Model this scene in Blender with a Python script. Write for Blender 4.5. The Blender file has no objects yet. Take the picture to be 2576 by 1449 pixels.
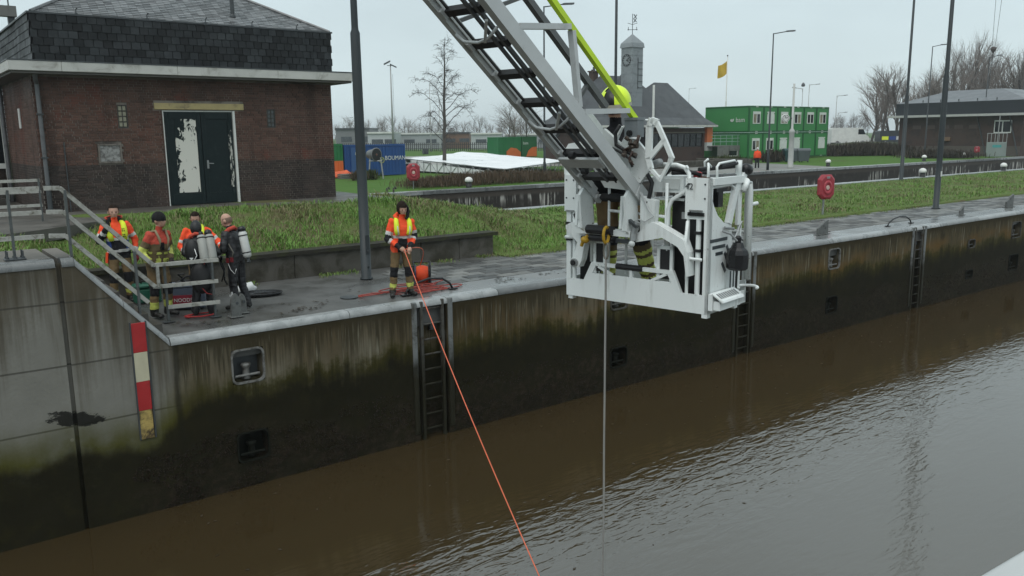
import bpy, bmesh, math, random
import numpy as np
from mathutils import Vector as V, Matrix
from mathutils import noise as mnoise
random.seed(7)
PI = math.pi
rad = math.radians
scene = bpy.context.scene
COL = scene.collection

# ------------------------------------------------------------------ camera
HC = 3.0                                   # eye height above the lower quay
YAW, PITCH, ROLL, FPX = rad(37.477), rad(10.4325), rad(.6442), 2088.76
fwd = V((math.sin(YAW)*math.cos(PITCH), math.cos(YAW)*math.cos(PITCH), -math.sin(PITCH)))
rgt = V((math.cos(YAW), -math.sin(YAW), 0)); dwn = fwd.cross(rgt)
RX = rgt*math.cos(ROLL) + dwn*math.sin(ROLL); DX = -rgt*math.sin(ROLL) + dwn*math.cos(ROLL)
cam_d = bpy.data.cameras.new('camera'); cam = bpy.data.objects.new('camera', cam_d); COL.objects.link(cam)
cam_d.sensor_width = 36; cam_d.lens = FPX/2576*36; cam_d.clip_start = .1; cam_d.clip_end = 3000
mw = Matrix((( RX.x, -DX.x, -fwd.x, 0), (RX.y, -DX.y, -fwd.y, 0), (RX.z, -DX.z, -fwd.z, HC), (0, 0, 0, 1)))
cam.matrix_world = mw
scene.camera = cam

# ------------------------------------------------------------------ sky, sun, exposure
SUN_EL, SUN_AZ = rad(62), rad(235)          # soft overcast sun, high behind the clouds
world = bpy.data.worlds.new('World'); scene.world = world; world.use_nodes = True
wn = world.node_tree; wn.nodes.clear()
w_out = wn.nodes.new('ShaderNodeOutputWorld'); w_bg = wn.nodes.new('ShaderNodeBackground')
w_sky = wn.nodes.new('ShaderNodeTexSky'); w_sky.sky_type = 'NISHITA'; w_sky.sun_disc = False
w_sky.sun_elevation = SUN_EL; w_sky.sun_rotation = SUN_AZ; w_sky.air_density = 1.0; w_sky.dust_density = 2.5; w_sky.ozone_density = 1.0
w_mix = wn.nodes.new('ShaderNodeMix'); w_mix.data_type = 'RGBA'; w_mix.inputs[0].default_value = .86
w_mix.inputs[7].default_value = (6.9, 8.15, 8.45, 1)    # the even grey of the cloud deck
wn.links.new(w_sky.outputs[0], w_mix.inputs[6])
w_tc = wn.nodes.new('ShaderNodeTexCoord'); w_mp = wn.nodes.new('ShaderNodeMapping'); w_mp.inputs['Scale'].default_value = (1, 1, 3.2)
w_nz = wn.nodes.new('ShaderNodeTexNoise'); w_nz.inputs['Scale'].default_value = 2.6; w_nz.inputs['Detail'].default_value = 5; w_nz.inputs['Roughness'].default_value = .5
w_mr = wn.nodes.new('ShaderNodeMapRange'); w_mr.inputs[1].default_value = .3; w_mr.inputs[2].default_value = .7; w_mr.inputs[3].default_value = .90; w_mr.inputs[4].default_value = 1.06
w_sc = wn.nodes.new('ShaderNodeMix'); w_sc.data_type = 'RGBA'; w_sc.blend_type = 'MULTIPLY'; w_sc.inputs[0].default_value = 1     # faint folds in the cloud deck
wn.links.new(w_tc.outputs['Generated'], w_mp.inputs[0]); wn.links.new(w_mp.outputs[0], w_nz.inputs['Vector']); wn.links.new(w_nz.outputs[0], w_mr.inputs[0])
wn.links.new(w_mix.outputs[2], w_sc.inputs[6]); wn.links.new(w_mr.outputs[0], w_sc.inputs[7]); wn.links.new(w_sc.outputs[2], w_bg.inputs[0])
w_bg.inputs[1].default_value = .09
wn.links.new(w_bg.outputs[0], w_out.inputs[0])
sun_d = bpy.data.lights.new('sun', 'SUN'); sun_d.energy = 1.5; sun_d.angle = rad(60); sun_d.color = (1, .97, .93)
sun = bpy.data.objects.new('sun', sun_d); COL.objects.link(sun)
sun.rotation_euler = V((-math.sin(SUN_AZ)*math.cos(SUN_EL), -math.cos(SUN_AZ)*math.cos(SUN_EL), -math.sin(SUN_EL))).to_track_quat('-Z', 'Y').to_euler()
scene.view_settings.view_transform = 'Standard'; scene.view_settings.look = 'None'
scene.view_settings.gamma = 1; scene.view_settings.use_curve_mapping = False
scene.view_settings.exposure = .25
scene.cycles.use_denoising = True
scene.cycles.max_bounces = 6; scene.cycles.diffuse_bounces = 3; scene.cycles.glossy_bounces = 4
scene.cycles.transparent_max_bounces = 8; scene.cycles.transmission_bounces = 4
scene.cycles.volume_bounces = 0; scene.cycles.caustics_reflective = False; scene.cycles.caustics_refractive = False

# ------------------------------------------------------------------ survey helpers (a point of the photograph to a point of the place)
def ray(x, y): return RX*((x-1288)/FPX) + DX*((y-724.5)/FPX) + fwd
EYE = V((0, 0, HC))
def G(x, y, z=0.):
    d = ray(x, y); return EYE + d*((z-HC)/d.z)
def PY(x, y, Y):
    d = ray(x, y); return EYE + d*(Y/d.y)
def PXp(x, y, X):
    d = ray(x, y); return EYE + d*(X/d.x)
def UP(x, y, P):
    d = ray(x, y); t = (d.x*P[0]+d.y*P[1])/(d.x**2+d.y**2); return EYE.z + d.z*t

# ------------------------------------------------------------------ materials
def nt(m):
    m.use_nodes = True; return m.node_tree
class N:
    """tiny node writer: N(tree).add(type, {input: value or socket}, props) -> node"""
    def __init__(s, tree): s.t = tree
    def add(s, typ, ins=None, **props):
        n = s.t.nodes.new(typ)
        for k, v in props.items(): setattr(n, k, v)
        for k, v in (ins or {}).items():
            sock = n.inputs[k]
            if isinstance(v, bpy.types.NodeSocket): s.t.links.new(v, sock)
            elif isinstance(v, bpy.types.Node): s.t.links.new(v.outputs[0], sock)
            else: sock.default_value = v
        return n
    def math(s, op, a, b=0., c=None, clamp=False):
        d = {0: a, 1: b}
        if c is not None: d[2] = c
        return s.add('ShaderNodeMath', d, operation=op, use_clamp=clamp).outputs[0]
    def mix(s, f, a, b, mode='MIX'):
        if isinstance(a, tuple) and len(a) == 3: a = (*a, 1)
        if isinstance(b, tuple) and len(b) == 3: b = (*b, 1)
        return s.add('ShaderNodeMix', {0: f, 6: a, 7: b}, data_type='RGBA', blend_type=mode).outputs[2]
    def noise(s, vec, scale, detail=4., rough=.55, dist=0.):
        return s.add('ShaderNodeTexNoise', {'Vector': vec, 'Scale': scale, 'Detail': detail, 'Roughness': rough, 'Distortion': dist}).outputs[0]
    def mapr(s, v, a, b, c=0., d=1.):
        return s.add('ShaderNodeMapRange', {0: v, 1: a, 2: b, 3: c, 4: d}, interpolation_type='SMOOTHSTEP').outputs[0]
    def pos(s, scale=(1, 1, 1)):
        g = s.add('ShaderNodeNewGeometry')
        return s.add('ShaderNodeMapping', {'Vector': g.outputs['Position'], 'Scale': scale}).outputs[0]
    def xyz(s):
        g = s.add('ShaderNodeNewGeometry'); return s.add('ShaderNodeSeparateXYZ', {0: g.outputs['Position']})
    def bump(s, h, strength=.3, dist=.01):
        return s.add('ShaderNodeBump', {'Height': h, 'Strength': strength, 'Distance': dist}).outputs[0]
    def out(s, **ins):
        b = s.add('ShaderNodeBsdfPrincipled', {k.replace('_', ' '): v for k, v in ins.items()})
        o = s.add('ShaderNodeOutputMaterial', {0: b.outputs[0]}); return b
MATS = {}
def mat(name, col, rough=.6, metal=0., var=.25, vs=4., dirt=None, bump=0., bs=60., spec=.4, rnd=0., weed=False):
    """plain painted / cast / cloth surface with uneven tone; dirt = (colour, amount, scale); rnd = tone change between pieces"""
    if name in MATS: return MATS[name]
    m = bpy.data.materials.new(name); t = nt(m); t.nodes.clear(); n = N(t)
    p = n.pos()
    nz = n.noise(p, vs, 5., .6)
    c = n.mix(nz, tuple(x*(1-var) for x in col), tuple(min(1, x*(1+var)) for x in col))
    if rnd:
        oi = n.add('ShaderNodeObjectInfo').outputs['Random']; ge = n.add('ShaderNodeNewGeometry').outputs['Random Per Island']
        r = n.math('FRACT', n.math('ADD', oi, ge))
        c = n.mix(1., c, n.add('ShaderNodeCombineColor', {0: n.mapr(r, 0, 1, 1-rnd, 1+rnd), 1: n.mapr(r, 0, 1, 1-rnd, 1+rnd*.9), 2: n.mapr(r, 0, 1, 1-rnd, 1+rnd*.8)}).outputs[0], 'MULTIPLY')
    rr = n.mapr(nz, .3, .7, max(.02, rough-.1), min(1, rough+.1))
    if dirt:
        dn = n.noise(p, dirt[2], 6., .65, .6)
        c = n.mix(n.mapr(dn, 1-dirt[1]-.12, 1-dirt[1]+.12), c, dirt[0])
    if weed:                                             # black weed on what stands in the tide zone
        zz = n.math('ADD', n.xyz().outputs[2], n.math('MULTIPLY', n.noise(p, 3., 4.), .9))
        c = n.mix(n.mapr(zz, -.35, -1.0), c, n.mix(nz, (.010, .011, .006), (.028, .025, .015))); metal = 0.; spec = .15
    ins = dict(Base_Color=c, Roughness=rr, Metallic=metal, Specular_IOR_Level=spec)
    if bump: ins['Normal'] = n.bump(n.noise(p, bs, 3.), bump, .01)
    n.out(**ins); MATS[name] = m; return m

# ------------------------------------------------------------------ objects
def tag(o, label=None, cat=None, group=None, kind=None):
    if label: o['label'] = label
    if cat: o['category'] = cat
    if group: o['group'] = group
    if kind: o['kind'] = kind
    return o
def thing(name, label, cat, loc=(0, 0, 0), rz=0., group=None, kind=None):
    o = bpy.data.objects.new(name, None); COL.objects.link(o); o.empty_display_size = .2
    o.location = loc; o.rotation_euler = (0, 0, rz); return tag(o, label, cat, group, kind)
def smooth(me, on=True):
    me.polygons.foreach_set('use_smooth', [on]*len(me.polygons))
class MB:
    """collects shapes; build() links them as ONE mesh object"""
    def __init__(s): s.v = []; s.f = []; s.mi = []; s.m = 0
    def mesh(s, vs, fs):
        o = len(s.v); s.v += [tuple(v) for v in vs]; s.f += [tuple(i+o for i in f) for f in fs]; s.mi += [s.m]*len(fs); return s
    def obox(s, o, ax, ay, az):
        """oriented box from a corner and three edges"""
        o, ax, ay, az = map(V, (o, ax, ay, az))
        if ax.cross(ay).dot(az) < 0: o = o+ax; ax = -ax
        vs = [o, o+ax, o+ax+ay, o+ay, o+az, o+ax+az, o+ax+ay+az, o+ay+az]
        return s.mesh(vs, [(0, 3, 2, 1), (4, 5, 6, 7), (0, 1, 5, 4), (1, 2, 6, 5), (2, 3, 7, 6), (3, 0, 4, 7)])
    def box(s, x0, x1, y0, y1, z0, z1):
        return s.obox((x0, y0, z0), (x1-x0, 0, 0), (0, y1-y0, 0), (0, 0, z1-z0))
    def bbox(s, x0, x1, y0, y1, z0, z1, b=.01):
        """box with all its edges chamfered"""
        X, Y, Z = (x0, x1), (y0, y1), (z0, z1); vs = []; ix = {}
        for i in (0, 1):
            for j in (0, 1):
                for k in (0, 1):
                    sx, sy, sz = (b if i == 0 else -b), (b if j == 0 else -b), (b if k == 0 else -b)
                    ix[i, j, k] = len(vs)
                    vs += [(X[i], Y[j]+sy, Z[k]+sz), (X[i]+sx, Y[j], Z[k]+sz), (X[i]+sx, Y[j]+sy, Z[k])]
        fs = []
        q = lambda a, i: ix[a]+i
        for i in (0, 1): fs.append([q((i, 0, 0), 0), q((i, 1, 0), 0), q((i, 1, 1), 0), q((i, 0, 1), 0)])
        for j in (0, 1): fs.append([q((0, j, 0), 1), q((1, j, 0), 1), q((1, j, 1), 1), q((0, j, 1), 1)])
        for k in (0, 1): fs.append([q((0, 0, k), 2), q((1, 0, k), 2), q((1, 1, k), 2), q((0, 1, k), 2)])
        for i in (0, 1):
            for j in (0, 1): fs.append([q((i, j, 0), 0), q((i, j, 0), 1), q((i, j, 1), 1), q((i, j, 1), 0)])
            for k in (0, 1): fs.append([q((i, 0, k), 0), q((i, 0, k), 2), q((i, 1, k), 2), q((i, 1, k), 0)])
        for j in (0, 1):
            for k in (0, 1): fs.append([q((0, j, k), 1), q((0, j, k), 2), q((1, j, k), 2), q((1, j, k), 1)])
        for a in ix: fs.append([q(a, 0), q(a, 1), q(a, 2)])
        c = V(((x0+x1)/2, (y0+y1)/2, (z0+z1)/2)); out = []
        for f in fs:
            P = [V(vs[i]) for i in f]; nn = (P[1]-P[0]).cross(P[2]-P[0]); m = sum(P, V())/len(P)
            out.append(tuple(f) if nn.dot(m-c) > 0 else tuple(reversed(f)))
        return s.mesh(vs, out)
    def prism(s, poly, o, u, v, d):
        """a 2-D outline (in the frame o, u, v) given the depth vector d"""
        o, u, v, d = map(V, (o, u, v, d)); n = len(poly)
        a = sum(poly[i][0]*poly[(i+1) % n][1]-poly[(i+1) % n][0]*poly[i][1] for i in range(n))
        if (a > 0) != (u.cross(v).dot(d) < 0): poly = poly[::-1]
        A = [o+u*p[0]+v*p[1] for p in poly]; B = [p+d for p in A]
        return s.mesh(A+B, [tuple(range(n)), tuple(reversed(range(n, 2*n)))]+[(i, n+i, n+(i+1) % n, (i+1) % n) for i in range(n)])
    def tube(s, pts, r, n=8, caps=True, sx=1.):
        pts = [V(p) for p in pts]; k = len(pts); R = r if isinstance(r, (list, tuple)) else [r]*k
        vs = []; up = None
        for i, p in enumerate(pts):
            t = (pts[min(i+1, k-1)]-pts[max(i-1, 0)]).normalized()
            if up is None:
                up = V((0, 0, 1)) if abs(t.z) < .9 else V((1, 0, 0))
            a = t.cross(up).normalized(); up = a.cross(t).normalized()
            for j in range(n):
                th = 2*PI*j/n; vs.append(p + (a*math.cos(th)*sx + up*math.sin(th))*R[i])
        fs = [(i*n+j, i*n+(j+1) % n, (i+1)*n+(j+1) % n, (i+1)*n+j) for i in range(k-1) for j in range(n)]
        if caps: fs += [tuple(reversed(range(n))), tuple(range((k-1)*n, k*n))]
        return s.mesh(vs, fs)
    def bar(s, p, q, w, h, up=(0, 0, 1)):
        """rectangular bar from p to q, w across, h along up"""
        p, q = V(p), V(q); t = (q-p).normalized(); u = V(up); a = t.cross(u).normalized(); u = a.cross(t)
        return s.obox(p-a*w/2-u*h/2, q-p, a*w, u*h)
    def lathe(s, prof, o, axis=(0, 0, 1), n=16, close=True):
        o = V(o); ax = V(axis).normalized(); a = ax.orthogonal().normalized(); b = ax.cross(a); k = len(prof); vs = []
        for r, h in prof:
            for j in range(n):
                th = 2*PI*j/n; vs.append(o+ax*h+(a*math.cos(th)+b*math.sin(th))*r)
        fs = [(i*n+j, i*n+(j+1) % n, (i+1)*n+(j+1) % n, (i+1)*n+j) for i in range(k-1) for j in range(n)]
        if close: fs += [tuple(reversed(range(n))), tuple(range((k-1)*n, k*n))]
        return s.mesh(vs, fs)
    def ball(s, c, r, n=12, m=8):
        c = V(c); r = (r, r, r) if not isinstance(r, (tuple, list)) else r; vs = [c+V((0, 0, -r[2]))]
        for i in range(1, m):
            ph = -PI/2+PI*i/m
            for j in range(n): vs.append(c+V((r[0]*math.cos(ph)*math.cos(2*PI*j/n), r[1]*math.cos(ph)*math.sin(2*PI*j/n), r[2]*math.sin(ph))))
        vs.append(c+V((0, 0, r[2]))); L = len(vs)-1
        fs = [(0, 1+(j+1) % n, 1+j) for j in range(n)]
        fs += [(1+i*n+j, 1+i*n+(j+1) % n, 1+(i+1)*n+(j+1) % n, 1+(i+1)*n+j) for i in range(m-2) for j in range(n)]
        fs += [(L, 1+(m-2)*n+j, 1+(m-2)*n+(j+1) % n) for j in range(n)]
        return s.mesh(vs, fs)
    def data(s, name, mats, sm=False):
        used = sorted({i for f in s.f for i in f})
        if len(used) < len(s.v):
            r = {a: i for i, a in enumerate(used)}; s.v = [s.v[i] for i in used]; s.f = [tuple(r[i] for i in f) for f in s.f]
        me = bpy.data.meshes.new(name); me.from_pydata(s.v, [], s.f)
        for m in (mats if isinstance(mats, (list, tuple)) else [mats]): me.materials.append(m)
        me.polygons.foreach_set('material_index', s.mi)
        if sm: smooth(me)
        me.update(); return me
    def build(s, name, mats, parent=None, sm=False, world=False, **tags):
        """world=True: the shapes were written in world coordinates and the parent is an Empty without scale"""
        if world and parent is not None:
            r = parent; M = Matrix.Identity(4)
            while r is not None:
                M = Matrix.Translation(r.location) @ r.rotation_euler.to_matrix().to_4x4() @ M; r = r.parent
            M = M.inverted(); s.v = [tuple(M @ V(v)) for v in s.v]
        o = bpy.data.objects.new(name, s.data(name, mats, sm)); COL.objects.link(o); o.parent = parent
        return tag(o, **tags)
ORD = 'first second third fourth fifth sixth seventh eighth ninth tenth eleventh twelfth thirteenth fourteenth fifteenth sixteenth seventeenth eighteenth nineteenth twentieth'.split()
def nth(i):
    if i < 20: return ORD[i]
    t, u = divmod(i+1, 10); w = {2: 'twent', 3: 'thirt', 4: 'fort', 5: 'fift', 6: 'sixt', 7: 'sevent'}[t]
    return w+'ieth' if u == 0 else w+'y-'+ORD[u-1]
def copy_tree(o, parent=None):
    c = o.copy(); COL.objects.link(c); c.parent = parent
    for ch in list(o.children): copy_tree(ch, c)
    return c
def piece(name, me, parent, loc, rz=None, kind=None):
    """one more object that shares a mesh"""
    o = bpy.data.objects.new(name, me); COL.objects.link(o); o.parent = parent; o.location = loc
    if rz is not None: o.rotation_euler = rz
    if kind: o['kind'] = kind
    return o
def text(body, size, o, u, v, m, parent=None, name='lettering', depth=.004, align='CENTER', world=True, sx=1.):
    """lettering as real thin mesh letters lying in the plane (o, u, v)"""
    cu = bpy.data.curves.new('t', 'FONT'); cu.body = body; cu.size = size; cu.extrude = depth/2; cu.align_x = align; cu.align_y = 'CENTER'; cu.resolution_u = 3
    tmp = bpy.data.objects.new('t', cu); COL.objects.link(tmp)
    dg = bpy.context.evaluated_depsgraph_get(); me = bpy.data.meshes.new_from_object(tmp.evaluated_get(dg))
    bpy.data.objects.remove(tmp); bpy.data.curves.remove(cu)
    u, v = V(u).normalized(), V(v).normalized(); w = u.cross(v); mb = MB()
    mb.mesh([V(o)+u*(p.co.x*sx)+v*p.co.y+w*(p.co.z+depth/2) for p in me.vertices], [tuple(p.vertices) for p in me.polygons])
    bpy.data.meshes.remove(me)
    return mb.build(name, m, parent, world=world)
# ================================================================== the setting
YW, ZW = 13.0, -2.7                     # face of the lock wall, water level
# ---- materials of the setting
def m_wall():
    m = bpy.data.materials.new('lock_wall_concrete'); t = nt(m); t.nodes.clear(); n = N(t)
    P = n.pos(); s = n.xyz(); X, Z = s.outputs[0], s.outputs[2]
    big = n.noise(P, .55, 4.); mid = n.noise(P, 2.2, 5., .6); fine = n.noise(P, 22., 4., .6)
    drip = n.noise(n.pos((5.5, 1, .22)), 1., 5., .62, .3); drip2 = n.noise(n.pos((17, 1, .5)), 1., 4., .6)
    # clean grey cast block upstream, older olive brown wall downstream (the pour joint is at x = 3.35)
    isnew = n.mapr(n.math('ADD', X, n.math('MULTIPLY', mid, .5)), 3.55, 3.75, 1, 0)
    grey = n.mix(mid, (.145, .142, .125), (.27, .265, .24))
    grey = n.mix(n.mapr(fine, .35, .75), grey, (.20, .195, .17))
    old = n.mix(mid, (.095, .084, .058), (.215, .195, .148))
    old = n.mix(n.mapr(n.noise(P, .35, 3.), .45, .65), old, (.085, .062, .032))
    old = n.mix(n.mapr(X, 9., 17.), old, n.mix(mid, (.060, .048, .026), (.13, .105, .062)))
    c = n.mix(isnew, old, grey)
    # brown run-off under the coping, pale lime streaks lower down
    topz = n.mapr(X, 2.14, 3.35, 1.36, 0.)
    topl = n.math('MAXIMUM', n.math('MINIMUM', n.math('MULTIPLY_ADD', X, -1.124, 3.765), 1.36), 0.)
    dep = n.math('SUBTRACT', topl, Z)                       # depth below the coping
    runoff = n.math('MULTIPLY', n.mapr(n.math('SUBTRACT', n.math('ADD', n.math('MULTIPLY', drip, .55), n.math('MULTIPLY', n.noise(n.pos((1.6, 1, .25)), 1., 4., .6), .45)), n.math('MULTIPLY', dep, .12)), .28, .52), n.mapr(dep, .0, .12, .5, 1))
    c = n.mix(n.math('MULTIPLY', runoff, n.mapr(isnew, 0, 1, .25, .82)), c, n.mix(mid, (.034, .027, .016), (.075, .058, .032)))
    # the older wall: a black-brown band under the coping that breaks up into long drips
    dn = n.math('ADD', n.math('MULTIPLY', drip2, .6), n.math('MULTIPLY', n.noise(n.pos((3.2, 1, .16)), 1., 5., .65, .2), .5))
    dk = n.mapr(n.math('SUBTRACT', dn, n.math('MULTIPLY', dep, .20)),   .37, .52)
    dk = n.math('MULTIPLY', n.math('MAXIMUM', dk, n.mapr(n.math('ADD', dep, n.math('MULTIPLY', drip, .25)), .52, .30)), n.math('SUBTRACT', 1., isnew))
    c = n.mix(n.math('MULTIPLY', dk, .84), c, n.mix(mid, (.022, .019, .011), (.045, .038, .021)))
    lime = n.math('MULTIPLY', n.mapr(drip2, .53, .68), n.math('MULTIPLY', n.mapr(dep, .15, .35), n.mapr(n.noise(P, .8, 2.), .38, .52)))
    lime = n.math('MULTIPLY', lime, n.math('SUBTRACT', 1., isnew))
    c = n.mix(n.math('MULTIPLY', lime, .8), c, (.27, .25, .19))
    # formwork seams in the new block
    seam = n.add('ShaderNodeTexWave', {'Vector': n.pos((1, 1, 1)), 'Scale': .345, 'Distortion': .15, 'Phase Offset': 1.2}, wave_type='BANDS', bands_direction='Z', wave_profile='SIN').outputs[0]
    c = n.mix(n.math('MULTIPLY', n.mapr(seam, .004, .0), n.math('MULTIPLY', isnew, .75)), c, (.05, .047, .04))
    hole = n.add('ShaderNodeTexVoronoi', {'Vector': n.pos((1.7, 1, 1.5)), 'Scale': 1., 'Randomness': .25}).outputs[0]
    c = n.mix(n.math('MULTIPLY', n.mapr(hole, .05, .03), isnew), c, (.33, .32, .29))
    # orange brown weather band far downstream
    rust = n.math('MULTIPLY', n.mapr(n.noise(n.pos((.6, 1, 1.4)), 1., 5., .6), .42, .62), n.math('MULTIPLY', n.mapr(dep, .35, .8), n.mapr(X, 8., 14.)))
    c = n.mix(n.math('MULTIPLY', rust, .85), c, n.mix(drip2, (.095, .052, .015), (.155, .098, .038)))
    rust2 = n.math('MULTIPLY', n.mapr(n.noise(P, 1.3, 3.), .5, .62), n.math('MULTIPLY', n.mapr(Z, -1.15, -.95), n.math('MULTIPLY', n.mapr(X, 4., 4.3), n.mapr(X, 5., 5.2, 1, 0))))
    # green fringe and the black wet weed below it
    edge = n.math('ADD', n.mapr(X, 2.6, 4.6, -1.52, -1.02), n.math('MULTIPLY', n.math('SUBTRACT', n.noise(n.pos((.9, 1, .0)), 1., 3., .5), .5), .95))
    edge = n.math('ADD', edge, n.math('MULTIPLY', n.math('SUBTRACT', drip, .5), n.mapr(X, 2.6, 4.6, .16, .8)))
    edge = n.math('ADD', edge, n.math('MULTIPLY', n.math('SUBTRACT', n.noise(P, 5., 5., .7), .5), n.mapr(X, 3., 5., .15, .55)))
    d = n.math('SUBTRACT', Z, edge)
    c = n.mix(n.math('MULTIPLY', n.mapr(d, n.mapr(X, 3.2, 4.2, .75, .34), .0), n.mapr(mid, .2, .6, .55, 1.)), c, n.mix(isnew, n.mix(mid, (.03, .028, .008), (.055, .05, .012)), n.mix(mid, (.045, .047, .01), (.085, .08, .022))))
    c = n.mix(n.math('MULTIPLY', n.mapr(d, n.mapr(X, 3., 6., .10, .22), n.mapr(X, 3., 6., -.14, -.26)), n.mapr(n.noise(P, 3., 5., .7), .25, .55, .86, 1.)), c, n.mix(mid, (.009, .009, .005), (.024, .021, .012)))
    # mussels along the waterline
    vor = n.add('ShaderNodeTexVoronoi', {'Vector': P, 'Scale': 26., 'Randomness': 1.}).outputs[0]
    mus = n.math('ADD', n.math('ADD', Z, n.mapr(X, 2., 5., .45, 0.)), n.math('MULTIPLY', n.math('SUBTRACT', big, .5), 1.6))
    mm = n.math('MULTIPLY', n.mapr(mus, -1.72, -1.98), n.mapr(X, 2.4, 3.0))
    mt = n.math('MULTIPLY', n.mapr(n.noise(P, 7., 6., .75), .42, .70), n.mapr(n.noise(P, 1.7, 3.), .3, .6, .25, 1.))
    c = n.mix(n.math('MULTIPLY', mm, mt), c, n.mix(fine, (.012, .009, .006), (.080, .060, .044)))
    # tar blot at the open joint, dark weep line where the old wall begins
    bx_ = n.math('DIVIDE', n.math('SUBTRACT', X, 1.98), .42); bz_ = n.math('DIVIDE', n.math('ADD', n.math('ADD', Z, .98), n.math('MULTIPLY', n.math('SUBTRACT', X, 1.98), .25)), .13)
    blot = n.math('ADD', n.math('ADD', n.math('MULTIPLY', bx_, bx_), n.math('MULTIPLY', bz_, bz_)), n.math('MULTIPLY', n.math('SUBTRACT', n.noise(n.pos((5, 1, 11)), 1., 5., .7), .5), 4.5))
    c = n.mix(n.math('MULTIPLY', n.mapr(blot, .9, .5), .92), c, (.012, .012, .011))
    weep = n.math('ABSOLUTE', n.math('ADD', n.math('SUBTRACT', X, 3.42), n.math('MULTIPLY', n.math('SUBTRACT', n.noise(n.pos((2, 1, 1.5)), 1., 3.), .5), .12)))
    c = n.mix(n.math('MULTIPLY', n.mapr(weep, .07, .015), .75), c, (.016, .015, .009))
    wetness = n.mapr(d, -.1, .5, .6, .8)
    h = n.math('ADD', n.math('MULTIPLY', fine, .25), n.math('ADD', n.math('MULTIPLY', mid, .6), n.math('MULTIPLY', n.math('MULTIPLY', n.noise(P, 30., 5., .7), mm), 2.2)))
    n.out(Base_Color=c, Roughness=wetness, Specular_IOR_Level=.035, Normal=n.bump(h, .7, .02)); return m
def m_far_wall():
    m = bpy.data.materials.new('far_lock_wall_concrete'); t = nt(m); t.nodes.clear(); n = N(t)
    P = n.pos(); s = n.xyz(); Z = s.outputs[2]
    mid = n.noise(P, 1.3, 5., .6)
    c = n.mix(mid, (.014, .012, .010), (.045, .040, .034))
    dr = n.noise(n.pos((3.2, 1, .3)), 1., 5., .65, .5); pt = n.noise(n.pos((.45, 1, .5)), 1., 3.)
    st = n.math('MULTIPLY', n.mapr(dr, .52, .60), n.mapr(pt, .40, .56))
    st = n.math('MULTIPLY', st, n.mapr(Z, -.3, -.7))
    c = n.mix(st, c, (.46, .45, .41))
    pan = n.add('ShaderNodeTexNoise', {'Vector': n.pos((.5, 1, .01)), 'Scale': 1., 'Detail': 1.}).outputs[0]
    c = n.mix(n.math('MULTIPLY', n.mapr(Z, -.60, -.42), .8), c, n.mix(pan, (.045, .036, .028), (.085, .072, .06)))
    n.out(Base_Color=c, Roughness=.6, Specular_IOR_Level=.2, Normal=n.bump(mid, .5, .03)); return m
def m_water():
    m = bpy.data.materials.new('brown_canal_water'); t = nt(m); t.nodes.clear(); n = N(t)
    P = n.pos()
    silt = n.noise(P, .25, 3.)
    c = n.mix(silt, (.036, .025, .011), (.047, .033, .015))
    # small wind ripples running along the lock, calmer under the wall
    s = n.xyz(); Y = s.outputs[1]; X = s.outputs[0]
    r1 = n.noise(n.pos((1.9, 6.2, 1)), 1., 2., .5, .7); r2 = n.noise(n.pos((5., 13., 1)), 1., 2., .5, .4); r3 = n.noise(n.pos((.5, 1.1, 1)), 1., 2.)
    gust = n.noise(n.pos((.12, .22, 1)), 1., 3.)
    amp = n.math('MULTIPLY', n.mapr(Y, 12.5, 8.2, .10, 1.), n.mapr(gust, .3, .65, .45, 1.))
    band = n.math('MULTIPLY', n.mapr(Y, 10.0, 9.0), n.mapr(Y, 6.2, 8.2))
    amp = n.math('MULTIPLY', amp, n.math('ADD', .25, n.math('MULTIPLY', band, .85)))
    h = n.math('MULTIPLY', n.math('ADD', n.math('ADD', n.math('MULTIPLY', r1, .6), n.math('MULTIPLY', r2, .22)), n.math('MULTIPLY', r3, .5)), amp)
    n.out(Base_Color=c, Roughness=.075, Specular_IOR_Level=.5, IOR=2.3, Normal=n.bump(h, 1., .036)); return m
def m_wet(name, a, b, r0, r1, scale=1.2, pud=.5, lo=.62, hi=1.42, sp=.5):
    m = bpy.data.materials.new(name); t = nt(m); t.nodes.clear(); n = N(t); P = n.pos()
    w = n.noise(P, scale, 5., .6, .4); f = n.noise(P, 30., 3., .6); g = n.noise(P, scale*.3, 3.)
    oi = n.add('ShaderNodeObjectInfo').outputs['Random']; ge = n.add('ShaderNodeNewGeometry').outputs['Random Per Island']
    rn = n.math('FRACT', n.math('ADD', oi, ge))
    c = n.mix(n.mapr(w, .3, .7), a, b); c = n.mix(n.math('MULTIPLY', f, .35), c, tuple(x*.5 for x in a))
    c = n.mix(1., c, n.add('ShaderNodeCombineColor', {i: n.mapr(rn, 0, 1, lo, hi) for i in range(3)}).outputs[0], 'MULTIPLY')
    n.out(Base_Color=c, Roughness=n.mapr(n.math('ADD', n.math('MULTIPLY', w, .5), n.math('MULTIPLY', g, .5)), pud-.12, pud+.12, r0, r1), Specular_IOR_Level=sp, Normal=n.bump(f, .25, .006)); MATS[name] = m; return m
def m_ground(name, a, b, d, sc=1.):
    m = bpy.data.materials.new(name); t = nt(m); t.nodes.clear(); n = N(t); P = n.pos()
    u = n.noise(P, .18*sc, 4.); w = n.noise(P, 1.3*sc, 5., .65); f = n.noise(P, 9.*sc, 3., .6)
    c = n.mix(n.mapr(w, .3, .7), a, b); c = n.mix(n.mapr(n.math('ADD', n.math('MULTIPLY', u, .6), n.math('MULTIPLY', w, .4)), .52, .62), c, d)
    c = n.mix(n.math('MULTIPLY', f, .5), c, tuple(x*.35 for x in a))
    n.out(Base_Color=c, Roughness=.9, Specular_IOR_Level=.1, Normal=n.bump(f, .5, .05)); MATS[name] = m; return m
WALLM = m_wall(); FWALLM = m_far_wall(); WATER = m_water()
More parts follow.
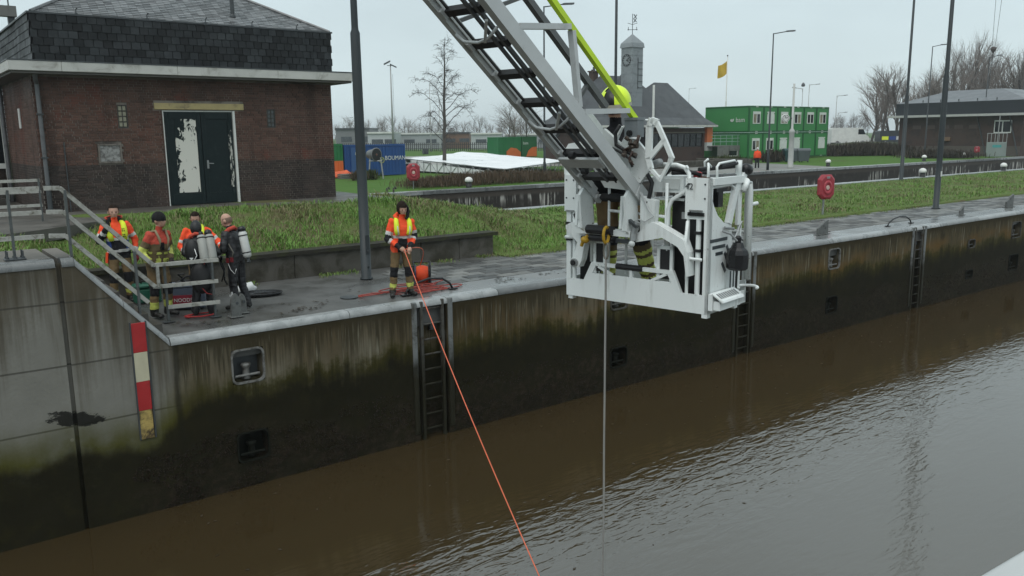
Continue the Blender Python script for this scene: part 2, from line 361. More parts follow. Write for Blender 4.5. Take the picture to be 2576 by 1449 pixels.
PAVE = m_wet('wet_dark_paving', (.062, .062, .059), (.098, .098, .093), .25, .6)
TILEM = m_wet('wet_paving_tile', (.070, .070, .066), (.120, .120, .112), .40, .75, 1.5, .5, .42, 1.75)
STRIP = m_wet('wet_pale_concrete', (.13, .135, .135), (.215, .22, .215), .16, .5, 1.0, .52)
COPE = m_wet('wet_coping_concrete', (.17, .18, .18), (.26, .27, .27), .22, .5, 3.)
SLAB = m_wet('old_slab_concrete', (.075, .070, .060), (.13, .12, .105), .4, .8)
CONC = mat('grey_cast_concrete', (.15, .15, .14), .75, vs=1.5, dirt=((.05, .048, .04), .42, 1.3), bump=.3, bs=30)
RETM = mat('retaining_wall_concrete', (.078, .072, .060), .7, vs=2., var=.35, dirt=((.032, .028, .018), .5, 1.8), bump=.3, bs=25)
MOSSM = mat('mossy_wall_cap', (.022, .020, .014), .85, vs=3, dirt=((.035, .04, .012), .45, 3.), bump=.4, bs=25)
GRASSG = m_ground('grassy_soil', (.090, .135, .034), (.120, .165, .050), (.13, .11, .062))
FARG = m_ground('far_grass', (.066, .140, .024), (.085, .170, .032), (.080, .105, .036), .5)
STEEL = mat('galvanised_steel', (.30, .31, .31), .45, .6, vs=6, dirt=((.14, .13, .11), .38, 5.))
DSTEEL = mat('dark_grey_steel', (.055, .062, .066), .4, .1, vs=5, dirt=((.035, .037, .036), .4, 3.))
RAILM = mat('worn_pale_rail_paint', (.36, .36, .33), .6, 0, vs=8, dirt=((.12, .11, .085), .40, 9.))
POSTM = mat('dark_post_paint', (.085, .095, .095), .5, .1, vs=6, dirt=((.05, .05, .045), .4, 6.))
RUSTY = mat('old_ladder_steel', (.075, .075, .068), .55, 0, vs=7, dirt=((.035, .025, .016), .42, 6.), weed=True)

# ---- water
mb = MB(); mb.mesh([(-150, -80, ZW), (400, -80, ZW), (400, YW+.6, ZW), (-150, YW+.6, ZW)], [(0, 1, 2, 3)]); mb.build('water', WATER, kind='structure')
mb = MB(); mb.mesh([(-150, 26.2, ZW), (400, 26.2, ZW), (400, 39.6, ZW), (-150, 39.6, ZW)], [(0, 1, 2, 3)]); mb.build('water_in_second_lock', WATER, kind='structure')
# ---- near lock wall, with real recesses for the set-back bollards and the ladders
LADX = [(7.74, 8.40), (17.15, 17.81), (26.05, 26.70)]
REC = [(4.27, 4.80, -.92, -.36), (4.27, 4.80, -2.26, -1.76), (12.72, 13.25, -.86, -.32), (12.72, 13.25, -2.2, -1.74), (21.27, 21.85, -.86, -.28), (21.27, 21.85, -2.16, -1.66),
       (29.85, 30.4, -1.04, -.74), (29.85, 30.4, -2.12, -1.8), (33.3, 34.1, -.98, -.38), (33.3, 34.1, -2.2, -1.6)]
def wall_panel(mb, x0, x1, z0, z1, holes, Y):
    xs = sorted({x0, x1, *[h[0] for h in holes], *[h[1] for h in holes]}); zs = sorted({z0, z1, *[h[2] for h in holes], *[h[3] for h in holes]})
    for i in range(len(xs)-1):
        for k in range(len(zs)-1):
            cx, cz = (xs[i]+xs[i+1])/2, (zs[k]+zs[k+1])/2
            if any(h[0] < cx < h[1] and h[2] < cz < h[3] for h in holes): continue
            mb.mesh([(xs[i], Y, zs[k]), (xs[i+1], Y, zs[k]), (xs[i+1], Y, zs[k+1]), (xs[i], Y, zs[k+1])], [(0, 1, 2, 3)])
    for a, b, c, d, dp in holes:
        e = Y+dp
        mb.mesh([(a, Y, c), (b, Y, c), (b, Y, d), (a, Y, d), (a, e, c), (b, e, c), (b, e, d), (a, e, d)], [(4, 5, 6, 7), (0, 1, 5, 4), (1, 2, 6, 5), (2, 3, 7, 6), (3, 0, 4, 7)])
mb = MB()
holes = [(*r, .30) for r in REC]+[(a, b, -4., -.11, .22) for a, b in LADX]
wall_panel(mb, 3.40, 150, -4.2, -.10, holes, YW)
mb.mesh([(1.99, YW, -4.2), (3.40, YW, -4.2), (3.40, YW, -.1), (3.35, YW, -.1), (2.17, YW, 1.26), (1.99, YW, 1.26)], [(0, 1, 2, 3, 4, 5)])
mb.mesh([(-60, YW, -4.2), (1.93, YW, -4.2), (1.93, YW, 1.26), (-60, YW, 1.26)], [(0, 1, 2, 3)])
mb.mesh([(1.93, YW, -4.2), (1.93, YW+.08, -4.2), (1.93, YW+.08, 1.3), (1.93, YW, 1.3)], [(0, 1, 2, 3)])
mb.mesh([(1.99, YW, -4.2), (1.99, YW+.08, -4.2), (1.99, YW+.08, 1.3), (1.99, YW, 1.3)], [(3, 2, 1, 0)])
mb.mesh([(1.93, YW+.08, -4.2), (1.99, YW+.08, -4.2), (1.99, YW+.08, 1.3), (1.93, YW+.08, 1.3)], [(0, 1, 2, 3)])
lock_wall = mb.build('lock_wall', WALLM, kind='structure')
# coping: rounded nosing, cast in lengths with open joints
def nosing(x0, x1, z0=0., z1=0., yb=.24):
    b = MB(); n = 7; prof = [(YW-.015, -.115)]+[(YW+.085-.10*math.cos(a), -.10+.10*math.sin(a)) for a in [PI/2*i/n for i in range(n+1)]]+[(YW+yb, .0), (YW+yb, -.115)]
    k = len(prof); vs = [(x0, y, z+z0) for y, z in prof]+[(x1, y, z+z1) for y, z in prof]
    b.mesh(vs, [(i, i+1, k+i+1, k+i) for i in range(k-1)]+[(k-1, 0, k, 2*k-1), tuple(range(k-1, -1, -1)), tuple(range(k, 2*k))]); return b
x = 3.36; i = 0
while x < 60:
    nx = x+3.02+.25*math.sin(i*2.1); cuts = [(x, nx)]
    for a, b in LADX:
        c2 = []
        for p, q in cuts:
            if a+.02 > p and b-.02 < q: c2 += [(p, a+.0), (b, q)]
            elif p < a < q: c2 += [(p, a)]
            elif p < b < q: c2 += [(b, q)]
            elif not (a <= p and q <= b): c2 += [(p, q)]
        cuts = c2
    for p, q in cuts:
        if q-p > .1: nosing(p+.006, q-.006).build('coping_stone', COPE, lock_wall, sm=False)
    x = nx; i += 1
for a, b in LADX: nosing(a-.0, b+.0, -.0, -.0).build('coping_stone', COPE, lock_wall).location = (0, .0, -.004)
nosing(60, 150).build('coping_stone', COPE, lock_wall)
nosing(-30, 1.92, 1.36, 1.36).build('coping_stone', COPE, lock_wall); nosing(2.0, 2.16, 1.36, 1.36).build('coping_stone', COPE, lock_wall)
nosing(2.165, 2.75, 1.36, .68, .3).build('coping_stone', COPE, lock_wall); nosing(2.757, 3.35, .672, -.0, .3).build('coping_stone', COPE, lock_wall)
# ---- quay floor, pale edge strip, upper block, stair
mb = MB(); mb.box(2.2, 150, YW+.1, 17.3, -.5, -.012); mb.build('quay', PAVE, kind='structure')
mb = MB(); mb.mesh([(8.0, YW+.2, -.006), (150, YW+.2, -.006), (150, 14.12, -.006), (9.4, 14.12, -.006)], [(0, 1, 2, 3)])
strip = mb.build('edge_strip_pavement', STRIP, kind='structure')
mb = MB(); mb.box(-60, 1.92, YW+.12, 14.62, -.3, 1.352); mb.build('upper_quay_slab', SLAB, kind='structure')
stair = thing('stone_stair', 'short concrete stair between the upper block and the lower quay', 'stair', (2.0, YW+.3, 0))
for k in range(7):
    b = MB(); b.box(k*.19, k*.19+.21, .02, 1.3, 0, 1.35-.193*k-.02 if k else 1.34); b.build('tread', SLAB, stair)
# tiles
TW, TD = .45, .30
def tile_mesh(w, d):
    b = MB(); b.bbox(-w/2+.011, w/2-.011, -d/2+.011, d/2-.011, -.03, .0, .006); return b
tme = tile_mesh(TW, TD).data('tile', TILEM)
quay = bpy.data.objects['quay']
cells = []
for i in range(int((64-8.9)/TW)):
    for j in range(8):
        xx = 9.0+TW*(i+.5*(j % 2)); yy = 14.12+TD*(j+.5)
        if yy < 16.42: cells.append((xx, yy))
cells.sort(key=lambda c: c[0]*math.sin(YAW)+c[1]*math.cos(YAW))
rt = MB()
for k, (xx, yy) in enumerate(cells):
    dz = random.uniform(-.004, .004)
    if k < 300: piece('tile', tme, quay, (xx, yy, .004+dz), (random.uniform(-.006, .006), random.uniform(-.006, .006), 0))
    else: rt.bbox(xx-TW/2+.011, xx+TW/2-.011, yy-TD/2+.011, yy+TD/2-.011, -.03, .004+dz, .006)
rt.build('tiles', TILEM, quay, kind='stuff')
# ---- retaining wall
ret = thing('retaining_wall', 'low dark concrete retaining wall with mossy cap holding the grass bank', 'wall', (7, 17.15, 0))
xs = [1.9, 3.0, 5.2, 7.1, 8.75, 10.3, 11.4, 12.45]
for a, b_ in zip(xs, xs[1:]):
    b = MB(); b.bbox(a-7+.006, b_-7-.006, -.15, .12, -.3, .50, .01); b.build('panel', RETM, ret)
b = MB()
b.box(-5.1, 5.55, -.22, .2, .502, .585); b.build('cap', MOSSM, ret)
# ---- island terrain: grass bank between the quay and the second lock
def sst(a, b, x):
    t = min(1, max(0, (x-a)/(b-a))); return t*t*(3-2*t)
def apron_edge(x): return min(20.3, 18.0+.85*(x-2.2)) if x < 10.9 else 99
def land(x, y):
    f = .52*(1-sst(12.35, 13.6, x)); A = 1.26*(1-sst(10.6, 19.5, x))
    h = f+(max(A, f*.6)-f)*sst(17.2, 19.9, y) if x < 20 else 0
    h *= 1-sst(23.0, 26.3, y)*sst(10.8, 12, x)
    if x < 3.3: h = 1.2+(h-1.2)*sst(1.96, 3.3, x)*1. if y > 17.9 else h+(1.2-h)*(1-sst(1.96, 3.3, x))*sst(17.2, 17.9, y)
    if x > 12.35: h = h+(.03-h)*(1-sst(16.4, 17.6, y))
    if 12.35 < x < 13.7: q = sst(16.9, 17.5, y); h *= q+(1-q)*sst(12.4, 13.6, x)
    return h+.05*mnoise.noise(V((x*.7, y*.7, 0)))*(1 if x < 30 else .6)+.03
XA = list(np.arange(1.95, 12.46, .5))+[12.46]; XB = [12.46]+list(np.arange(12.9, 40, .6))+list(np.arange(40, 152, 3))
def sheet(mb, xs, ys, fz):
    nx = len(xs); o = len(mb.v)
    for y in ys:
        for x in xs: mb.v.append((x, y, fz(x, y, y == ys[0])))
    for j in range(len(ys)-1):
        for i in range(nx-1): mb.f.append((o+j*nx+i, o+j*nx+i+1, o+(j+1)*nx+i+1, o+(j+1)*nx+i)); mb.mi.append(0)
mb = MB(); YT = list(np.arange(17.22, 26.3, .35))+[26.32]
sheet(mb, XA, [17.21]+YT, lambda x, y, e: .3 if e else land(x, y) if y < 26.2 else .02)
sheet(mb, XB, [16.40]+list(np.arange(16.42, 17.22, .2))+YT, lambda x, y, e: -.1 if e else land(x, y) if y < 26.2 else .02)
sheet(mb, [12.46, 12.462], [16.41]+list(np.arange(16.42, 17.22, .2))+[17.22], lambda x, y, e: -.1 if e or x < 12.461 else land(x, y))
sheet(mb, list(np.arange(-30, 1.9, .6))+[1.96], [14.61, 14.62, 15.2, 16, 16.8, 17.6, 18.4], lambda x, y, e: .2 if e else 1.20+.05*mnoise.noise(V((x, y, 0))))
mb.mesh([(1.96, 14.61, 0), (1.96, 18.4, 0), (1.96, 18.4, 1.2), (1.96, 14.61, 1.2)], [(0, 1, 2, 3)])
mb.build('bank_terrain', GRASSG, sm=True, kind='structure')
mb = MB()
ax = [-30, 1.0]+list(np.arange(1.5, 11.6, .5))
lo = [(x, apron_edge(x) if x < 10.9 else 20.0) for x in ax]
mb.prism([(x, max(17.9, y)) for x, y in lo]+[(11.8, 20.4), (11.8, 30), (-30, 30)], (0, 0, 1.05), (1, 0, 0), (0, 1, 0), (0, 0, .245))
mb.build('building_apron_pavement', SLAB, kind='structure')
# ---- second lock
mb = MB(); mb.box(-150, 150, 26.3, 27.0, -4, .06); mb.build('second_lock_near_wall', COPE, kind='structure')
mb = MB(); mb.mesh([(-150, 39.3, -4), (400, 39.3, -4), (400, 39.3, -.16), (-150, 39.3, -.16)], [(0, 1, 2, 3)]); fw = mb.build('second_lock_far_wall', FWALLM, kind='structure')
for x in range(-40, 200, 8):
    b = MB(); b.box(x+.01, x+7.99, 39.22, 39.95, -.17, .02); b.build('coping_stone', COPE, fw)
# ---- far land
mb = MB(); mb.mesh([(-700, 39.8, 0), (1500, 39.8, 0), (1500, 1400, 0), (-700, 1400, 0)], [(0, 1, 2, 3)]); mb.build('far_ground', FARG, kind='structure')
PATHM = m_wet('pale_path_paving', (.16, .155, .14), (.24, .235, .215), .4, .8)
mb = MB(); mb.mesh([(44, 39.95, .006), (66, 39.95, .006), (69, 47.5, .006), (75, 66, .006), (66, 66, .006), (48, 46, .006)], [(0, 1, 2, 3, 4, 5)]); mb.build('far_path', PATHM, kind='structure')
mb = MB(); mb.mesh([(120, 62, .006), (420, 62, .006), (420, 190, .006), (120, 190, .006)], [(0, 1, 2, 3)]); mb.build('car_park_road', PATHM, kind='structure')
mb = MB(); mb.mesh([(26, 62, .006), (60, 62, .006), (75, 110, .006), (40, 110, .006)], [(0, 1, 2, 3)]); mb.build('yard_pavement', PATHM, kind='structure')

# ---- grass: tens of thousands of blades, so stuff
def blades(name, n, fx, col_a, col_b, hmin, hmax, w):   # short turf, each blade bent its own way
    rs = np.random.RandomState(5); vs = []; fs = []
    for _ in range(n):
        x, y, z, k = fx(rs)
        if x is None: continue
        h = rs.uniform(hmin, hmax)*k; a = rs.uniform(0, 6.283); lean = rs.uniform(.25, 1.3)*h; dx, dy = math.cos(a), math.sin(a); px, py = -dy*w*(.5+k*.5), dx*w*(.5+k*.5)
        o = len(vs)
        vs += [(x-px, y-py, z-.01), (x+px, y+py, z-.01), (x+dx*lean*.35+px*.8, y+dy*lean*.35+py*.8, z+h*.62), (x+dx*lean*.35-px*.8, y+dy*lean*.35-py*.8, z+h*.62), (x+dx*lean, y+dy*lean, z+h*.98)]
        fs += [(o, o+1, o+2, o+3), (o+3, o+2, o+4)]
    me = bpy.data.meshes.new(name); me.from_pydata(vs, [], fs)
    m = bpy.data.materials.new(name+'_blades'); t = nt(m); t.nodes.clear(); q = N(t)
    rn = q.add('ShaderNodeNewGeometry').outputs['Random Per Island']; big = q.noise(q.pos(), .5, 4., .6)
    c = q.mix(rn, col_a, col_b); c = q.mix(q.mapr(q.math('ADD', q.math('MULTIPLY', big, .75), q.math('MULTIPLY', rn, .25)), .47, .60), c, (.175, .155, .078))
    q.out(Base_Color=c, Roughness=.6, Specular_IOR_Level=.25); me.materials.append(m)
    o = bpy.data.objects.new(name, me); COL.objects.link(o); return tag(o, kind='stuff')
def on_bank(rs):
    x = rs.uniform(-2, 22); y = rs.uniform(14.7, 26.1)
    if y < 16.43 and x > 1.9: return None, 0, 0, 0
    if x <= 1.9 and y < 17.9: return x, y, 1.2, 1.
    if x < 12.4 and y < 17.32: return None, 0, 0, 0
    if 1.0 < x < 11.8 and y > max(17.95, min(20.3, 18.0+.85*(x-2.2)))+.25*mnoise.noise(V((x*1.5, 0, 7))): return None, 0, 0, 0
    if x <= 1.0 and y > 17.9: return None, 0, 0, 0
    d = mnoise.noise(V((x*.9, y*.9, 3.)))
    if d < -.3 and rs.rand() < .45: return None, 0, 0, 0
    e = .75 if (y < 16.7 and x > 12.4) else 1.
    return x, y, land(x, y), (.72+1.3*max(0, d+.25)**1.3+(.8 if rs.rand() < .012 else 0))*e
def on_strip(rs):
    x = 20+130*rs.rand()**1.7; y = rs.uniform(16.62, 26.2)
    d = mnoise.noise(V((x*.5, y*.7, 5.)))
    if d < -.2 and rs.rand() < .6: return None, 0, 0, 0
    return x, y, land(x, y), (.75+.7*d)*(.5 if y < 17 or y > 25.8 else 1)
blades('bank_grass', 125000, on_bank, (.102, .205, .034), (.170, .300, .066), .04, .14, .0085)
blades('island_grass', 90000, on_strip, (.108, .205, .036), (.172, .298, .070), .05, .16, .014)
def tuft(rs):
    x = rs.uniform(5.5, 34); y = (16.97 if x < 12.4 else 16.45)-abs(rs.normal(0, .16))
    if mnoise.noise(V((x*1.6, y*2, 8.))) < (.12 if x < 10 else -.12): return None, 0, 0, 0
    return x, y, 0., .75
blades('pavement_weeds', 5200, tuft, (.10, .17, .035), (.17, .25, .07), .03, .10, .009)
# loose dead leaves and grit on the wet edge
rs = np.random.RandomState(3); b = MB()
for _ in range(420):
    x = rs.choice([rs.uniform(5.6, 8.2), rs.uniform(8.6, 12.2), rs.uniform(3.6, 6)]); y = 13.55+abs(rs.normal(0, .42))
    if y > 16.5 or mnoise.noise(V((x*1.3, y*2.2, 8.))) < .0: continue
    a = rs.uniform(0, 6.28); l = rs.uniform(.02, .06); w = l*.45; u = V((math.cos(a), math.sin(a), 0)); v = V((-u.y, u.x, 0)); c = V((x, y, .003+rs.rand()*.01))
    b.mesh([c-u*l, c-v*w+V((0, 0, .008)), c+u*l, c+v*w+V((0, 0, .006))], [(0, 1, 2, 3)])
b.build('fallen_leaves', mat('dead_leaf', (.035, .028, .018), .7, rnd=.4), kind='stuff')

# ---- mussel crust and weed in the tide zone of the lock wall: thousands of small shells, so stuff
rs = np.random.RandomState(21); b = MB(); k = 0
while k < 11000:
    x = 2.3+36*rs.rand()**1.9; z = -2.72+1.05*rs.rand()**1.4
    if mnoise.noise(V((x*1.1, z*2.2, 2.))) < -.12+.35*max(0, (3.6-x)): k += .3; continue
    if any(a-.14 < x < c_+.14 for a, c_ in LADX) or any(r[0]-.03 < x < r[1]+.03 and r[2]-.03 < z < r[3]+.03 for r in REC): k += .3; continue
    l = rs.uniform(.010, .022); w = l*rs.uniform(.4, .8); a = rs.uniform(0, 6.28); u = V((math.cos(a), 0, math.sin(a))); v = V((-math.sin(a), 0, math.cos(a))); c_ = V((x, YW, z)); o = V((0, -rs.uniform(.008, .026), 0))
    b.mesh([c_-u*l, c_-v*w, c_+u*l, c_+v*w, c_+o], [(0, 1, 4), (1, 2, 4), (2, 3, 4), (3, 0, 4)]); k += 1
tag(b.build('mussel_crust', mat('mussel_shell', (.018, .013, .009), .6, rnd=.6, spec=.15)), kind='stuff')
b = MB()
for _ in range(170):
    x = 3+28*rs.rand(); y = 12.85-abs(rs.normal(0, 2.6))
    if y < 3: continue
    a = rs.uniform(0, 6.28); l = rs.uniform(.015, .045); u = V((math.cos(a), math.sin(a), 0)); v = V((-u.y, u.x, 0)); c_ = V((x, y, ZW+.006)); b.mesh([c_-u*l, c_-v*l*.5, c_+u*l, c_+v*l*.5], [(0, 1, 2, 3)])
tag(b.build('floating_leaves', MATS['dead_leaf']), kind='stuff')
# ================================================================== the old brick building on the bank
def m_brick(name, a, b, r, patch=None):
    m = bpy.data.materials.new(name); t = nt(m); t.nodes.clear(); n = N(t); P = n.pos()
    oi = n.add('ShaderNodeObjectInfo').outputs['Random']; ge = n.add('ShaderNodeNewGeometry').outputs['Random Per Island']
    rn = n.math('FRACT', n.math('ADD', oi, ge)); w = n.noise(P, .7, 4., .6); f = n.noise(P, 40., 3.)
    c = n.mix(rn, a, b); c = n.mix(n.mapr(w, .58, .70), c, r)
    c = n.mix(n.math('MULTIPLY', n.mapr(n.noise(n.pos((3, 3, .4)), 1., 4.), .5, .65), .55), c, tuple(x*.45 for x in a))
    n.out(Base_Color=c, Roughness=n.mapr(w, .3, .7, .55, .8), Specular_IOR_Level=.25, Normal=n.bump(f, .4, .004)); return m
BRK = m_brick('dark_red_brick', (.070, .041, .032), (.128, .072, .055), (.135, .052, .038))
PLB = m_brick('sooty_plinth_brick', (.038, .030, .026), (.066, .049, .042), (.070, .044, .036))
MORT = mat('pale_lime_mortar', (.21, .185, .158), .85, vs=2., dirt=((.05, .042, .037), .46, .9))
SLATE = m_wet('dark_wall_slate', (.010, .012, .013), (.028, .031, .033), .35, .6, 3., .5, .45, 1.7, .22)
SLATE2 = m_wet('wet_roof_slate', (.10, .105, .108), (.17, .175, .178), .22, .5, 3.)
FASC = mat('weathered_white_fascia_paint', (.48, .48, .45), .55, vs=2.5, dirt=((.22, .21, .18), .36, 2.))
GREEN = mat('dark_green_door_paint', (.007, .015, .016), .45, vs=3, dirt=((.015, .024, .024), .4, 4.), bump=.1, spec=.2)
WHITEP = mat('white_frame_paint', (.62, .63, .60), .5, vs=6, dirt=((.25, .24, .2), .3, 8.))
LINT = mat('cream_lintel_stone', (.42, .34, .165), .7, vs=5, dirt=((.16, .13, .08), .36, 3.))
GLAS = mat('dark_window_glass', (.012, .015, .017), .08, vs=1)
def m_peel(name, thr, sc=(1.6, 1, 1.), col=(.62, .61, .55)):
    m = bpy.data.materials.new(name); t = nt(m); t.nodes.clear(); n = N(t)
    tc = n.add('ShaderNodeTexCoord'); s = n.add('ShaderNodeSeparateXYZ', {0: tc.outputs['Object']})
    p = n.add('ShaderNodeMapping', {'Vector': tc.outputs['Object'], 'Scale': sc}).outputs[0]
    nz = n.math('MULTIPLY_ADD', n.noise(p, 4.2, 5., .62, .5), .8, .08)
    lvl = n.math('ADD', nz, n.math('MULTIPLY', n.mapr(s.outputs[2], 1.1, 1.75), .13)) if thr < .6 else nz
    lvl = n.math('ADD', lvl, n.mapr(s.outputs[0], .05, -.28, 0., .10)) if thr < .6 else lvl
    c = n.mix(n.mapr(lvl, thr-.02, thr+.02), col, (.007, .015, .016))
    n.out(Base_Color=c, Roughness=.6, Specular_IOR_Level=.2, Normal=n.bump(lvl, .3, .004)); return m
YB, ZB, XL, XR = 22.4, 1.27, 3.25, 10.75
bb = thing('brick_building', 'dark brick building with slate mansard, white fascia and green double door on the bank', 'building', (XL, YB, ZB))
W = lambda mb, name, m, p=bb, **k: mb.build(name, m, p, world=True, **k)
DOOR = (6.08, 7.93, ZB, 3.72); V1 = (5.03, 5.26, 3.28, 3.84); V2 = (8.82, 9.05, 3.27, 3.77)
mb = MB(); wall_panel(mb, XL, XR, ZB-.4, 4.5, [(*DOOR, .16), (*V1, .08), (*V2, .08)], YB+.012)
mb.mesh([(XL, YB+.012, ZB-.4), (XL, 27.5, ZB-.4), (XL, 27.5, 4.5), (XL, YB+.012, 4.5)], [(3, 2, 1, 0)]); mb.mesh([(XR, YB+.012, ZB-.4), (XR, 29, ZB-.4), (XR, 29, 4.5), (XR, YB+.012, 4.5)], [(0, 1, 2, 3)])
W(mb, 'wall', MORT)
LS, LH, CZ = .205, .098, .0625
def bm_(w): 
    b = MB(); b.bbox(0, w, 0, .05, 0, CZ-.0055, .003); return b
meshes = {(w, pl): bm_(w).data('brick', PLB if pl else BRK) for w in (LS, LH) for pl in (0, 1)}
rest = {0: MB(), 1: MB()}; blist = []
r = 0; z = ZB-.06
while z < 4.46:
    pl = 1 if z < 2.38 else 0; x = XL+.004-(0 if r % 2 else .155); k = r//2 % 2
    seq = 0
    while x < XR-.02:
        w = LS if (seq+r) % 3 else LH; x0, x1 = max(x, XL+.002), min(x+w, XR-.002); x += w+.016; seq += 1
        if x1-x0 < .03: continue
        cuts = [(x0, x1)]
        for h in (DOOR, V1, V2, (5.90, 8.18, 3.735, 3.90), (4.5, 5.06, 2.42, 2.9)):
            if z+CZ > h[2]+.01 and z < h[3]:
                cuts = [c for a, b in cuts for c in ((a, min(b, h[0]-.005)), (max(a, h[1]+.005), b)) if c[1]-c[0] > .025]
        for a, b in cuts:
            if abs((b-a)-w) < 1e-4: blist.append((a*math.sin(YAW)+YB*math.cos(YAW)-.12*z, a, z, w, pl))
            else: rest[pl].bbox(a, b, YB, YB+.05, z, z+CZ-.0055, .003)
    z += CZ; r += 1
blist.sort(key=lambda t: (t[0]-(.8 if t[3] == LS else 0)))
for i, (_, a, z, w, pl) in enumerate(blist):
    if i < 300: piece('brick', meshes[w, pl], bb, (a-XL, random.uniform(-.003, .003), z-ZB))
    else:
        dy = random.uniform(-.003, .003); rest[pl].bbox(a, a+w, YB+dy, YB+.05, z, z+CZ-.0055, .003)
z = ZB-.06; r = 0
while z < 4.46:                                     # the end wall
    y = YB+.005+(.1 if r % 2 else 0)
    while y < 27.4: rest[1 if z < 2.38 else 0].bbox(XL-.01, XL+.03, y, y+LS, z, z+CZ-.0055, .003); y += LS+.011
    z += CZ; r += 1
W(rest[0], 'bricks', BRK, kind='stuff'); W(rest[1], 'plinth_bricks', PLB, kind='stuff')
# door
fr = MB(); fr.box(6.085, 6.105, YB-.015, YB+.14, ZB, 3.71); fr.box(7.868, 7.925, YB-.02, YB+.14, ZB, 3.71); fr.box(6.106, 7.867, YB+.03, YB+.14, 3.685, 3.715); W(fr, 'door_frame', WHITEP)
def leaf(x0, x1):
    b = MB(); b.bbox(x0, x1, YB+.06, YB+.11, ZB+.04, 3.68, .006)
    for a, c, d, e in ((x0+.0, x0+.11, ZB+.04, 3.68), (x1-.11, x1, ZB+.04, 3.68), (x0+.112, x1-.112, ZB+.04, ZB+.32), (x0+.112, x1-.112, 3.50, 3.68)): b.bbox(a, c, YB+.042, YB+.06, d, e, .004)
    return W(b, 'door', GREEN)
d1 = leaf(6.11, 7.03); d2 = leaf(7.045, 7.862); d1['label'] = 'green door leaf with its white panel peeling'; d2['label'] = 'plain green door leaf with a handle'
b = MB(); b.box(-.25, .29, -.006, .006, 0, 1.88); o = b.build('peeling_panel', m_peel('peeling_white_paint', .599), d1); o.location = (6.62-XL, YB+.05-YB, 1.62-ZB)
b = MB(); b.box(-.04, .05, -.004, .004, 0, 1.75); o = b.build('peeling_strip', m_peel('peeling_strip_paint', .465, (9, 1, 1.2)), d2); o.location = (7.77-XL, YB+.038-YB, 1.72-ZB)
b = MB(); b.bbox(7.12, 7.17, YB+.02, YB+.045, 2.22, 2.44, .005); b.tube([(7.145, YB-.02, 2.36), (7.145, YB+.03, 2.36)], .012); b.tube([(7.145, YB-.02, 2.36), (7.28, YB-.02, 2.35)], .012); W(b, 'handle', STEEL, d2)
b = MB(); b.bbox(5.9, 8.18, YB-.02, YB+.05, 3.735, 3.895, .008); W(b, 'lintel', LINT)
# glass-block vents and notice board
for (x0, x1, z0, z1), gm in ((V1, mat('yellowed_glass_block', (.26, .25, .18), .25, vs=8)), (V2, mat('grey_glass_block', (.07, .08, .08), .25, vs=8))):
    f = MB(); f.box(x0, x0+.02, YB+.0, YB+.06, z0, z1); f.box(x1-.02, x1, YB, YB+.06, z0, z1); f.box(x0+.02, x1-.02, YB, YB+.06, z0, z0+.02); f.box(x0+.02, x1-.02, YB, YB+.06, z1-.02, z1)
    f.box((x0+x1)/2-.008, (x0+x1)/2+.008, YB+.005, YB+.06, z0+.02, z1-.02)
    h = (z1-z0-.04)/4
    for k in (1, 2, 3): f.box(x0+.02, x1-.02, YB+.008, YB+.06, z0+.02+h*k-.007, z0+.02+h*k+.007)
    wf = W(f, 'window', mat('dark_vent_frame', (.06, .055, .048), .7))
    for i in (0, 1):
        for k in range(4):
            g = MB(); g.bbox(x0+.025+i*(x1-x0-.04)/2, x0+.015+(i+1)*(x1-x0-.04)/2, YB+.02, YB+.06, z0+.028+h*k, z0+.012+h*(k+1), .008); W(g, 'pane', gm, wf)
b = MB(); b.box(4.51, 5.05, YB-.03, YB+.03, 2.43, 2.47); b.box(4.51, 5.05, YB-.03, YB+.03, 2.86, 2.895); b.box(4.51, 4.55, YB-.03, YB+.03, 2.471, 2.859); b.box(5.01, 5.05, YB-.03, YB+.03, 2.471, 2.859)
nb = W(b, 'notice_board', mat('old_stone_frame', (.17, .15, .13), .7, vs=6, dirt=((.07, .06, .05), .45, 7.)))
b = MB(); b.box(4.552, 5.008, YB-.01, YB+.02, 2.472, 2.858); W(b, 'worn_sheet', mat('worn_silver_sheet', (.30, .30, .29), .5, vs=9, dirt=((.10, .095, .09), .5, 8.)), nb)
# pipes, conduit, plain white strip on the end wall
b = MB(); b.tube([(3.30, YB-.30, 4.55), (3.30, YB-.22, 4.40), (3.34, YB-.07, 4.28), (3.34, YB-.07, 1.95)], .048, 10); W(b, 'drainpipe', mat('zinc_grey_pipe', (.12, .125, .13), .5, .2, dirt=((.08, .08, .08), .4, 4.)))
b = MB(); b.tube([(3.34, YB-.07, 1.95), (3.34, YB-.07, 1.2)], .056, 10); W(b, 'pipe_foot', DSTEEL)
for zz in (2.6, 3.6): b = MB(); b.bar((3.27, YB-.07, zz), (3.41, YB-.07, zz), .13, .03); W(b, 'pipe_clamp', DSTEEL)
b = MB(); b.tube([(3.16, 27.3, 4.5), (3.16, 27.3, 1.2)], .06, 10); W(b, 'drainpipe', MATS['zinc_grey_pipe'])
b = MB(); b.tube([(3.78, YB-.02, 2.95), (3.78, YB-.02, 1.3)], .014, 6); W(b, 'conduit', DSTEEL)
b = MB(); b.bbox(3.20, 3.24, 24.55, 24.72, 3.30, 3.80, .01); W(b, 'white_strip', WHITEP)
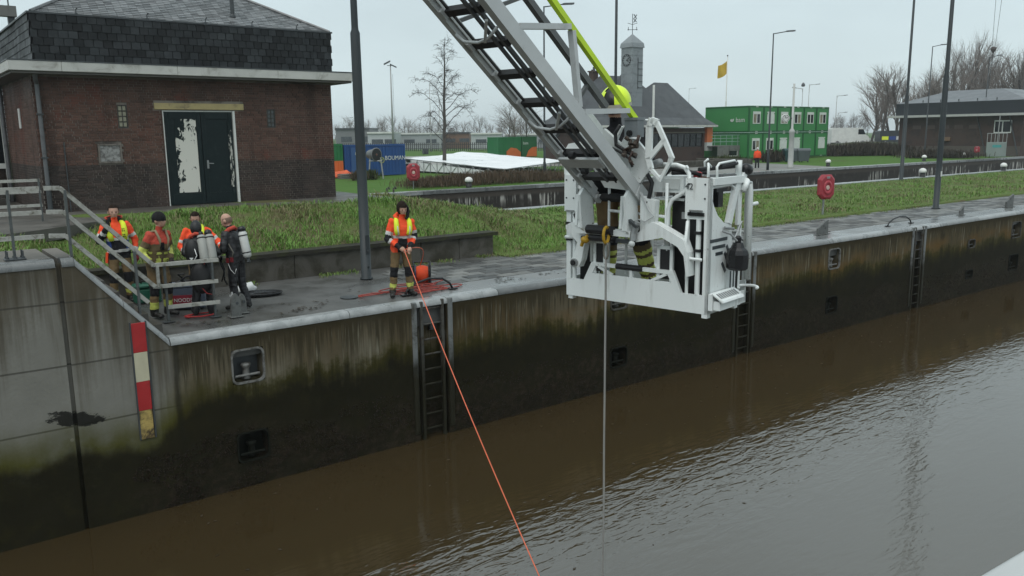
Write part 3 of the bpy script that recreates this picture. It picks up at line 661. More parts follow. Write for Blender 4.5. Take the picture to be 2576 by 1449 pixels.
# fascia and soffit
o_ = .5
for a, c in ((XL-o_, 3.82), (3.825, 6.4), (6.405, 9.0), (9.005, XR+o_)):
    b = MB(); b.bbox(a, c, YB-o_, YB-o_+.06, 4.555, 4.775, .008); W(b, 'fascia_board', FASC)
for a, c in ((YB-o_+.061, 24.6), (24.605, 28)):
    b = MB(); b.bbox(XL-o_, XL-o_+.06, a, c, 4.555, 4.775, .008); W(b, 'fascia_board', FASC)
b = MB(); b.bbox(XR+o_-.06, XR+o_, YB-o_+.061, 29, 4.555, 4.775, .008); W(b, 'fascia_board', FASC)
b = MB(); b.box(XL-o_+.062, XR+o_-.062, YB-o_+.062, 29, 4.50, 4.60); W(b, 'soffit', mat('dark_soffit_board', (.13, .125, .115), .8))  # soffit boards in one even dark tone
b = MB(); b.box(XL-o_-.01, XR+o_+.01, YB-o_-.01, 29, 4.777, 4.80); W(b, 'drip_edge', DSTEEL)
# mansard with hung slates
b = MB(); b.box(XL+.10, XR+.06, YB, 28.8, 4.80, 5.87); W(b, 'mansard', mat('felt_black', (.012, .013, .014), .8))
SW, SH = .212, .178
def slate(w, h, thick=.012):
    b = MB(); b.bbox(-w/2, w/2, -thick, 0, 0, h, .003); return b
sme = slate(SW-.012, SH*1.18).data('shingle', SLATE); ns = 0; rs_ = MB()
tilt = rad(-4.5)
for r in range(6):
    z = 4.81+SH*r; x = XL+.12-(SW/2 if r % 2 else 0)
    while x < XR+.02:
        cx = x+SW/2; x += SW
        if cx < XL+.19 or cx > XR-.03:
            p, q = max(cx-SW/2+.006, XL+.085), min(cx+SW/2-.006, XR+.075)
            if q-p > .03: rs_.obox((p, YB-.03, z), (q-p, 0, 0), (0, .012, 0), (0, .014, SH*1.12))
            continue
        piece('shingle', sme, bb, (cx-XL, -.030+random.uniform(-.004, .002), z-ZB), (tilt+random.uniform(-.012, .012), random.uniform(-.02, .02), 0)); ns += 1
    y = YB-.03+(SW/2 if r % 2 else 0)
    while y < 28.6:
        cy = y+SW/2; y += SW
        if ns < 300 and cy < YB+2.0: piece('shingle', sme, bb, (.10-.028, cy-YB, z-ZB), (tilt, random.uniform(-.02, .02), -PI/2)); ns += 1
        else: rs_.obox((XL+.075, y-SW+.004, z), (.014, 0, 0), (0, SW-.014, 0), (.022, 0, SH*1.15))
W(rs_, 'shingles', SLATE, kind='stuff')
b = MB(); b.box(XL+.04, XR+.10, YB-.05, YB+.06, 5.872, 5.915); b.box(XL+.04, XL+.14, YB+.061, 28.7, 5.872, 5.915); W(b, 'parapet_cap', DSTEEL)
# hipped roof of small slates
s_ = .55; x0, x1, y0, zt = XL+.11, XR+.08, YB+.0, 5.88; tmax = 3.4
b = MB(); b.mesh([(x0, y0, zt), (x1, y0, zt), (x1, y0+7.2, zt), (x0, y0+7.2, zt), (x0+tmax, y0+tmax, zt+s_*tmax), (x1-tmax, y0+tmax, zt+s_*tmax)], [(0, 1, 5, 4), (1, 2, 5), (2, 3, 4, 5), (3, 0, 4)]); W(b, 'roof', SLATE)
sl = MB(); st = .115; ct = 1/math.hypot(1, s_)
for k in range(int(tmax/ (st*ct))-1):
    t0 = k*st*ct+.01; dz = s_
    a, c = x0+t0+.03, x1-t0-.03; x = a-(.09 if k % 2 else 0)
    while x < c:
        p, q = max(x, a), min(x+.18, c); x += .186
        if q-p < .03: continue
        j = random.uniform(0, .004); sl.obox((p, y0+t0-.006, zt+s_*t0+.006+j), (q-p, 0, 0), (0, st*1.12*ct, st*1.12*ct*s_-.012), (0, -.006, .011))
    y = y0+t0+.03
    while y < y0+7.2-t0-.03:
        sl.obox((x0+t0-.006, y, zt+s_*t0+.006), (0, .18, 0), (st*1.12*ct, 0, st*1.12*ct*s_-.012), (-.006, 0, .011)); y += .186
W(sl, 'roof_slates', SLATE2, kind='stuff')
b = MB()
for sx, xx in ((1, x0), (-1, x1)): b.tube([(xx+sx*.03, y0+.03, zt+.04), (xx+sx*tmax, y0+tmax, zt+s_*tmax+.04)], .045, 6)
W(b, 'hip_cap', SLATE2)
for px, py in ((191, 31), (370, 44), (517, 55), (634, 63), (746, 70)):
    p = PY(px, py, YB+.02); b = MB(); b.tube([(p.x, YB+.02, 5.90), (p.x, YB+.02, 6.02), (p.x+.03, YB-.02, 6.06)], .014, 6); b.bar((p.x-.03, YB+.02, 5.93), (p.x+.03, YB+.02, 5.93), .03, .03); W(b, 'roof_hook', DSTEEL)
p = PY(585, 36, YB+.55); b = MB(); b.tube([(p.x, YB+.55, 6.1), (p.x, YB+.55, 8.6)], .055, 10); b.lathe([(.08, 0), (.08, .05), (.055, .08)], (p.x, YB+.55, 6.18)); W(b, 'vent_pipe', DSTEEL)

# ---- railings, gantry and white shed at the end of the building
def railing(name, label, posts, rails, pm, rm, loc, cat='railing', pr=.03, rw=.05, rh=.06):
    t = thing(name, label, cat, loc)
    for p, q in posts:
        b = MB(); b.bar(p, q, pr*2, pr*2*.55, (1, 0, 0)); b.build('post', pm, t, world=True)
    for pts in rails:
        for a, c in zip(pts, pts[1:]):
            b = MB(); b.bar(a, c, rw, rh); b.build('rail', rm, t, world=True)
    return t
Yr = 13.36
sr = railing('stair_railing', 'worn pale three-rail handrail running down the stair to the quay', 
    [((1.49, Yr, 1.36), (1.49, Yr, 2.33)), ((2.2, Yr, 1.25), (2.2, Yr, 2.30)), ((3.06, Yr+.03, .35), (3.06, Yr+.03, 1.33)), ((3.68, 14.2, 0), (3.68, 14.2, .96)), ((4.42, 14.1, 0), (4.42, 14.1, .97))],
    [[(-4, Yr, 2.34), (1.88, Yr, 2.335)], [(1.94, Yr, 2.335), (2.14, Yr, 2.33), (3.34, Yr+.15, 1.08), (3.50, 14.18, .98), (4.53, 14.08, .98)],
     [(-4, Yr, 2.0), (1.88, Yr, 2.0)], [(1.94, Yr, 2.0), (2.15, Yr, 1.99), (3.34, Yr+.15, .74), (3.50, 14.18, .62), (4.50, 14.08, .62)],
     [(-4, Yr, 1.66), (1.88, Yr, 1.66)], [(1.94, Yr, 1.66), (2.15, Yr, 1.645), (3.20, Yr+.05, .52)], [(3.68, 14.17, .26), (4.50, 14.06, .26)]], POSTM, RAILM, (2.2, Yr, 0))
b = MB(); b.bar((3.56, 14.15, .62), (3.56, 14.15, .96), .045, .045, (1, 0, 0)); b.build('short_post', RAILM, sr, world=True)
b = MB(); b.bbox(1.36, 1.62, Yr-.1, Yr+.1, 1.362, 1.385, .004)
for i in (-1, 0, 1):
    for j in (-1, 1): b.lathe([(.022, 0), (.022, .03), (.011, .031), (.011, .11), (0.002, .115)], (1.49+i*.095, Yr+j*.07, 1.38), n=6)
b.build('base_plate', DSTEEL, sr, world=True)
for x, y in ((3.68, 14.2), (4.42, 14.1)):
    b = MB(); b.bbox(x-.09, x+.09, y-.07, y+.07, 0.006, .02, .004); b.build('base_plate', DSTEEL, sr, world=True)
Y2 = 20.2
railing('landing_railing', 'pale horizontal rails beside the drainpipe of the brick building', [((x, Y2, 1.27), (x, Y2, 2.2)) for x in (.4, 1.7, 2.85)],
    [[(-3, Y2, z), (2.88, Y2, z)] for z in (2.17, 1.93, 1.64)], POSTM, RAILM, (1.5, Y2, 1.27))
Yg = 33.
ga = thing('steel_gantry', 'grey steel gantry with a railed deck rising behind the brick building', 'gantry', (1, Yg, 1))
p0, p1 = PY(-60, 22, Yg), PY(40, 30, Yg)
for z, h in ((p1.z, .34), (p1.z-1.0, .2)):
    b = MB(); b.bar((-5, Yg, z), (p1.x, Yg, z), .3, h); b.build('beam', CONC, ga, world=True)
for x in (p1.x-.15, p1.x-2.4):
    b = MB(); b.bar((x, Yg+.1, 1.), (x, Yg+.1, p1.z), .2, .2, (1, 0, 0)); b.build('column', DSTEEL, ga, world=True)
for k in range(8):
    b = MB(); b.bar((p1.x-.2-k*.55, Yg, p1.z+.1), (p1.x-.2-k*.55, Yg, p1.z+1.2), .04, .04, (1, 0, 0)); b.build('post', POSTM, ga, world=True)
for z in (.65, 1.2):
    b = MB(); b.bar((-5, Yg, p1.z+z), (p1.x, Yg, p1.z+z), .05, .05); b.build('rail', RAILM, ga, world=True)
b = MB(); b.bar((p1.x-.2, Yg, p1.z-1.), (p1.x-2.4, Yg, p1.z-3.2), .1, .1); b.bar((p1.x-2.4, Yg, p1.z-1.), (p1.x-.3, Yg, p1.z-3.2), .1, .1); b.build('brace', DSTEEL, ga, world=True)
Ys = 28.6; a = PY(11, 300, Ys); zt_ = PY(4, 238, Ys).z; zb_ = PY(8, 390, Ys).z
sh = thing('glazed_porch', 'white framed glazed porch at the end of the brick building', 'porch', (a.x-1, Ys, 1.2))
b = MB(); b.box(a.x-.12, a.x, Ys-.1, Ys+2, 1.2, zt_); b.box(a.x-3, a.x-.12, Ys-.1, Ys-.0, zt_-.2, zt_); b.box(a.x-3, a.x-.12, Ys-.1, Ys, 2.2, 2.35); b.box(a.x-1.1, a.x-1.0, Ys-.09, Ys, 2.351, zt_-.201); b.build('frame', WHITEP, sh, world=True)
b = MB(); b.box(a.x-3, a.x-.121, Ys-.04, Ys+1.8, 2.351, zt_-.201); b.build('pane', GLAS, sh, world=True)
b = MB(); b.box(a.x-3, a.x-.121, Ys-.05, Ys+1.8, 1.0, 2.199); b.build('wall', PLB, sh, world=True)
ss = thing('outside_step', 'grey concrete steps climbing to the glazed porch', 'steps', (1.5, 26, 1.27))
for k in range(5):
    b = MB(); b.box(.2, 2.9, 26.2+k*.32, 28.4, 1.27+.19*k, 1.27+.19*(k+1)-.004); b.build('step', SLAB, ss, world=True)
# ================================================================== furniture of the lock
# ---- wall ladders in their slots
lad_lab = ['steel lock ladder straight below the line tender with its grey guard plates', 'lock ladder in the wall beside the black lamp of the white basket', 'farther lock ladder below the arched handle on the quay downstream of the basket']
for li, (a, b_) in enumerate(LADX):
    t = thing('lock_ladder', lad_lab[li], 'ladder', (a, YW, -.1), group='ladders in the lock wall')
    w = b_-a
    for x in (a+.07, b_-.13):
        b = MB(); b.bbox(x, x+.06, YW-.02, YW+.06, -3.2, -.02, .008); b.build('stile', RUSTY, t, world=True)
    b = MB(); b.tube([(a+.131, YW+.02, 0), (b_-.131, YW+.02, 0)], .021, 8); me = None
    z = -.17
    while z > -3.1:
        b = MB(); b.tube([(a+.131-a, .02, 0), (b_-.131-a, .02, 0)], .02, 8)
        if me is None: me = b.data('rung', RUSTY, True)
        piece('rung', me, t, (0, 0, z+.1)); z -= .292
    for x in (a-.115, b_+.015):
        b = MB(); b.bbox(x, x+.10, YW-.035, YW+.04, -2.55, -.015, .012); b.build('guard_plate', mat('grey_guard_steel', (.17, .18, .18), .45, 0, vs=4, dirt=((.06, .058, .05), .42, 2.5), weed=True), t, world=True)
    b = MB(); b.bbox(a+.36, a+.50, YW+.12, YW+.2, -.62, -.34, .01); b.build('bracket', DSTEEL, t, world=True)
hl = ['black arched grab handle by the feet of the line tender', 'black arched grab handle behind the white basket', 'black arched grab handle at the top of the farther ladder']
for hi, (x, dx) in enumerate(((8.42, .55), (17.75, .62), (26.3, .75))):
    t = thing('grab_handle', hl[hi], 'grab handle', (x, 13.55, 0), group='grab handles over the ladders')
    y = 13.62
    pts = [(x-dx, y, .02), (x-dx*.92, y, .10), (x-dx*.6, y, .21), (x, y+.02, .27), (x+dx*.55, y+.02, .24), (x+dx*.85, y, .13), (x+dx*.95, y-.01, .02)]
    b = MB(); b.tube(pts, .022, 8); b.build('bar', mat('black_painted_steel', (.016, .016, .017), .4, .1, vs=8), t, sm=True, world=True)
    for e in (pts[0], pts[-1]):
        b = MB(); b.bbox(e[0]-.09, e[0]+.09, e[1]-.06, e[1]+.06, .004, .03, .006); b.build('foot_plate', MATS['black_painted_steel'], t, world=True)
# ---- bollards set into the wall
FRM = mat('scuffed_recess_frame', (.20, .20, .19), .5, .2, vs=8, dirt=((.07, .065, .055), .45, 8.))
FRD = mat('weed_black_recess_frame', (.009, .010, .007), .7, vs=8, spec=.1)
lab = ['pale framed bollard recess nearest the stair in the lock wall', 'black weedy bollard recess low down near the gauge board', 'upper bollard recess hidden behind the basket', 'black bollard recess low on the wall behind the hanging rope', 'pale bollard recess in the wall below the upright grey fin', 'black bollard recess near the water below the pale one beside the basket',
       'small upper recess downstream of the farther ladder', 'small lower recess just above the water far downstream', 'upper recess by the far end of the visible wall', 'lower recess by the far end of the visible wall']
for i, (x0, x1, z0, z1) in enumerate(REC):
    up = z0 > -1.3; m = FRM if up and i in (0, 4) else FRD if not up else RUSTY
    t = thing('recessed_bollard', lab[i], 'bollard', ((x0+x1)/2, YW, z0), group='bollards set into the lock wall')
    cx, cz = (x0+x1)/2, (z0+z1)/2; hw, hh = (x1-x0)/2, (z1-z0)/2; r = min(.11, hw*.4); b = MB()
    def rr(hw, hh, r): return [(sx*(hw-r)+r*math.cos(q), sz*(hh-r)+r*math.sin(q)) for sx, sz, q0 in ((1, 1, 0), (-1, 1, PI/2), (-1, -1, PI), (1, -1, 1.5*PI)) for q in [q0+PI/2*k/4 for k in range(5)]]
    O, I = rr(hw+.010, hh+.010, r), rr(hw-.018, hh-.018, r*.9); n = len(O)
    vs = [(cx+p[0], YW-.022, cz+p[1]) for p in O]+[(cx+p[0], YW-.022, cz+p[1]) for p in I]+[(cx+p[0], YW+.02, cz+p[1]) for p in O]+[(cx+p[0], YW+.03, cz+p[1]) for p in I]
    b.mesh(vs, [f for k in range(n) for f in ((k, n+k, n+(k+1) % n, (k+1) % n), (k, (k+1) % n, 2*n+(k+1) % n, 2*n+k), (n+k, 3*n+k, 3*n+(k+1) % n, n+(k+1) % n))]); b.build('frame', m, t, sm=False, world=True)
    b = MB(); b.box(x0+.03, x1-.03, YW+.24, YW+.26, z0+.03, z1-.03); b.build('back_plate', FRD if not up else DSTEEL, t, world=True)
    b = MB(); b.lathe([(.075, 0), (.06, .05), (.052, .16), (.07, .20), (.085, .24), (.07, .26), (.0, .265)], (cx, YW+.12, z0+.04), n=12); b.build('bollard_post', m, t, sm=True, world=True)
    b = MB(); b.tube([(x0+.06, YW+.06, z0+.11), (x1-.06, YW+.06, z0+.11)], .022, 8); b.build('cross_bar', m, t, world=True)
# ---- tide gauge board
t = thing('gauge_board', 'red and cream gauge board bolted to the lock wall below the stair', 'gauge board', (2.9, YW, -1.5))
RED = mat('gauge_red', (.36, .022, .024), .5, vs=4, dirt=((.2, .02, .02), .3, 4.)); CRM = mat('gauge_cream', (.50, .47, .34), .55, vs=4, dirt=((.36, .32, .2), .35, 6.))
CRD = mat('gauge_cream_muddy', (.42, .31, .10), .6, vs=6, dirt=((.055, .038, .02), .52, 7.))
for k, m in enumerate((RED, CRM, RED, CRD)):
    b = MB(); zt = .31-.452*k; b.bbox(2.82-.004*k, 3.02-.004*k, YW-.03, YW-.004, zt-.449, zt, .004)
    o = b.build('panel', m, t, world=True); o['label'] = ['red panel at the top', 'cream panel', 'lower red panel', 'muddy cream panel at the bottom'][k]
b = MB(); b.bbox(2.80, 2.82, YW-.035, YW-.002, -1.5, .33, .003); b.bbox(3.02, 3.04, YW-.035, YW-.002, -1.5, .33, .003); b.build('edge_strip', DSTEEL, t, world=True)
# ---- upright grey fins on the quay edge
FIN = mat('grey_fin_steel', (.125, .13, .125), .55, .2, vs=8, dirt=((.06, .06, .055), .42, 9.))
def fin(x, y, label, h, w, kind):
    t = thing('mooring_fin', label, 'mooring fin', (x, y, 0), group='upright steel fins on the quay edge')
    if kind: poly = [(-w/2, .01), (w/2, .01), (w/2, h*.62), (w*.36, h*.86), (w*.1, h), (-w*.1, h), (-w*.36, h*.86), (-w/2, h*.62)]
    else: poly = [(-w/2, .01), (w/2, .01), (w/2, h), (w*.25, h*.92), (-w/2, h*.45)]
    b = MB(); b.prism(poly, (x, y-.03, 0), (1, 0, 0), (0, 0, 1), (0, .06, 0)); b.build('plate', FIN, t, world=True)
    b = MB(); b.lathe([(.025, -.004), (.025, .004)], (x+.02, y-.033, h*.6), (0, -1, 0), 10); b.build('bolt', DSTEEL, t, world=True)
    b = MB(); b.bbox(x-w/2-.03, x+w/2+.03, y-.09, y+.12, .002, .016, .003); b.build('foot_plate', FIN, t, world=True)
fin(4.70, 13.88, 'pale round-topped steel fin in front of the bald diver', .40, .17, 1); fin(4.90, 14.12, 'thin round-topped fin half hidden behind its twin', .34, .13, 1)
fin(22.25, 13.85, 'grey pointed fin on the quay edge below the nearer red lifebuoy case', .42, .52, 0); fin(30.95, 13.8, 'small dark fin on the quay edge past the arched handle', .34, .26, 0); fin(35.4, 14.0, 'grey pointed fin farthest down the quay', .5, .62, 0)
b = MB(); b.lathe([(.17, 0), (.17, .006)], (6.98, 14.2, .001), n=20); tag(b.build('drain_cover', DSTEEL), 'small round iron cover in the wet quay floor', 'drain cover')
# ---- lamp posts and masts
POLE = mat('dark_lamp_post_paint', (.034, .041, .044), .5, 0, vs=1.5, spec=.25)
POLL = mat('pale_lamp_post_paint', (.30, .31, .30), .5, .1, vs=2)
def post(name, label, x, y, h, prof, m, cat='lamp post', group=None, head=None, z0=0., lean=(0, 0)):
    t = thing(name, label, cat, (x, y, z0), group=group)
    b = MB(); b.lathe(prof, (0, 0, 0), (lean[0], lean[1], 1), 14); b.build('pole', m, t, sm=True)
    return t
def arm_head(t, h, L, az, m, head_l=.7, rise=.12, style='flat', r=.035):
    d = V((math.cos(az), math.sin(az), 0))
    b = MB()
    if style == 'crook': b.tube([(0, 0, h-.6)]+[V((0, 0, h-.6))+d*(L/2*(1-math.cos(q)))+V((0, 0, .6*math.sin(q))) for q in np.linspace(0, PI*.95, 9)], r, 8)
    elif style == 'curve': b.tube([V((0, 0, h-.9)), V((0, 0, h-.35))+d*.06, V((0, 0, h-.1))+d*.25, V((0, 0, h))+d*L], r, 8)
    else: b.tube([V((0, 0, h-.04)), V((0, 0, h+rise))+d*L], r, 8)
    b.build('arm', m, t)
    b = MB(); hz = h+rise if style == 'flat' else h
    if style == 'crook': b.lathe([(.05, .12), (.14, .0), (.16, -.14), (.10, -.2)], d*L+V((0, 0, h-.55)), n=10)
    else: b.obox(d*(L-.05)+V((-d.y*.13, d.x*.13, hz-.05)), d*head_l+V((0, 0, rise*.3)), V((d.y, -d.x, 0))*.26, V((0, 0, .11)))
    b.build('lamp_head', mat('lamp_head_grey', (.10, .105, .11), .5, .1), t)
P1 = post('lamp_post', 'thick dark grey post on the quay beside the line tender', 8.22, 15.85, 9, [(.135, 0), (.135, .03), (.108, .031), (.104, 2.6), (.098, 5.08), (.074, 5.14), (.070, 5.2), (.058, 11)], POLE, lean=(-.004, 0))
b = MB(); b.box(-.045, .045, -.112, -.104, .55, .95); b.build('hatch', POLE, P1)
for z in (.28, .62): 
    b = MB(); b.lathe([(.02, 0), (.02, .03)], (.0, -.098, z), (0, -1, 0), 8); b.build('bolt', DSTEEL, P1)
arm_head(P1, 11, 1.4, -PI/2, POLE)
P2 = post('lamp_post', 'leaning dark post on the quay beyond the nearer red lifebuoy case', 32.8, 15.6, 11, [(.16, 0), (.16, .04), (.112, .05), (.108, 2.0), (.102, 5), (.078, 5.08), (.062, 11)], POLE); arm_head(P2, 11, 1.4, -PI/2, POLE)
b = MB(); b.box(-.05, .05, -.118, -.106, 1.25, 1.45); b.build('hatch', WHITEP, P2)
P3 = post('lamp_post', 'dark post in the grass by the second lock behind the leaning one', 49.4, 25.7, 12, [(.16, 0), (.15, .05), (.112, .06), (.105, 5), (.078, 5.1), (.06, 12)], POLE); arm_head(P3, 12, 1.4, PI/2, POLE)
P4 = post('lamp_post', 'dark post rising behind the yellow helmet of the person in the basket', 25.3, 25.7, 11, [(.13, 0), (.12, .05), (.085, .06), (.08, 5), (.062, 5.1), (.05, 11)], POLE); arm_head(P4, 11, 1.4, PI/2, POLE)
az0 = rad(-10)
for x, y, h, lab in ((57.4, 40.9, 10.6, 'street lamp with one flat arm in front of the green site offices'), (93.5, 46.2, 12.0, 'street lamp with one flat arm rising before the brick pump house'), (103.5, 44.5, 11.2, 'street lamp by the grey gate panel at the pump house'), (35.4, 42.5, 11.05, 'street lamp with one flat arm half hidden behind the rescue ladder')):
    t = post('street_lamp', lab, x, y, h, [(.11, 0), (.095, 1.2), (.075, 1.25), (.045, h)], POLE, group='street lamps along the far lock side')
    arm_head(t, h, 1.5, az0, POLE, .75, .22)
# ---- lifebuoy cases
LBR = mat('lifebuoy_red', (.30, .030, .042), .45, vs=4, dirt=((.2, .03, .04), .35, 5.))
def lifebuoy(x, y, z, s, rz, label, wall=False, post_h=1.0):
    t = thing('lifebuoy_case', label, 'lifebuoy', (x, y, z), rz, group='red lifebuoy cases')
    oc = lambda a, c: [(a*.52, -c), (a, -c*.62), (a, c*.62), (a*.52, c), (-a*.52, c), (-a, c*.62), (-a, -c*.62), (-a*.52, -c)]
    b = MB(); A, B_, Cc = oc(.34*s, .44*s), oc(.34*s, .44*s), oc(.27*s, .37*s); zc = post_h+.42*s
    vs = [(p[0], .06, zc+p[1]) for p in A]+[(p[0], -.05, zc+p[1]) for p in B_]+[(p[0], -.10, zc+p[1]) for p in Cc]
    b.mesh(vs, [tuple(range(8))]+[(8*k+i, 8*k+8+i, 8*k+8+(i+1) % 8, 8*k+(i+1) % 8) for k in (0, 1) for i in range(8)]+[tuple(range(23, 15, -1))]); b.build('case', LBR, t)
    b = MB(); n, m_ = 20, 8; R1, R2 = .17*s, .055*s; vs = []
    for i in range(n):
        for j in range(m_):
            q, w = 2*PI*i/n, 2*PI*j/m_; vs.append(((R1+R2*math.cos(w))*math.cos(q)*.9, -.10-R2*math.sin(w)*.6, zc-.02+(R1+R2*math.cos(w))*math.sin(q)*1.15))
    b.mesh(vs, [(i*m_+j, i*m_+(j+1) % m_, ((i+1) % n)*m_+(j+1) % m_, ((i+1) % n)*m_+j) for i in range(n) for j in range(m_)]); b.build('ring', mat('lifebuoy_red_ring', (.36, .045, .06), .4, vs=4), t, sm=True)
    b = MB(); b.lathe([(.085*s, 0), (.07*s, .02), (0, .022)], (0, -.10, zc-.02), (0, -1, 0), 12); b.build('centre_plate', mat('lifebuoy_pale_centre', (.55, .42, .36), .5), t)
    b = MB(); b.bbox(-.07*s, .07*s, -.115, -.101, zc+.30*s, zc+.38*s, .003); b.build('catch', STEEL, t)
    if not wall:
        b = MB(); b.bar((0, .09, -.05), (0, .09, zc+.1), .05, .05, (1, 0, 0)); b.build('post', STEEL, t)
lifebuoy(27.3, 16.95, 0, 1.0, rad(-16), 'large red lifebuoy case on a thin post in the grass strip', post_h=.62)
lifebuoy(24.9, 41.7, 0, 1.12, rad(-20), 'red lifebuoy case on a post at the far lock wall by the bushes', post_h=.5)
lifebuoy(97.3, 42.3, 0, .82, rad(-75), 'small red lifebuoy case in front of the brick pump house', post_h=.5)
# ---- white-capped bollards
bl = ['white-capped bollard at the far wall below the brown bushes', 'white-capped bollard on the far wall below the site offices', 'white-capped bollard in the grass beside the leaning dark post', 'white-capped bollard on the far wall before the pump house', 'white-capped bollard by the far wall near the red lifebuoy at the pump house', 'white-capped bollard at the grassy edge farthest downstream', 'white-capped bollard next to the grey gate panel']
for (x, y), l in zip(((27.8, 40.3), (66.5, 41.2), (53.8, 26.6), (83., 41.), (93.5, 42.), (65.7, 26.6), (103.2, 42.1)), bl):
    t = thing('bollard', l, 'bollard', (x, y, .03), group='white-capped bollards'); k = 1.0
    b = MB(); b.lathe([(.19*k, 0), (.17*k, .05), (.15*k, .30)], (0, 0, 0), n=14); b.build('drum', mat('bollard_black', (.02, .02, .02), .5), t, sm=True)
    b = MB(); b.lathe([(.18*k, .30), (.225*k, .33), (.235*k, .42), (.19*k, .52), (.10*k, .58), (0.001, .60)], (0, 0, 0), n=14); b.build('cap', mat('bollard_white', (.66, .66, .63), .5), t, sm=True)
for i, (x, y, l) in enumerate(((22.2, 39.6, 'pair of low iron hooks on the far coping by the brick building'),)):
    t = thing('mooring_hook', l, 'mooring hook', (x, y, .02))
    for dx in (-.22, .18):
        b = MB(); b.tube([(x+dx, y, 0), (x+dx, y, .26), (x+dx+.1, y, .32), (x+dx+.16, y, .2)], .05, 6); b.build('hook', RUSTY, t, world=True)
# ================================================================== rescue basket and turntable ladder
z0_ = 8.4
BO = EYE + ray(1778, 790)*z0_
AD = rad(-11); BA = V((math.sin(AD), math.cos(AD), 0)); BB = V((BA.y, -BA.x, 0)); BZ = V((0, 0, 1))
def L(u, v, w): return BO+BA*u+BB*v+BZ*w          # u along the front, v into the basket, w up
def m_basket():
    m = bpy.data.materials.new('basket_white_paint'); t = nt(m); t.nodes.clear(); n = N(t); P = n.pos()
    st = n.noise(n.pos((11, 11, 1.6)), 1., 5., .65); gr = n.noise(P, 3., 5., .6); sp = n.noise(P, 38., 3., .6)
    c = n.mix(gr, (.68, .72, .71), (.78, .81, .80))
    c = n.mix(n.math('MULTIPLY', n.mapr(st, .50, .72), n.mapr(gr, .38, .62, .1, .65)), c, (.33, .33, .30))          # road film running down
    c = n.mix(n.math('MULTIPLY', n.mapr(sp, .62, .70), n.mapr(gr, .5, .65)), c, (.22, .21, .19))                    # chips and scuffs
    n.out(Base_Color=c, Roughness=n.mapr(st, .3, .7, .28, .6), Specular_IOR_Level=.45); return m
WHT = m_basket()
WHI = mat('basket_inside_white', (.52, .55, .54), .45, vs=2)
ALU = mat('ladder_aluminium', (.50, .52, .52), .42, .1, vs=2.5, dirt=((.36, .37, .36), .32, 4.))
ALD = mat('ladder_dark_and_shaded', (.12, .125, .128), .5, .3, vs=3)
BLK = mat('black_rubber', (.012, .012, .013), .55, vs=6); BLG = mat('black_plastic', (.010, .010, .011), .3, vs=6)
HOSE = mat('black_hose', (.010, .010, .011), .4); YEL = mat('fluorescent_yellow', (.56, .78, .03), .5, vs=3)
BW, BD, BH = 1.79, .86, 1.36
bk = thing('rescue_basket', 'white steel rescue basket hanging over the lock at the foot of the ladder', 'rescue basket', tuple(BO))
def Q(name, m, fn, sm=False, parent=None, **k):
    mb = MB(); fn(mb); return mb.build(name, m, parent or bk, sm, world=True, **k)
def pr(poly, v, d): return lambda b: b.prism(poly, L(0, v, 0), BA, BZ, BB*d)        # plate parallel to the front
def prs(poly, u, d): return lambda b: b.prism(poly, L(u, 0, 0), BB, BZ, BA*d)       # plate parallel to the side
def bx(u0, u1, v0, v1, w0, w1): return lambda b: b.obox(L(u0, v0, w0), BA*(u1-u0), BB*(v1-v0), BZ*(w1-w0))
def tb(pts, r, n=10): return lambda b: b.tube([L(*p) for p in pts], r, n)
# floor and the sill plates
Q('floor', WHT, bx(.0, BW, .03, BD, .0, .05))
Q('floor_mat', BLK, bx(.06, BW-.06, .06, BD-.06, .052, .07))
Q('front_sill', WHT, pr([(0, -.01), (BW, -.01), (BW, .185), (1.55, .185), (1.44, .40), (1.36, .40), (1.43, .275), (1.27, .275), (1.19, .275), (.53, .275), (.42, .275), (.49, .40), (.40, .40), (.30, .18), (.0, .18)], 0, .035))
Q('sill_rail', WHT, bx(.40, 1.44, -.004, .036, .362, .402))
for a, c in (((1.35, .36), (1.17, .275)), ((.48, .36), (.66, .275)), ((.92, .36), (.92, .275))):
    Q('sill_brace', WHT, lambda b: b.bar(L(a[0], .017, a[1]), L(c[0], .017, c[1]), .03, .035, BB))
Q('rail_pad', BLK, lambda b: b.tube([L(.77, .015, .383), L(1.11, .015, .383)], .034, 10))
Q('back_sill', WHI, bx(0, BW, BD-.03, BD, .0, .22)); Q('end_sill', WHI, bx(BW-.03, BW, .036, BD-.03, .0, .2))
# corner posts of the front
Q('corner_post', WHT, pr([(.0, .18), (.06, .18), (.06, .95), (.0, .95)], 0, .05)); Q('corner_post', WHT, pr([(.0, .95), (.28, .95), (.28, 1.36), (.0, 1.36)], 0, .05))
Q('corner_post', WHT, pr([(1.73, .18), (1.79, .18), (1.79, .95), (1.73, .95)], 0, .05)); Q('corner_post', WHT, pr([(1.66, .95), (1.82, .95), (1.82, 1.36), (1.66, 1.36)], 0, .05))
Q('corner_tube', WHT, tb([(.25, .02, .18), (.25, .02, .95)], .017)); Q('corner_tube', WHT, tb([(.13, .02, .18), (.13, .02, .95)], .026)); Q('corner_tube', WHT, tb([(1.69, .02, .18), (1.69, .02, .95)], .024))
for u in (.13, 1.76):
    for w in (.62, .80): Q('tube_clamp', BLK, bx(u-.035, u+.035, -.012, .052, w, w+.03))
Q('gate_latch', BLG, bx(.06, .24, -.02, .0, .985, 1.02)); Q('gate_latch', STEEL, bx(.08, .22, -.025, .0, 1.03, 1.045)); Q('gate_latch', STEEL, bx(1.68, 1.79, -.02, .0, .95, .965))
b_ = MB()
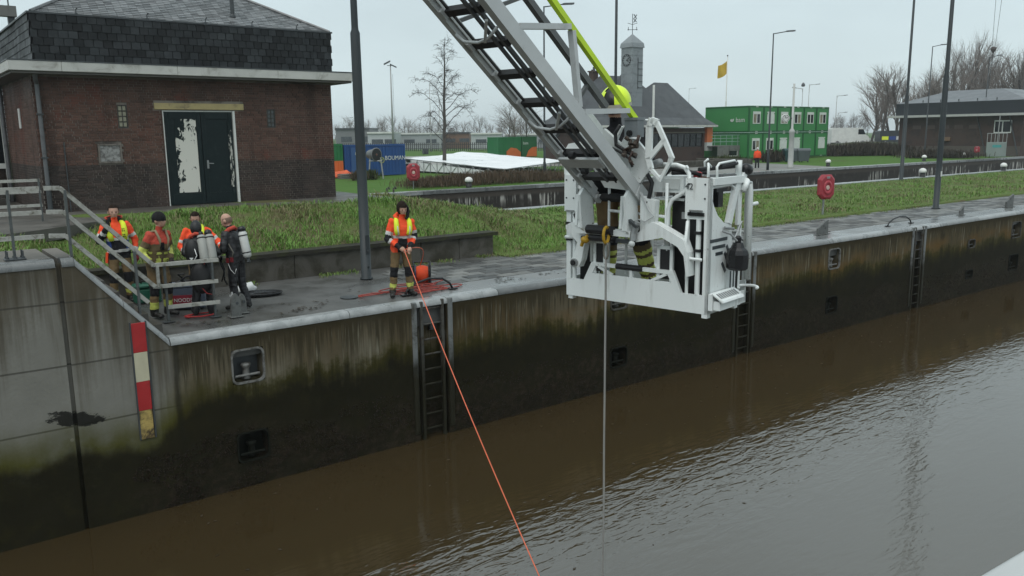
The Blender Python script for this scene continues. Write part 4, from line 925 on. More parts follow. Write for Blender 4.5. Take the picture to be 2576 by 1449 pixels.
for u, w in ((.06, 1.30), (.24, 1.30), (.06, 1.16), (.22, 1.02), (1.69, 1.3), (1.79, 1.3), (1.69, 1.1), (1.79, 1.1)): b_.lathe([(.010, 0), (.010, .006)], L(u, 0, w), -BB, 8)
b_.build('rivet', DSTEEL, bk, world=True)
# tubular guard loops each side of the opening
Q('guard_loop', WHT, tb([(.235, -.02, .93), (.235, -.05, .72), (.225, -.055, .60), (.18, -.05, .555), (.06, -.03, .55)], .017), True)
Q('guard_loop', WHT, tb([(1.6, -.02, .95), (1.58, -.05, .80), (1.60, -.05, .70), (1.66, -.04, .665), (1.78, -.03, .66)], .02), True)
Q('guard_loop', WHT, tb([(.28, .03, 1.47), (.30, .03, 1.46)], .02))
Q('hand_rail', WHT, tb([(.50, .05, .60), (.50, .05, 1.04), (.46, .05, 1.13), (.31, .05, 1.22), (.27, .06, 1.32), (.28, .06, 1.40), (.33, .06, 1.46), (.42, .06, 1.485), (.66, .08, 1.485)], .022, 12), True)
Q('hand_rail', WHT, tb([(1.66, .05, 1.22), (1.58, .05, 1.20), (1.50, .05, 1.13), (1.47, .05, .9), (1.47, .05, .4)], .024), True)
for u in (1.25, 1.02): Q('gate_tube', WHT, tb([(u, .06, .3), (u, .06, 1.34)], .015), True)
Q('gate_tube', WHT, tb([(.53, .06, .45), (.53, .06, 1.30)], .018), True)
Q('gate_bar', WHT, tb([(1.25, .06, .98), (1.02, .06, .97), (.53, .06, .95)], .016)); Q('gate_bar', WHT, tb([(1.26, .05, 1.335), (1.02, .05, 1.325)], .022))
for u0, u1 in ((1.26, 1.43), (.42, .61)):
    for x in (u0, u1-.035): Q('step_frame', WHT, bx(x, x+.035, .02, .05, .28, .66))
    Q('step_frame', WHT, bx(u0, u1, .02, .05, .615, .65))
    Q('step_panel', BLK, bx(u0+.036, u1-.036, .03, .045, .30, .614))
# dark curtains and lockers inside, towards the far side
Q('curtain', BLK, bx(.07, .52, .16, .19, .10, 1.17)); Q('curtain', BLK, bx(1.46, 1.70, .14, .16, .10, .70))
Q('label_plate', mat('grey_label_plate', (.30, .31, .31), .5), bx(.28, .40, .145, .158, .93, 1.0)); Q('label_plate', MATS['grey_label_plate'], bx(.30, .345, .145, .158, .30, .46))
Q('back_rail', WHI, tb([(0.04, BD, 1.30), (BW-.04, BD, 1.30)], .024)); Q('back_rail', WHI, tb([(0.04, BD, .75), (BW-.04, BD, .75)], .02))
for u in (.03, .6, 1.2, BW-.03): Q('back_post', WHI, tb([(u, BD, .1), (u, BD, 1.3)], .022))
Q('end_rail', WHI, tb([(BW-.02, .05, 1.33), (BW-.02, BD, 1.30)], .022)); Q('end_rail', WHI, tb([(BW-.02, .05, .75), (BW-.02, BD, .75)], .02))
# side panel with the curved shoulder and slots (dark strips laid on the face)
side = [(0, -.01), (BD, -.01), (BD, .12), (.66, .12), (.62, .30), (.52, .50), (.47, .86), (.40, .885), (.30, .90), (.17, .98), (.08, 1.08), (.035, 1.16), (.035, 1.36), (.0, 1.36)]
Q('side_panel', WHT, prs(side, 0., .03))
Q('side_top_bar', WHT, bx(-.02, .06, .036, BD*.84, 1.29, 1.36)); Q('side_top_bar', WHT, lambda b: b.bar(L(.02, .70, 1.33), L(.02, .74, 1.38), .06, .07))
Q('side_post', WHT, lambda b: b.bar(L(.015, .42, .88), L(.015, .58, 1.30), .05, .075, BB))
Q('side_post', WHT, bx(.0, .03, .60, .68, .85, 1.30)); Q('side_post', WHT, bx(.0, .03, .655, .70, .1, .86))
Q('window_loop', WHT, tb([(.015, .06, 1.27), (.015, .44, 1.28), (.015, .51, 1.25), (.015, .54, 1.18), (.015, .54, 1.08)], .016), True)
SLOT = mat('slot_dark', (.045, .055, .06), .5)
for (v0, v1, w) in ((-.0, .36, .735), (.05, .32, .665), (.12, .27, .595)): Q('vent_slot', SLOT, lambda b: b.obox(L(-.004, v0+.02, w-.018), BB*(v1-v0), BZ*.034+BB*.0, BA*.006))
for (v0, w0, v1, w1) in ((.37, .66, .47, .53), (.33, .59, .43, .46), (.28, .49, .36, .39), (.50, .55, .56, .47)): Q('vent_slot', SLOT, lambda b: b.bar(L(-.002, v0, w0), L(-.002, v1, w1), .008, .034, BB+BZ))
for v0, w0, w1 in ((.47, .16, .38), (.54, .16, .46), (.60, .14, .50)): Q('vent_slot', SLOT, lambda b: b.obox(L(-.004, v0, w0), BB*.026, BZ*(w1-w0), BA*.006))
# outer tube, hand ring, folding step, lower feet
Q('outer_tube', WHT, tb([(-.02, .66, 1.20), (-.03, .72, 1.31), (-.03, .78, 1.28), (-.03, .80, 1.18), (-.03, .82, .25)], .035, 12), True)
Q('outer_tube_stub', WHT, tb([(-.03, .79, 1.05), (-.06, .92, 1.06)], .02))
ring = [(-.02+.02*math.sin(q), .82+.13*math.cos(q)+.02, .15+.05*math.sin(q)*0-.012*math.cos(q)) for q in np.linspace(-2.2, 2.2, 13)]
Q('hand_ring', WHT, lambda b: b.tube([L(-.07-.11*math.sin(q), .73+.12*math.cos(q), .18) for q in np.linspace(-PI*.9, PI*.5, 12)], .016, 8), True)
fs = Q('folding_step', WHT, lambda b: b.prism([(-.02, .04), (.47, .04), (.49, .18), (.45, .21), (-.02, .21)], L(-.02, 0, 0), BB, BZ, -BA*.05))
Q('tread', WHT, lambda b: b.obox(L(-.072, -.03, .205), BB*.48, -BA*.11-BZ*.07, BZ*.02+BA*.01), parent=fs)
for i in range(9): Q('tread_slot', SLOT, lambda b: b.obox(L(-.092, .015+i*.045, .209), BB*.018, -BA*.06-BZ*.038, BZ*.004+BA*.002), parent=fs)
Q('step_box', WHT, lambda b: b.obox(L(-.075, -.01, .05), BB*.45, -BA*.07, BZ*.09))
for u, v in ((.03, .02), (.05, .66), (1.74, .03), (.95, .3)): Q('foot', WHT, bx(u-.03, u+.03, v-.02, v+.05, -.05, -.005))
# lamp hung on the side
sl_ = thing('work_lamp', 'black work lamp hooked onto the side of the white basket', 'lamp', tuple(L(-.1, .5, .6)))
def QL(name, m, fn, sm=False): mb = MB(); fn(mb); return mb.build(name, m, sl_, sm, world=True)
QL('housing', BLG, lambda b: b.lathe([(.09, -.16), (.112, -.14), (.116, .0), (.10, .045), (.07, .07), (.05, .12)], L(-.13, .37, .58), (0, 0, 1), 9), False)
QL('bracket', STEEL, tb([(-.02, .24, .82), (-.08, .30, .79), (-.13, .34, .72), (-.13, .37, .72)], .012)); QL('bracket', STEEL, tb([(-.02, .28, .85), (-.04, .44, .83)], .014))
QL('knob', BLG, lambda b: b.lathe([(.03, 0), (.035, .05), (.02, .07)], L(-.13, .37, .70), n=8)); QL('lead', HOSE, tb([(-.13, .37, .44), (-.10, .42, .34), (-.06, .50, .18), (-.05, .52, .06)], .012))
QL('cable', mat('pale_cable', (.4, .42, .42), .5), tb([(-.12, .32, .76), (-.12, .42, .88), (-.08, .54, .90), (-.04, .58, .82), (-.04, .56, .70)], .006))
# top of the basket: rails with pads, lamps, red beacon
for u0, dv in ((.10, .30), (.22, .30)):
    pass
Q('top_rail', WHT, tb([(.06, .05, 1.37), (.07, .07, 1.47), (.09, .10, 1.50), (.09, .16, 1.47)], .013), True)
Q('top_rail', WHT, tb([(.02, .16, 1.36), (.02, .15, 1.47), (.02, .20, 1.50), (.02, .52, 1.52), (.02, .57, 1.49), (.02, .58, 1.38)], .013), True)
Q('top_rail', WHT, tb([(.40, .62, 1.36), (.40, .60, 1.50), (.36, .60, 1.53)], .013), True); Q('top_rail', WHT, tb([(.03, .66, 1.36), (.03, .66, 1.52)], .026), True)
Q('top_pad', BLK, tb([(.20, .12, 1.44), (.05, .58, 1.46)], .022, 10)); Q('top_pad', BLK, tb([(.02, .24, 1.475), (.02, .58, 1.49)], .018, 10)); Q('top_pad', BLK, tb([(.5, .10, 1.40), (.25, .40, 1.40)], .022, 10))
lamp = Q('search_lamp', BLG, lambda b: b.lathe([(.03, 0), (.055, .03), (.06, .10), (.05, .12)], L(.0, .70, 1.44), BB*.8+BZ*-.2, 12), True)
Q('red_beacon', mat('red_beacon_lens', (.35, .012, .015), .3), lambda b: b.lathe([(.045, 0), (.045, .045), (.02, .055)], L(.27, .22, 1.36), n=12), True)
Q('console', WHT, bx(.36, .72, .10, .34, 1.20, 1.37)); Q('console_front', WHI, bx(.40, .60, .085, .098, 1.235, 1.34))
Q('console_tray', WHI, bx(.34, .72, .08, .36, 1.12, 1.14)); Q('bundle', mat('brown_bundle', (.06, .035, .022), .8, vs=9), lambda b: b.ball(L(.42, .62, 1.24), (.16, .12, .11)))
Q('camera_box', BLK, bx(.04, .16, .24, .34, 1.06, 1.24)); Q('camera_box', BLK, bx(.03, .22, .18, .40, 1.215, 1.25))
text('42', .09, L(.235, -.006, 1.275), -BA, BZ, DSTEEL, bk, 'number')
# hose hanging inside the gate
Q('hose', HOSE, tb([(.80, .0, 1.55), (.74, -.02, 1.42), (.66, -.02, 1.30), (.68, -.02, 1.20), (.70, -.03, 1.10), (.72, -.02, 1.02)], .022), True)
Q('hose', HOSE, tb([(.60, .12, 1.38), (.52, .12, 1.44), (.40, .16, 1.43), (.22, .20, 1.38)], .022), True)
for k in range(2): Q('cable', MATS['pale_cable'], tb([(.78-.02*k, -.06, 1.2), (.66, -.08, 1.02), (.60, -.07, .96), (.70, -.08, .90), (.80, -.06, .92)], .006))
# ---- yoke that carries the basket on the ladder foot
Q('yoke_beam', WHT, bx(.80, 1.55, -.16, -.06, .735, .80)); Q('beam_pad', BLK, lambda b: b.tube([L(1.04, -.17, .79), L(1.37, -.17, .79)], .05, 10)); Q('beam_pad', BLK, lambda b: b.tube([L(1.04, -.14, .70), L(1.36, -.14, .70)], .04, 10))
Q('lower_beam', DSTEEL, bx(.85, 1.50, -.12, -.05, .66, .70))
for u0 in (.84, 1.42):
    Q('yoke_cheek', WHT, lambda b: b.prism([(.0, .70), (.10, .80), (.06, 1.18), (-.08, 1.24), (-.16, 1.16), (-.12, .80)], L(u0, -.08, 0), BB, BZ, BA*.03))
    Q('yoke_cheek', WHT, lambda b: b.prism([(.0, .78), (.09, .82), (.05, 1.16), (-.07, 1.16), (-.10, .82)], L(u0+.09, -.08, 0), BB, BZ, BA*.03))
    Q('yoke_web', WHT, lambda b: b.obox(L(u0+.031, -.17, .80), BA*.058, BB*.02-BB*.0, BZ*.36+BB*.06))
Q('yoke_shroud', WHT, pr([(.62, .84), (.60, 1.12), (.78, 1.16), (.78, .74), (.70, .73)], -.05, .09))
Q('yoke_arm', WHT, lambda b: b.prism([(.80, .68), (.80, .76), (.62, .90), (.58, .90), (.48, .86), (.24, .75), (.185, .62), (.165, .38), (.195, .38), (.225, .58), (.30, .67), (.48, .75)], L(0, -.10, 0), BA, BZ, BB*.13))
Q('yoke_arm', WHT, lambda b: b.prism([(1.40, .71), (1.55, .84), (1.66, .84), (1.74, .80), (1.74, .76), (1.58, .62), (1.62, .48), (1.68, .40), (1.64, .33), (1.56, .34), (1.52, .42), (1.48, .60)], L(0, -.08, 0), BA, BZ, BB*.10))
Q('roller', STEEL, lambda b: b.lathe([(.045, 0), (.045, .03)], L(1.61, -.08, .39), -BB, 12)); Q('roller', BLK, lambda b: b.lathe([(.03, .031), (.03, .05)], L(1.61, -.08, .39), -BB, 10))
Q('cylinder', WHI, lambda b: b.tube([L(1.50, -.14, .88), L(1.52, -.12, 1.10), L(1.50, -.1, 1.20)], .03, 10)); Q('hose', BLK, tb([(1.55, -.12, .86), (1.57, -.14, .93), (1.52, -.15, .98)], .016))
Q('actuator', STEEL, lambda b: b.tube([L(.76, -.13, .90), L(.80, -.14, .78), L(.80, -.15, .70)], .035, 8)); Q('actuator', DSTEEL, lambda b: b.bar(L(.86, -.15, .92), L(.74, -.16, .85), .05, .03)); Q('link', WHI, lambda b: b.ball(L(.80, -.17, .67), .035))
# bracket plate of the ladder head with its two windows
def ringplate(b, outer, inners, v, th):
    # plate with holes: thick bars along every edge, butted
    for poly, w in outer:
        for p, q in zip(poly, poly[1:]): b.bar(L(p[0], v, p[1]), L(q[0], v, q[1]), w, th, BB)
def f5(x, y, v=0.):                          # a point of the head bracket, measured on the front plane
    d = ray(x, y); t = ((BO+BB*v-EYE).dot(BB))/d.dot(BB); p = EYE+d*t-BO; return (p.dot(BA), p.z)
br = [f5(x, y, -.12) for x, y in ((1639, 302), (1652, 307), (1672, 352), (1690, 396), (1687, 404), (1662, 453), (1638, 425), (1632, 400), (1634, 320))]
def bracket(b):
    P = [L(u, -.12, w) for u, w in br]
    for p, q, w in zip(P, P[1:]+P[:1], (.07, .05, .05, .05, .035, .035, .06, .075, .07)): b.bar(p, q+(q-p).normalized()*.015, w*.9, .035, BB)
    b.bar(P[2], P[7]+(P[7]-P[2])*-.1, .05, .03, BB)
Q('head_bracket', WHT, bracket)
gb = f5(1592, 325, -.12)
Q('grey_box', mat('grey_control_box', (.17, .19, .20), .45), lambda b: b.obox(L(gb[0]-.09, -.17, gb[1]-.08), BA*.16, BB*.12, BZ*.17)); Q('box_lid', MATS['grey_control_box'], lambda b: b.obox(L(gb[0]-.095, -.18, gb[1]+.091), BA*.17, BB*.14, BZ*.025)); Q('box_knob', BLG, lambda b: b.lathe([(.03, 0), (.03, .03)], L(gb[0], -.17, gb[1]-.04), -BB, 10))
for k, pts in enumerate(([(1560, 315), (1548, 335), (1550, 365), (1575, 380), (1600, 395)], [(1570, 380), (1590, 370), (1605, 360), (1610, 340)], [(1545, 372), (1570, 385), (1590, 400), (1596, 420)], [(1600, 380), (1590, 400), (1602, 415)])):
    Q('hose', HOSE if k % 2 == 0 else mat('brown_cable', (.04, .02, .014), .5), lambda b: b.tube([L(*((lambda q: (q[0], -.15-.02*k, q[1]))(f5(x, y, -.15)))) for x, y in pts], .020-.003*k, 8), True)
rs = np.random.RandomState(2); b_ = MB()
for k in range(14):
    x, y = rs.uniform(1570, 1605), rs.uniform(350, 415); q = f5(x, y, -.18); b_.lathe([(.018, 0), (.022, .02), (.018, .05)], L(q[0], -.18+rs.uniform(-.03, .03), q[1]), V((rs.uniform(-1, 1), rs.uniform(-1, 1), rs.uniform(-1, 1))), 7)
b_.build('hose_coupling', mat('dull_brass_coupling', (.07, .055, .045), .4, .5), bk, world=True)
hp = [f5(x, y, -.05) for x, y in ((1632, 430), (1610, 460), (1560, 455), (1545, 395), (1570, 345), (1600, 350), (1625, 380))]
Q('head_plate', WHT, lambda b: b.prism(hp, L(0, -.05, 0), BA, BZ, BB*.04))
Q('head_motor', STEEL, lambda b: b.lathe([(.03, 0), (.038, .03), (.038, .10), (.03, .12)], L(*(lambda q: (q[0], .0, q[1]))(f5(1640, 415))), BA*-.6+BZ*.2, 12), True)
Q('hand_rail', WHT, lambda b: b.tube([L(*(lambda q: (q[0], -.02, q[1]))(f5(x, y, -.02))) for x, y in ((1600, 303), (1640, 302))], .012, 8)); Q('hand_rail', WHT, lambda b: b.bar(L(*(lambda q: (q[0], -.06, q[1]))(f5(1536, 405))), L(*(lambda q: (q[0], -.06, q[1]))(f5(1572, 318))), .03, .04, BB))

# ---- the ladder section
EL = rad(37.); LD = -BB*math.cos(EL)+BZ*math.sin(EL); LN = (BA*-1).cross(LD); LN = LN if LN.z > 0 else -LN
lo_ = L(.84, 0, 1.18)
ld = thing('turntable_ladder', 'grey aluminium rescue ladder section with a yellow rail slanting down to the basket', 'ladder', tuple(L(1.1, 0, 1.2)))
def LP(s, a, n): return L(.84+a, 0, 1.18)+LD*s+LN*n                 # s up the ladder, a across from the near rail, n off its plane
def K(name, m, fn, sm=False, **k): mb = MB(); fn(mb); return mb.build(name, m, ld, sm, world=True, **k)
LEN, FA = 6.2, .585
def rail(name, m, s0, s1, a, n0, w, h):
    return K(name, m, lambda b: b.obox(LP(s0, a-w/2, n0-h/2), LD*(s1-s0), BA*w, LN*h))
rail('main_rail', ALU, -.12, LEN, -.0, .0, .075, .135); rail('main_rail', ALU, -.02, LEN, FA, .0, .06, .12)
rail('rail_web', ALU, .1, LEN, .05, .02, .014, .08); rail('rail_web', ALU, .1, LEN, FA-.045, .02, .012, .06)
rail('hand_rail_yellow', YEL, .50, LEN, -.0, .565, .05, .055); 
rail('hand_rail', ALD, .55, LEN, .42, .72, .06, .065)  # far handrail seen from below: its shadow is put into the dark colour
rail('cable_tray', ALD, .45, LEN, .14, -.03, .03, .035); rail('cable_tray', ALD, .30, LEN, .20, -.05, .025, .03); rail('cable_duct', BLK, .2, LEN, .17, .0, .012, .012)
rail('hose_line', BLK, .3, LEN, FA-.10, -.01, .018, .018)
pad = MB(); pad.tube([(0, 0, 0), (FA-.10, 0, 0)], .045, 8)
k = 0
for s in (-.08, .33, .74, 1.15, 1.555, 1.965, 2.38, 2.79, 3.2, 3.61, 4.02, 4.43, 4.84, 5.25, 5.66):
    rg = K('rung', ALU, lambda b: b.tube([LP(s, .03, 0), LP(s, FA-.02, 0)], .02, 8))
    mb = MB(); mb.obox(LP(s-.035, .09, -.045), LD*.07, BA*(FA-.17), LN*.035); mb.obox(LP(s-.02, .09, -.01), LD*.05, BA*(FA-.17), LN*.03); o = mb.build('rung_pad', BLK, rg, world=True)
    K('rung_end', ALU, lambda b: b.obox(LP(s-.05, FA-.055, -.06), LD*.10, BA*.05, LN*.05))
# near-side truss
for s0, n0, s1, n1 in ((1.36, .07, 1.86, .55), (3.0, .07, 3.5, .55), (4.6, .07, 5.1, .55)): K('strut', ALU, lambda b: b.bar(LP(s0, .0, n0), LP(s1, .0, n1), .05, .06, BA))
for s0, s1 in ((.64, 1.48), (1.66, 2.38), (2.7, 3.3)): pass
for s0, n0, s1, n1 in ((1.29, .07, .70, .54), (2.45, .07, 1.92, .54), (4.0, .07, 3.45, .54)): K('strut', ALU, lambda b: b.bar(LP(s0, .0, n0), LP(s1, .0, n1), .05, .08, BA))
for s0, n0, s1, n1 in ((.9, .06, .95, .70), (2.6, .06, 2.2, .70), (4.2, .06, 3.8, .70)): K('strut', ALD, lambda b: b.bar(LP(s0, FA, n0), LP(s1, .42, n1), .035, .04, BA))
for s in (1.22, 2.45, 3.7):                        # curved cable hoops under the rungs
    K('cable_hoop', ALU, lambda b: b.tube([LP(s+.12, FA-.02, -.06), LP(s+.06, FA-.10, -.10), LP(s+.04, FA-.26, -.11), LP(s+.06, .20, -.09), LP(s+.14, .06, -.06)], .014, 8), True)
    K('cable_hoop', ALU, lambda b: b.bar(LP(s+.03, .26, -.10), LP(s+.24, .10, -.07), .025, .025))
K('cross_plate', ALU, lambda b: b.obox(LP(.60, .05, -.10), LD*.15, BA*(FA-.08), LN*.03))
K('bracket_plate', WHT, lambda b: b.prism([(.50, .10), (.95, .10), (1.02, .24), (.92, .40), (.62, .40), (.50, .26)], LP(0, .28, 0), LD, LN, BA*.02))
for s in (.55, .82): K('pulley', BLK, lambda b: b.lathe([(.035, 0), (.04, .01), (.04, .05), (.035, .06)], LP(s, .30, -.10), BA, 10))
K('foot_plate', ALU, lambda b: b.obox(LP(-.22, -.045, -.075), LD*.30, BA*.014, LN*.16)); K('foot_plate', ALU, lambda b: b.obox(LP(-.14, FA+.031, -.07), LD*.30, BA*.014, LN*.15))
# left drive housing seen between ladder and basket corner
Q('housing', WHT, pr([(1.74, 1.36), (1.84, 1.36), (1.84, 1.62), (1.78, 1.70), (1.50, 1.74), (1.40, 1.5), (1.52, 1.40)], .02, .10))
Q('housing', WHI, pr([(.92, 1.22), (1.20, 1.24), (1.40, 1.50), (1.46, 1.74), (1.22, 1.86), (.90, 1.62)], -.10, .05))

# ---- yellow karabiner, hanging rope
rk = f5(1533, 590, -.17)
kk = thing('karabiner', 'yellow karabiner clipped round the padded beam of the basket holding the rope', 'karabiner', tuple(L(rk[0], -.2, rk[1])))
KY = mat('karabiner_yellow', (.45, .27, .02), .5, vs=8)
c0 = L(rk[0], -.18, rk[1])
b_ = MB(); b_.tube([c0+BZ*(.085*math.cos(q)-.0)+BB*(-.05+.05*math.sin(q)) for q in np.linspace(0, 2*PI, 13)], .017, 7); b_.build('sling', KY, kk, world=True)
b_ = MB(); b_.tube([c0+BB*-.05+BZ*(-.17+.09*math.cos(q))+BA*(.030*math.sin(q)) for q in np.linspace(0, 2*PI, 13)], .011, 7); b_.build('link', mat('karabiner_steel', (.22, .20, .17), .35, .7), kk, world=True)
sl2 = f5(1472, 596, -.17); b_ = MB(); b_.ball(L(sl2[0], -.17, sl2[1]-.03), (.05, .05, .04)); b_.tube([L(sl2[0]-.04, -.17, sl2[1]+.02), L(sl2[0]+.02, -.18, sl2[1]-.05), L(sl2[0]+.05, -.17, sl2[1]-.10)], .02, 7); strap_ = tag(b_.build('strap', KY), 'short yellow strap wrapped on the basket beam beside the karabiner', 'strap')
b_ = MB(); e = c0+BB*-.05+BZ*-.25; rp = [e+V((.0015*math.sin(i*.7), .0015*math.cos(i*.5), -i*.14)) for i in range(int((e.z+4.6)/.14)+1)]; b_.tube(rp, .0115, 8)
rope_ = tag(b_.build('rope', mat('grey_rope', (.26, .255, .24), .8, bump=.6, bs=120), sm=True), 'grey rope hanging straight down from the yellow karabiner into the water', 'rope')

# the basket was measured at an assumed distance; its true size (a 1.13 m rail) puts it at 7.0 m
SC = 7.0/z0_; BO2 = EYE+ray(1778, 790)*7.0
def to_true(p): return BO2+(V(p)-BO)*SC
for o in (bk, sl_, ld, kk): o.location = to_true(o.location); o.scale = (SC, SC, SC)
for o in (strap_, rope_):
    for v in o.data.vertices: v.co = to_true(v.co)
# ================================================================== people
PM = {}
def cloth(name, col, rough=.8, var=.2): return mat(name, col, rough, vs=9, var=var, bump=.35, bs=26, spec=.2)
PM.update(skin=mat('skin', (.44, .26, .19), .5, vs=10, var=.1), orange=cloth('fluorescent_orange_cloth', (.80, .085, .03), var=.1), black=cloth('black_cloth', (.014, .014, .016)),
          silver=mat('silver_reflective_band', (.50, .50, .48), .45, vs=8), yellow=cloth('fluorescent_yellow_cloth', (.66, .76, .05), var=.1), tan=cloth('tan_turnout_cloth', (.155, .105, .052)),
          olive=cloth('dark_tan_turnout_cloth', (.115, .085, .045)), red=cloth('faded_red_cloth', (.42, .065, .042)), lime=mat('lime_reflective_band', (.52, .56, .12), .5, vs=14, var=.35),
          blue=cloth('royal_blue_cloth', (.03, .06, .22)), boot=mat('black_boot_leather', (.014, .013, .012), .45, vs=8), glove=cloth('dark_glove', (.03, .022, .022)), rubber=mat('black_drysuit_rubber', (.013, .013, .015), .5, vs=6, bump=.4, bs=18),
          wred=cloth('dark_red_glove', (.17, .02, .025)), white=mat('white_cloth', (.62, .63, .62), .7, vs=8))
HAIR = mat('dark_brown_hair', (.018, .012, .009), .8, vs=20, spec=.1); KNIT = cloth('black_knit_wool', (.009, .009, .010)); DARKEYE = mat('dark_eye', (.015, .012, .01), .3); LIP = mat('lip', (.28, .12, .10), .5)
PORDER = list(PM)
def person(label, loc, head_dir, H=1.78, outfit=None, pose=None, lean=0., turn=0., nod=0., hair='short', group=None, bulk=0., voxel=.0135, hands='skin', z=0., tilt=0.):
    k = H/1.78; pose = pose or {}
    J = dict(hipR=(.095, 0, .93), hipL=(-.095, 0, .93), kneeR=(.115, .025, .51), kneeL=(-.115, .025, .51), ankR=(.125, -.02, .09), ankL=(-.125, -.02, .09), toeR=(.15, .16, .045), toeL=(-.15, .16, .045),
             shR=(.178, -.01, 1.425), shL=(-.178, -.01, 1.425), elR=(.265, -.02, 1.14), elL=(-.265, -.02, 1.14), wrR=(.265, .09, .90), wrL=(-.265, .09, .90), haR=None, haL=None)
    J.update(pose); J = {a: (V(b) if b is not None else None) for a, b in J.items()}
    hip = V((0, 0, .95)); RL = Matrix.Rotation(-lean, 4, 'X') @ Matrix.Rotation(tilt, 4, 'Y')
    def T(p): return hip+RL @ (V(p)-hip)
    for a in ('shR', 'shL'): J[a] = T(J[a])
    neck = T((0, -.005, 1.47)); hc = T((0, .0, 1.56)); RH = Matrix.Rotation(-turn, 4, 'Z') @ Matrix.Rotation(-nod, 4, 'X')
    HK = 1.1
    def Hd(p): return hc+RH @ V(p)                         # head frame: origin at the skull base
    mb = MB(); bones = []
    def seg(name, a, b, ra, rb, sx=1., n=10):
        a, b = V(a), V(b); d = (b-a).normalized()
        mb.tube([a-d*ra*.72, a-d*ra*.4, a, a.lerp(b, .5), b, b+d*rb*.4, b+d*rb*.72], [ra*.6, ra*.92, ra, (ra+rb)/2, rb, rb*.92, rb*.6], n, True, sx)
        bones.append((name, a, b, ra, rb))
    # torso loft (half width, half depth) from crotch to neck
    prof = [(.84, .0, .10, .075), (.90, .0, .158+bulk*.6, .108+bulk*.5), (.98, 0, .166+bulk, .115+bulk), (1.08, .0, .155+bulk, .112+bulk), (1.22, .005, .165+bulk, .12+bulk), (1.34, .0, .185+bulk*.7, .118+bulk*.6), (1.42, -.01, .165, .095), (1.47, -.01, .10, .07), (1.50, -.01, .06, .055)]
    n = 16; vs = []
    for z_, y_, a, b in prof:
        for j in range(n):
            q = 2*PI*j/n; c, s_ = math.cos(q), math.sin(q); ex = .8
            vs.append(T((a*math.copysign(abs(c)**ex, c), y_+b*math.copysign(abs(s_)**ex, s_), z_)) if z_ > .95 else V((a*math.copysign(abs(c)**ex, c), y_+b*math.copysign(abs(s_)**ex, s_), z_)))
    m = len(prof); mb.mesh(vs, [(i*n+j, i*n+(j+1) % n, (i+1)*n+(j+1) % n, (i+1)*n+j) for i in range(m-1) for j in range(n)]+[tuple(reversed(range(n))), tuple(range((m-1)*n, m*n))])
    bones.append(('torso', V((0, 0, .90)), T((0, 0, 1.44)), .17+bulk, .16))
    for s in 'RL':
        seg('thigh'+s, J['hip'+s], J['knee'+s], .095+bulk*.4, .074+bulk*.3); seg('shin'+s, J['knee'+s], J['ank'+s], .072+bulk*.3, .060+bulk*.3)
        an, to = J['ank'+s], J['toe'+s]; heel = an+(an-to).normalized()*.03
        seg('foot'+s, (heel.x, heel.y, an.z-.03), to, .052, .044, 1.05)
        seg('uarm'+s, J['sh'+s], J['el'+s], .072+bulk*.3, .056+bulk*.3); seg('farm'+s, J['el'+s], J['wr'+s], .055+bulk*.3, .043+bulk*.2)
        # hand: palm, four bent fingers of unequal length, thumb off the side of the palm
        wr, el = J['wr'+s], J['el'+s]; d = (J['ha'+s] if J['ha'+s] is not None else (wr-el)).normalized(); sg = 1 if s == 'R' else -1
        side = d.cross(V((0, 1, 0)) if abs(d.y) < .8 else V((0, 0, 1))).normalized(); nrm = side.cross(d).normalized()
        palm = wr+d*.095; seg('hand'+s, wr+d*.015, palm, .030, .036, 1.2)
        for f, (o, l) in enumerate(((-.030, .066), (-.010, .076), (.010, .070), (.029, .054))):
            b0 = palm+side*o; b1 = b0+d*l*.55; b2 = b1+(d*.55-nrm*sg*0-V((0, 0, .35))*.6).normalized()*l*.5
            mb.tube([b0-d*.02, b0, b1, b2], [.0115, .0115, .0105, .008], 6)
        t0 = wr+d*.04+side*(-.03); t1 = t0+side*-.022+d*.035; t2 = t1+d*.035; mb.tube([t0, t1, t2], [.014, .012, .009], 6)
    # head
    mb.tube([neck-(hc-neck)*.4, neck, Hd((0, .005, .03))], [.062, .058, .055], 10); bones.append(('neck', neck, Hd((0, 0, .03)), .06, .05))
    def hb(c, r):
        o = MB(); o.ball((0, 0, 0), r, 14, 10); mb.mesh([Hd((V(c)+V(v))*HK) for v in o.v], o.f)
    hb((0, .010, .125), (.076, .096, .105)); hb((0, .040, .068), (.056, .062, .068)); hb((0, .062, .028), (.030, .032, .026))
    hb((0, .104, .083), (.013, .020, .020)); hb((0, .098, .100), (.010, .014, .03)); hb((0, .092, .122), (.045, .014, .011)); hb((0, .094, .050), (.024, .012, .012))
    for sx in (-1, 1): hb((sx*.078, -.002, .098), (.012, .026, .034)); hb((sx*.04, .078, .085), (.02, .016, .018))
    bones.append(('head', Hd((0, .01, .06)), Hd((0, .01, .15)), .085, .09))
    # one continuous skin
    me0 = mb.data('p', []); tmp = bpy.data.objects.new('p', me0); COL.objects.link(tmp)
    md = tmp.modifiers.new('r', 'REMESH'); md.mode = 'VOXEL'; md.voxel_size = voxel; ms = tmp.modifiers.new('s', 'SMOOTH'); ms.factor = .5; ms.iterations = 2
    dg = bpy.context.evaluated_depsgraph_get(); me = bpy.data.meshes.new_from_object(tmp.evaluated_get(dg)); bpy.data.objects.remove(tmp); bpy.data.meshes.remove(me0)
    nv = len(me.vertices); co = np.empty(nv*3); me.vertices.foreach_get('co', co); co = co.reshape(-1, 3)
    # paint every face by the body part it belongs to
    npoly = len(me.polygons); fc = np.empty(npoly*3); me.polygons.foreach_get('center', fc); fc = fc.reshape(-1, 3)
    D = []; TT = []
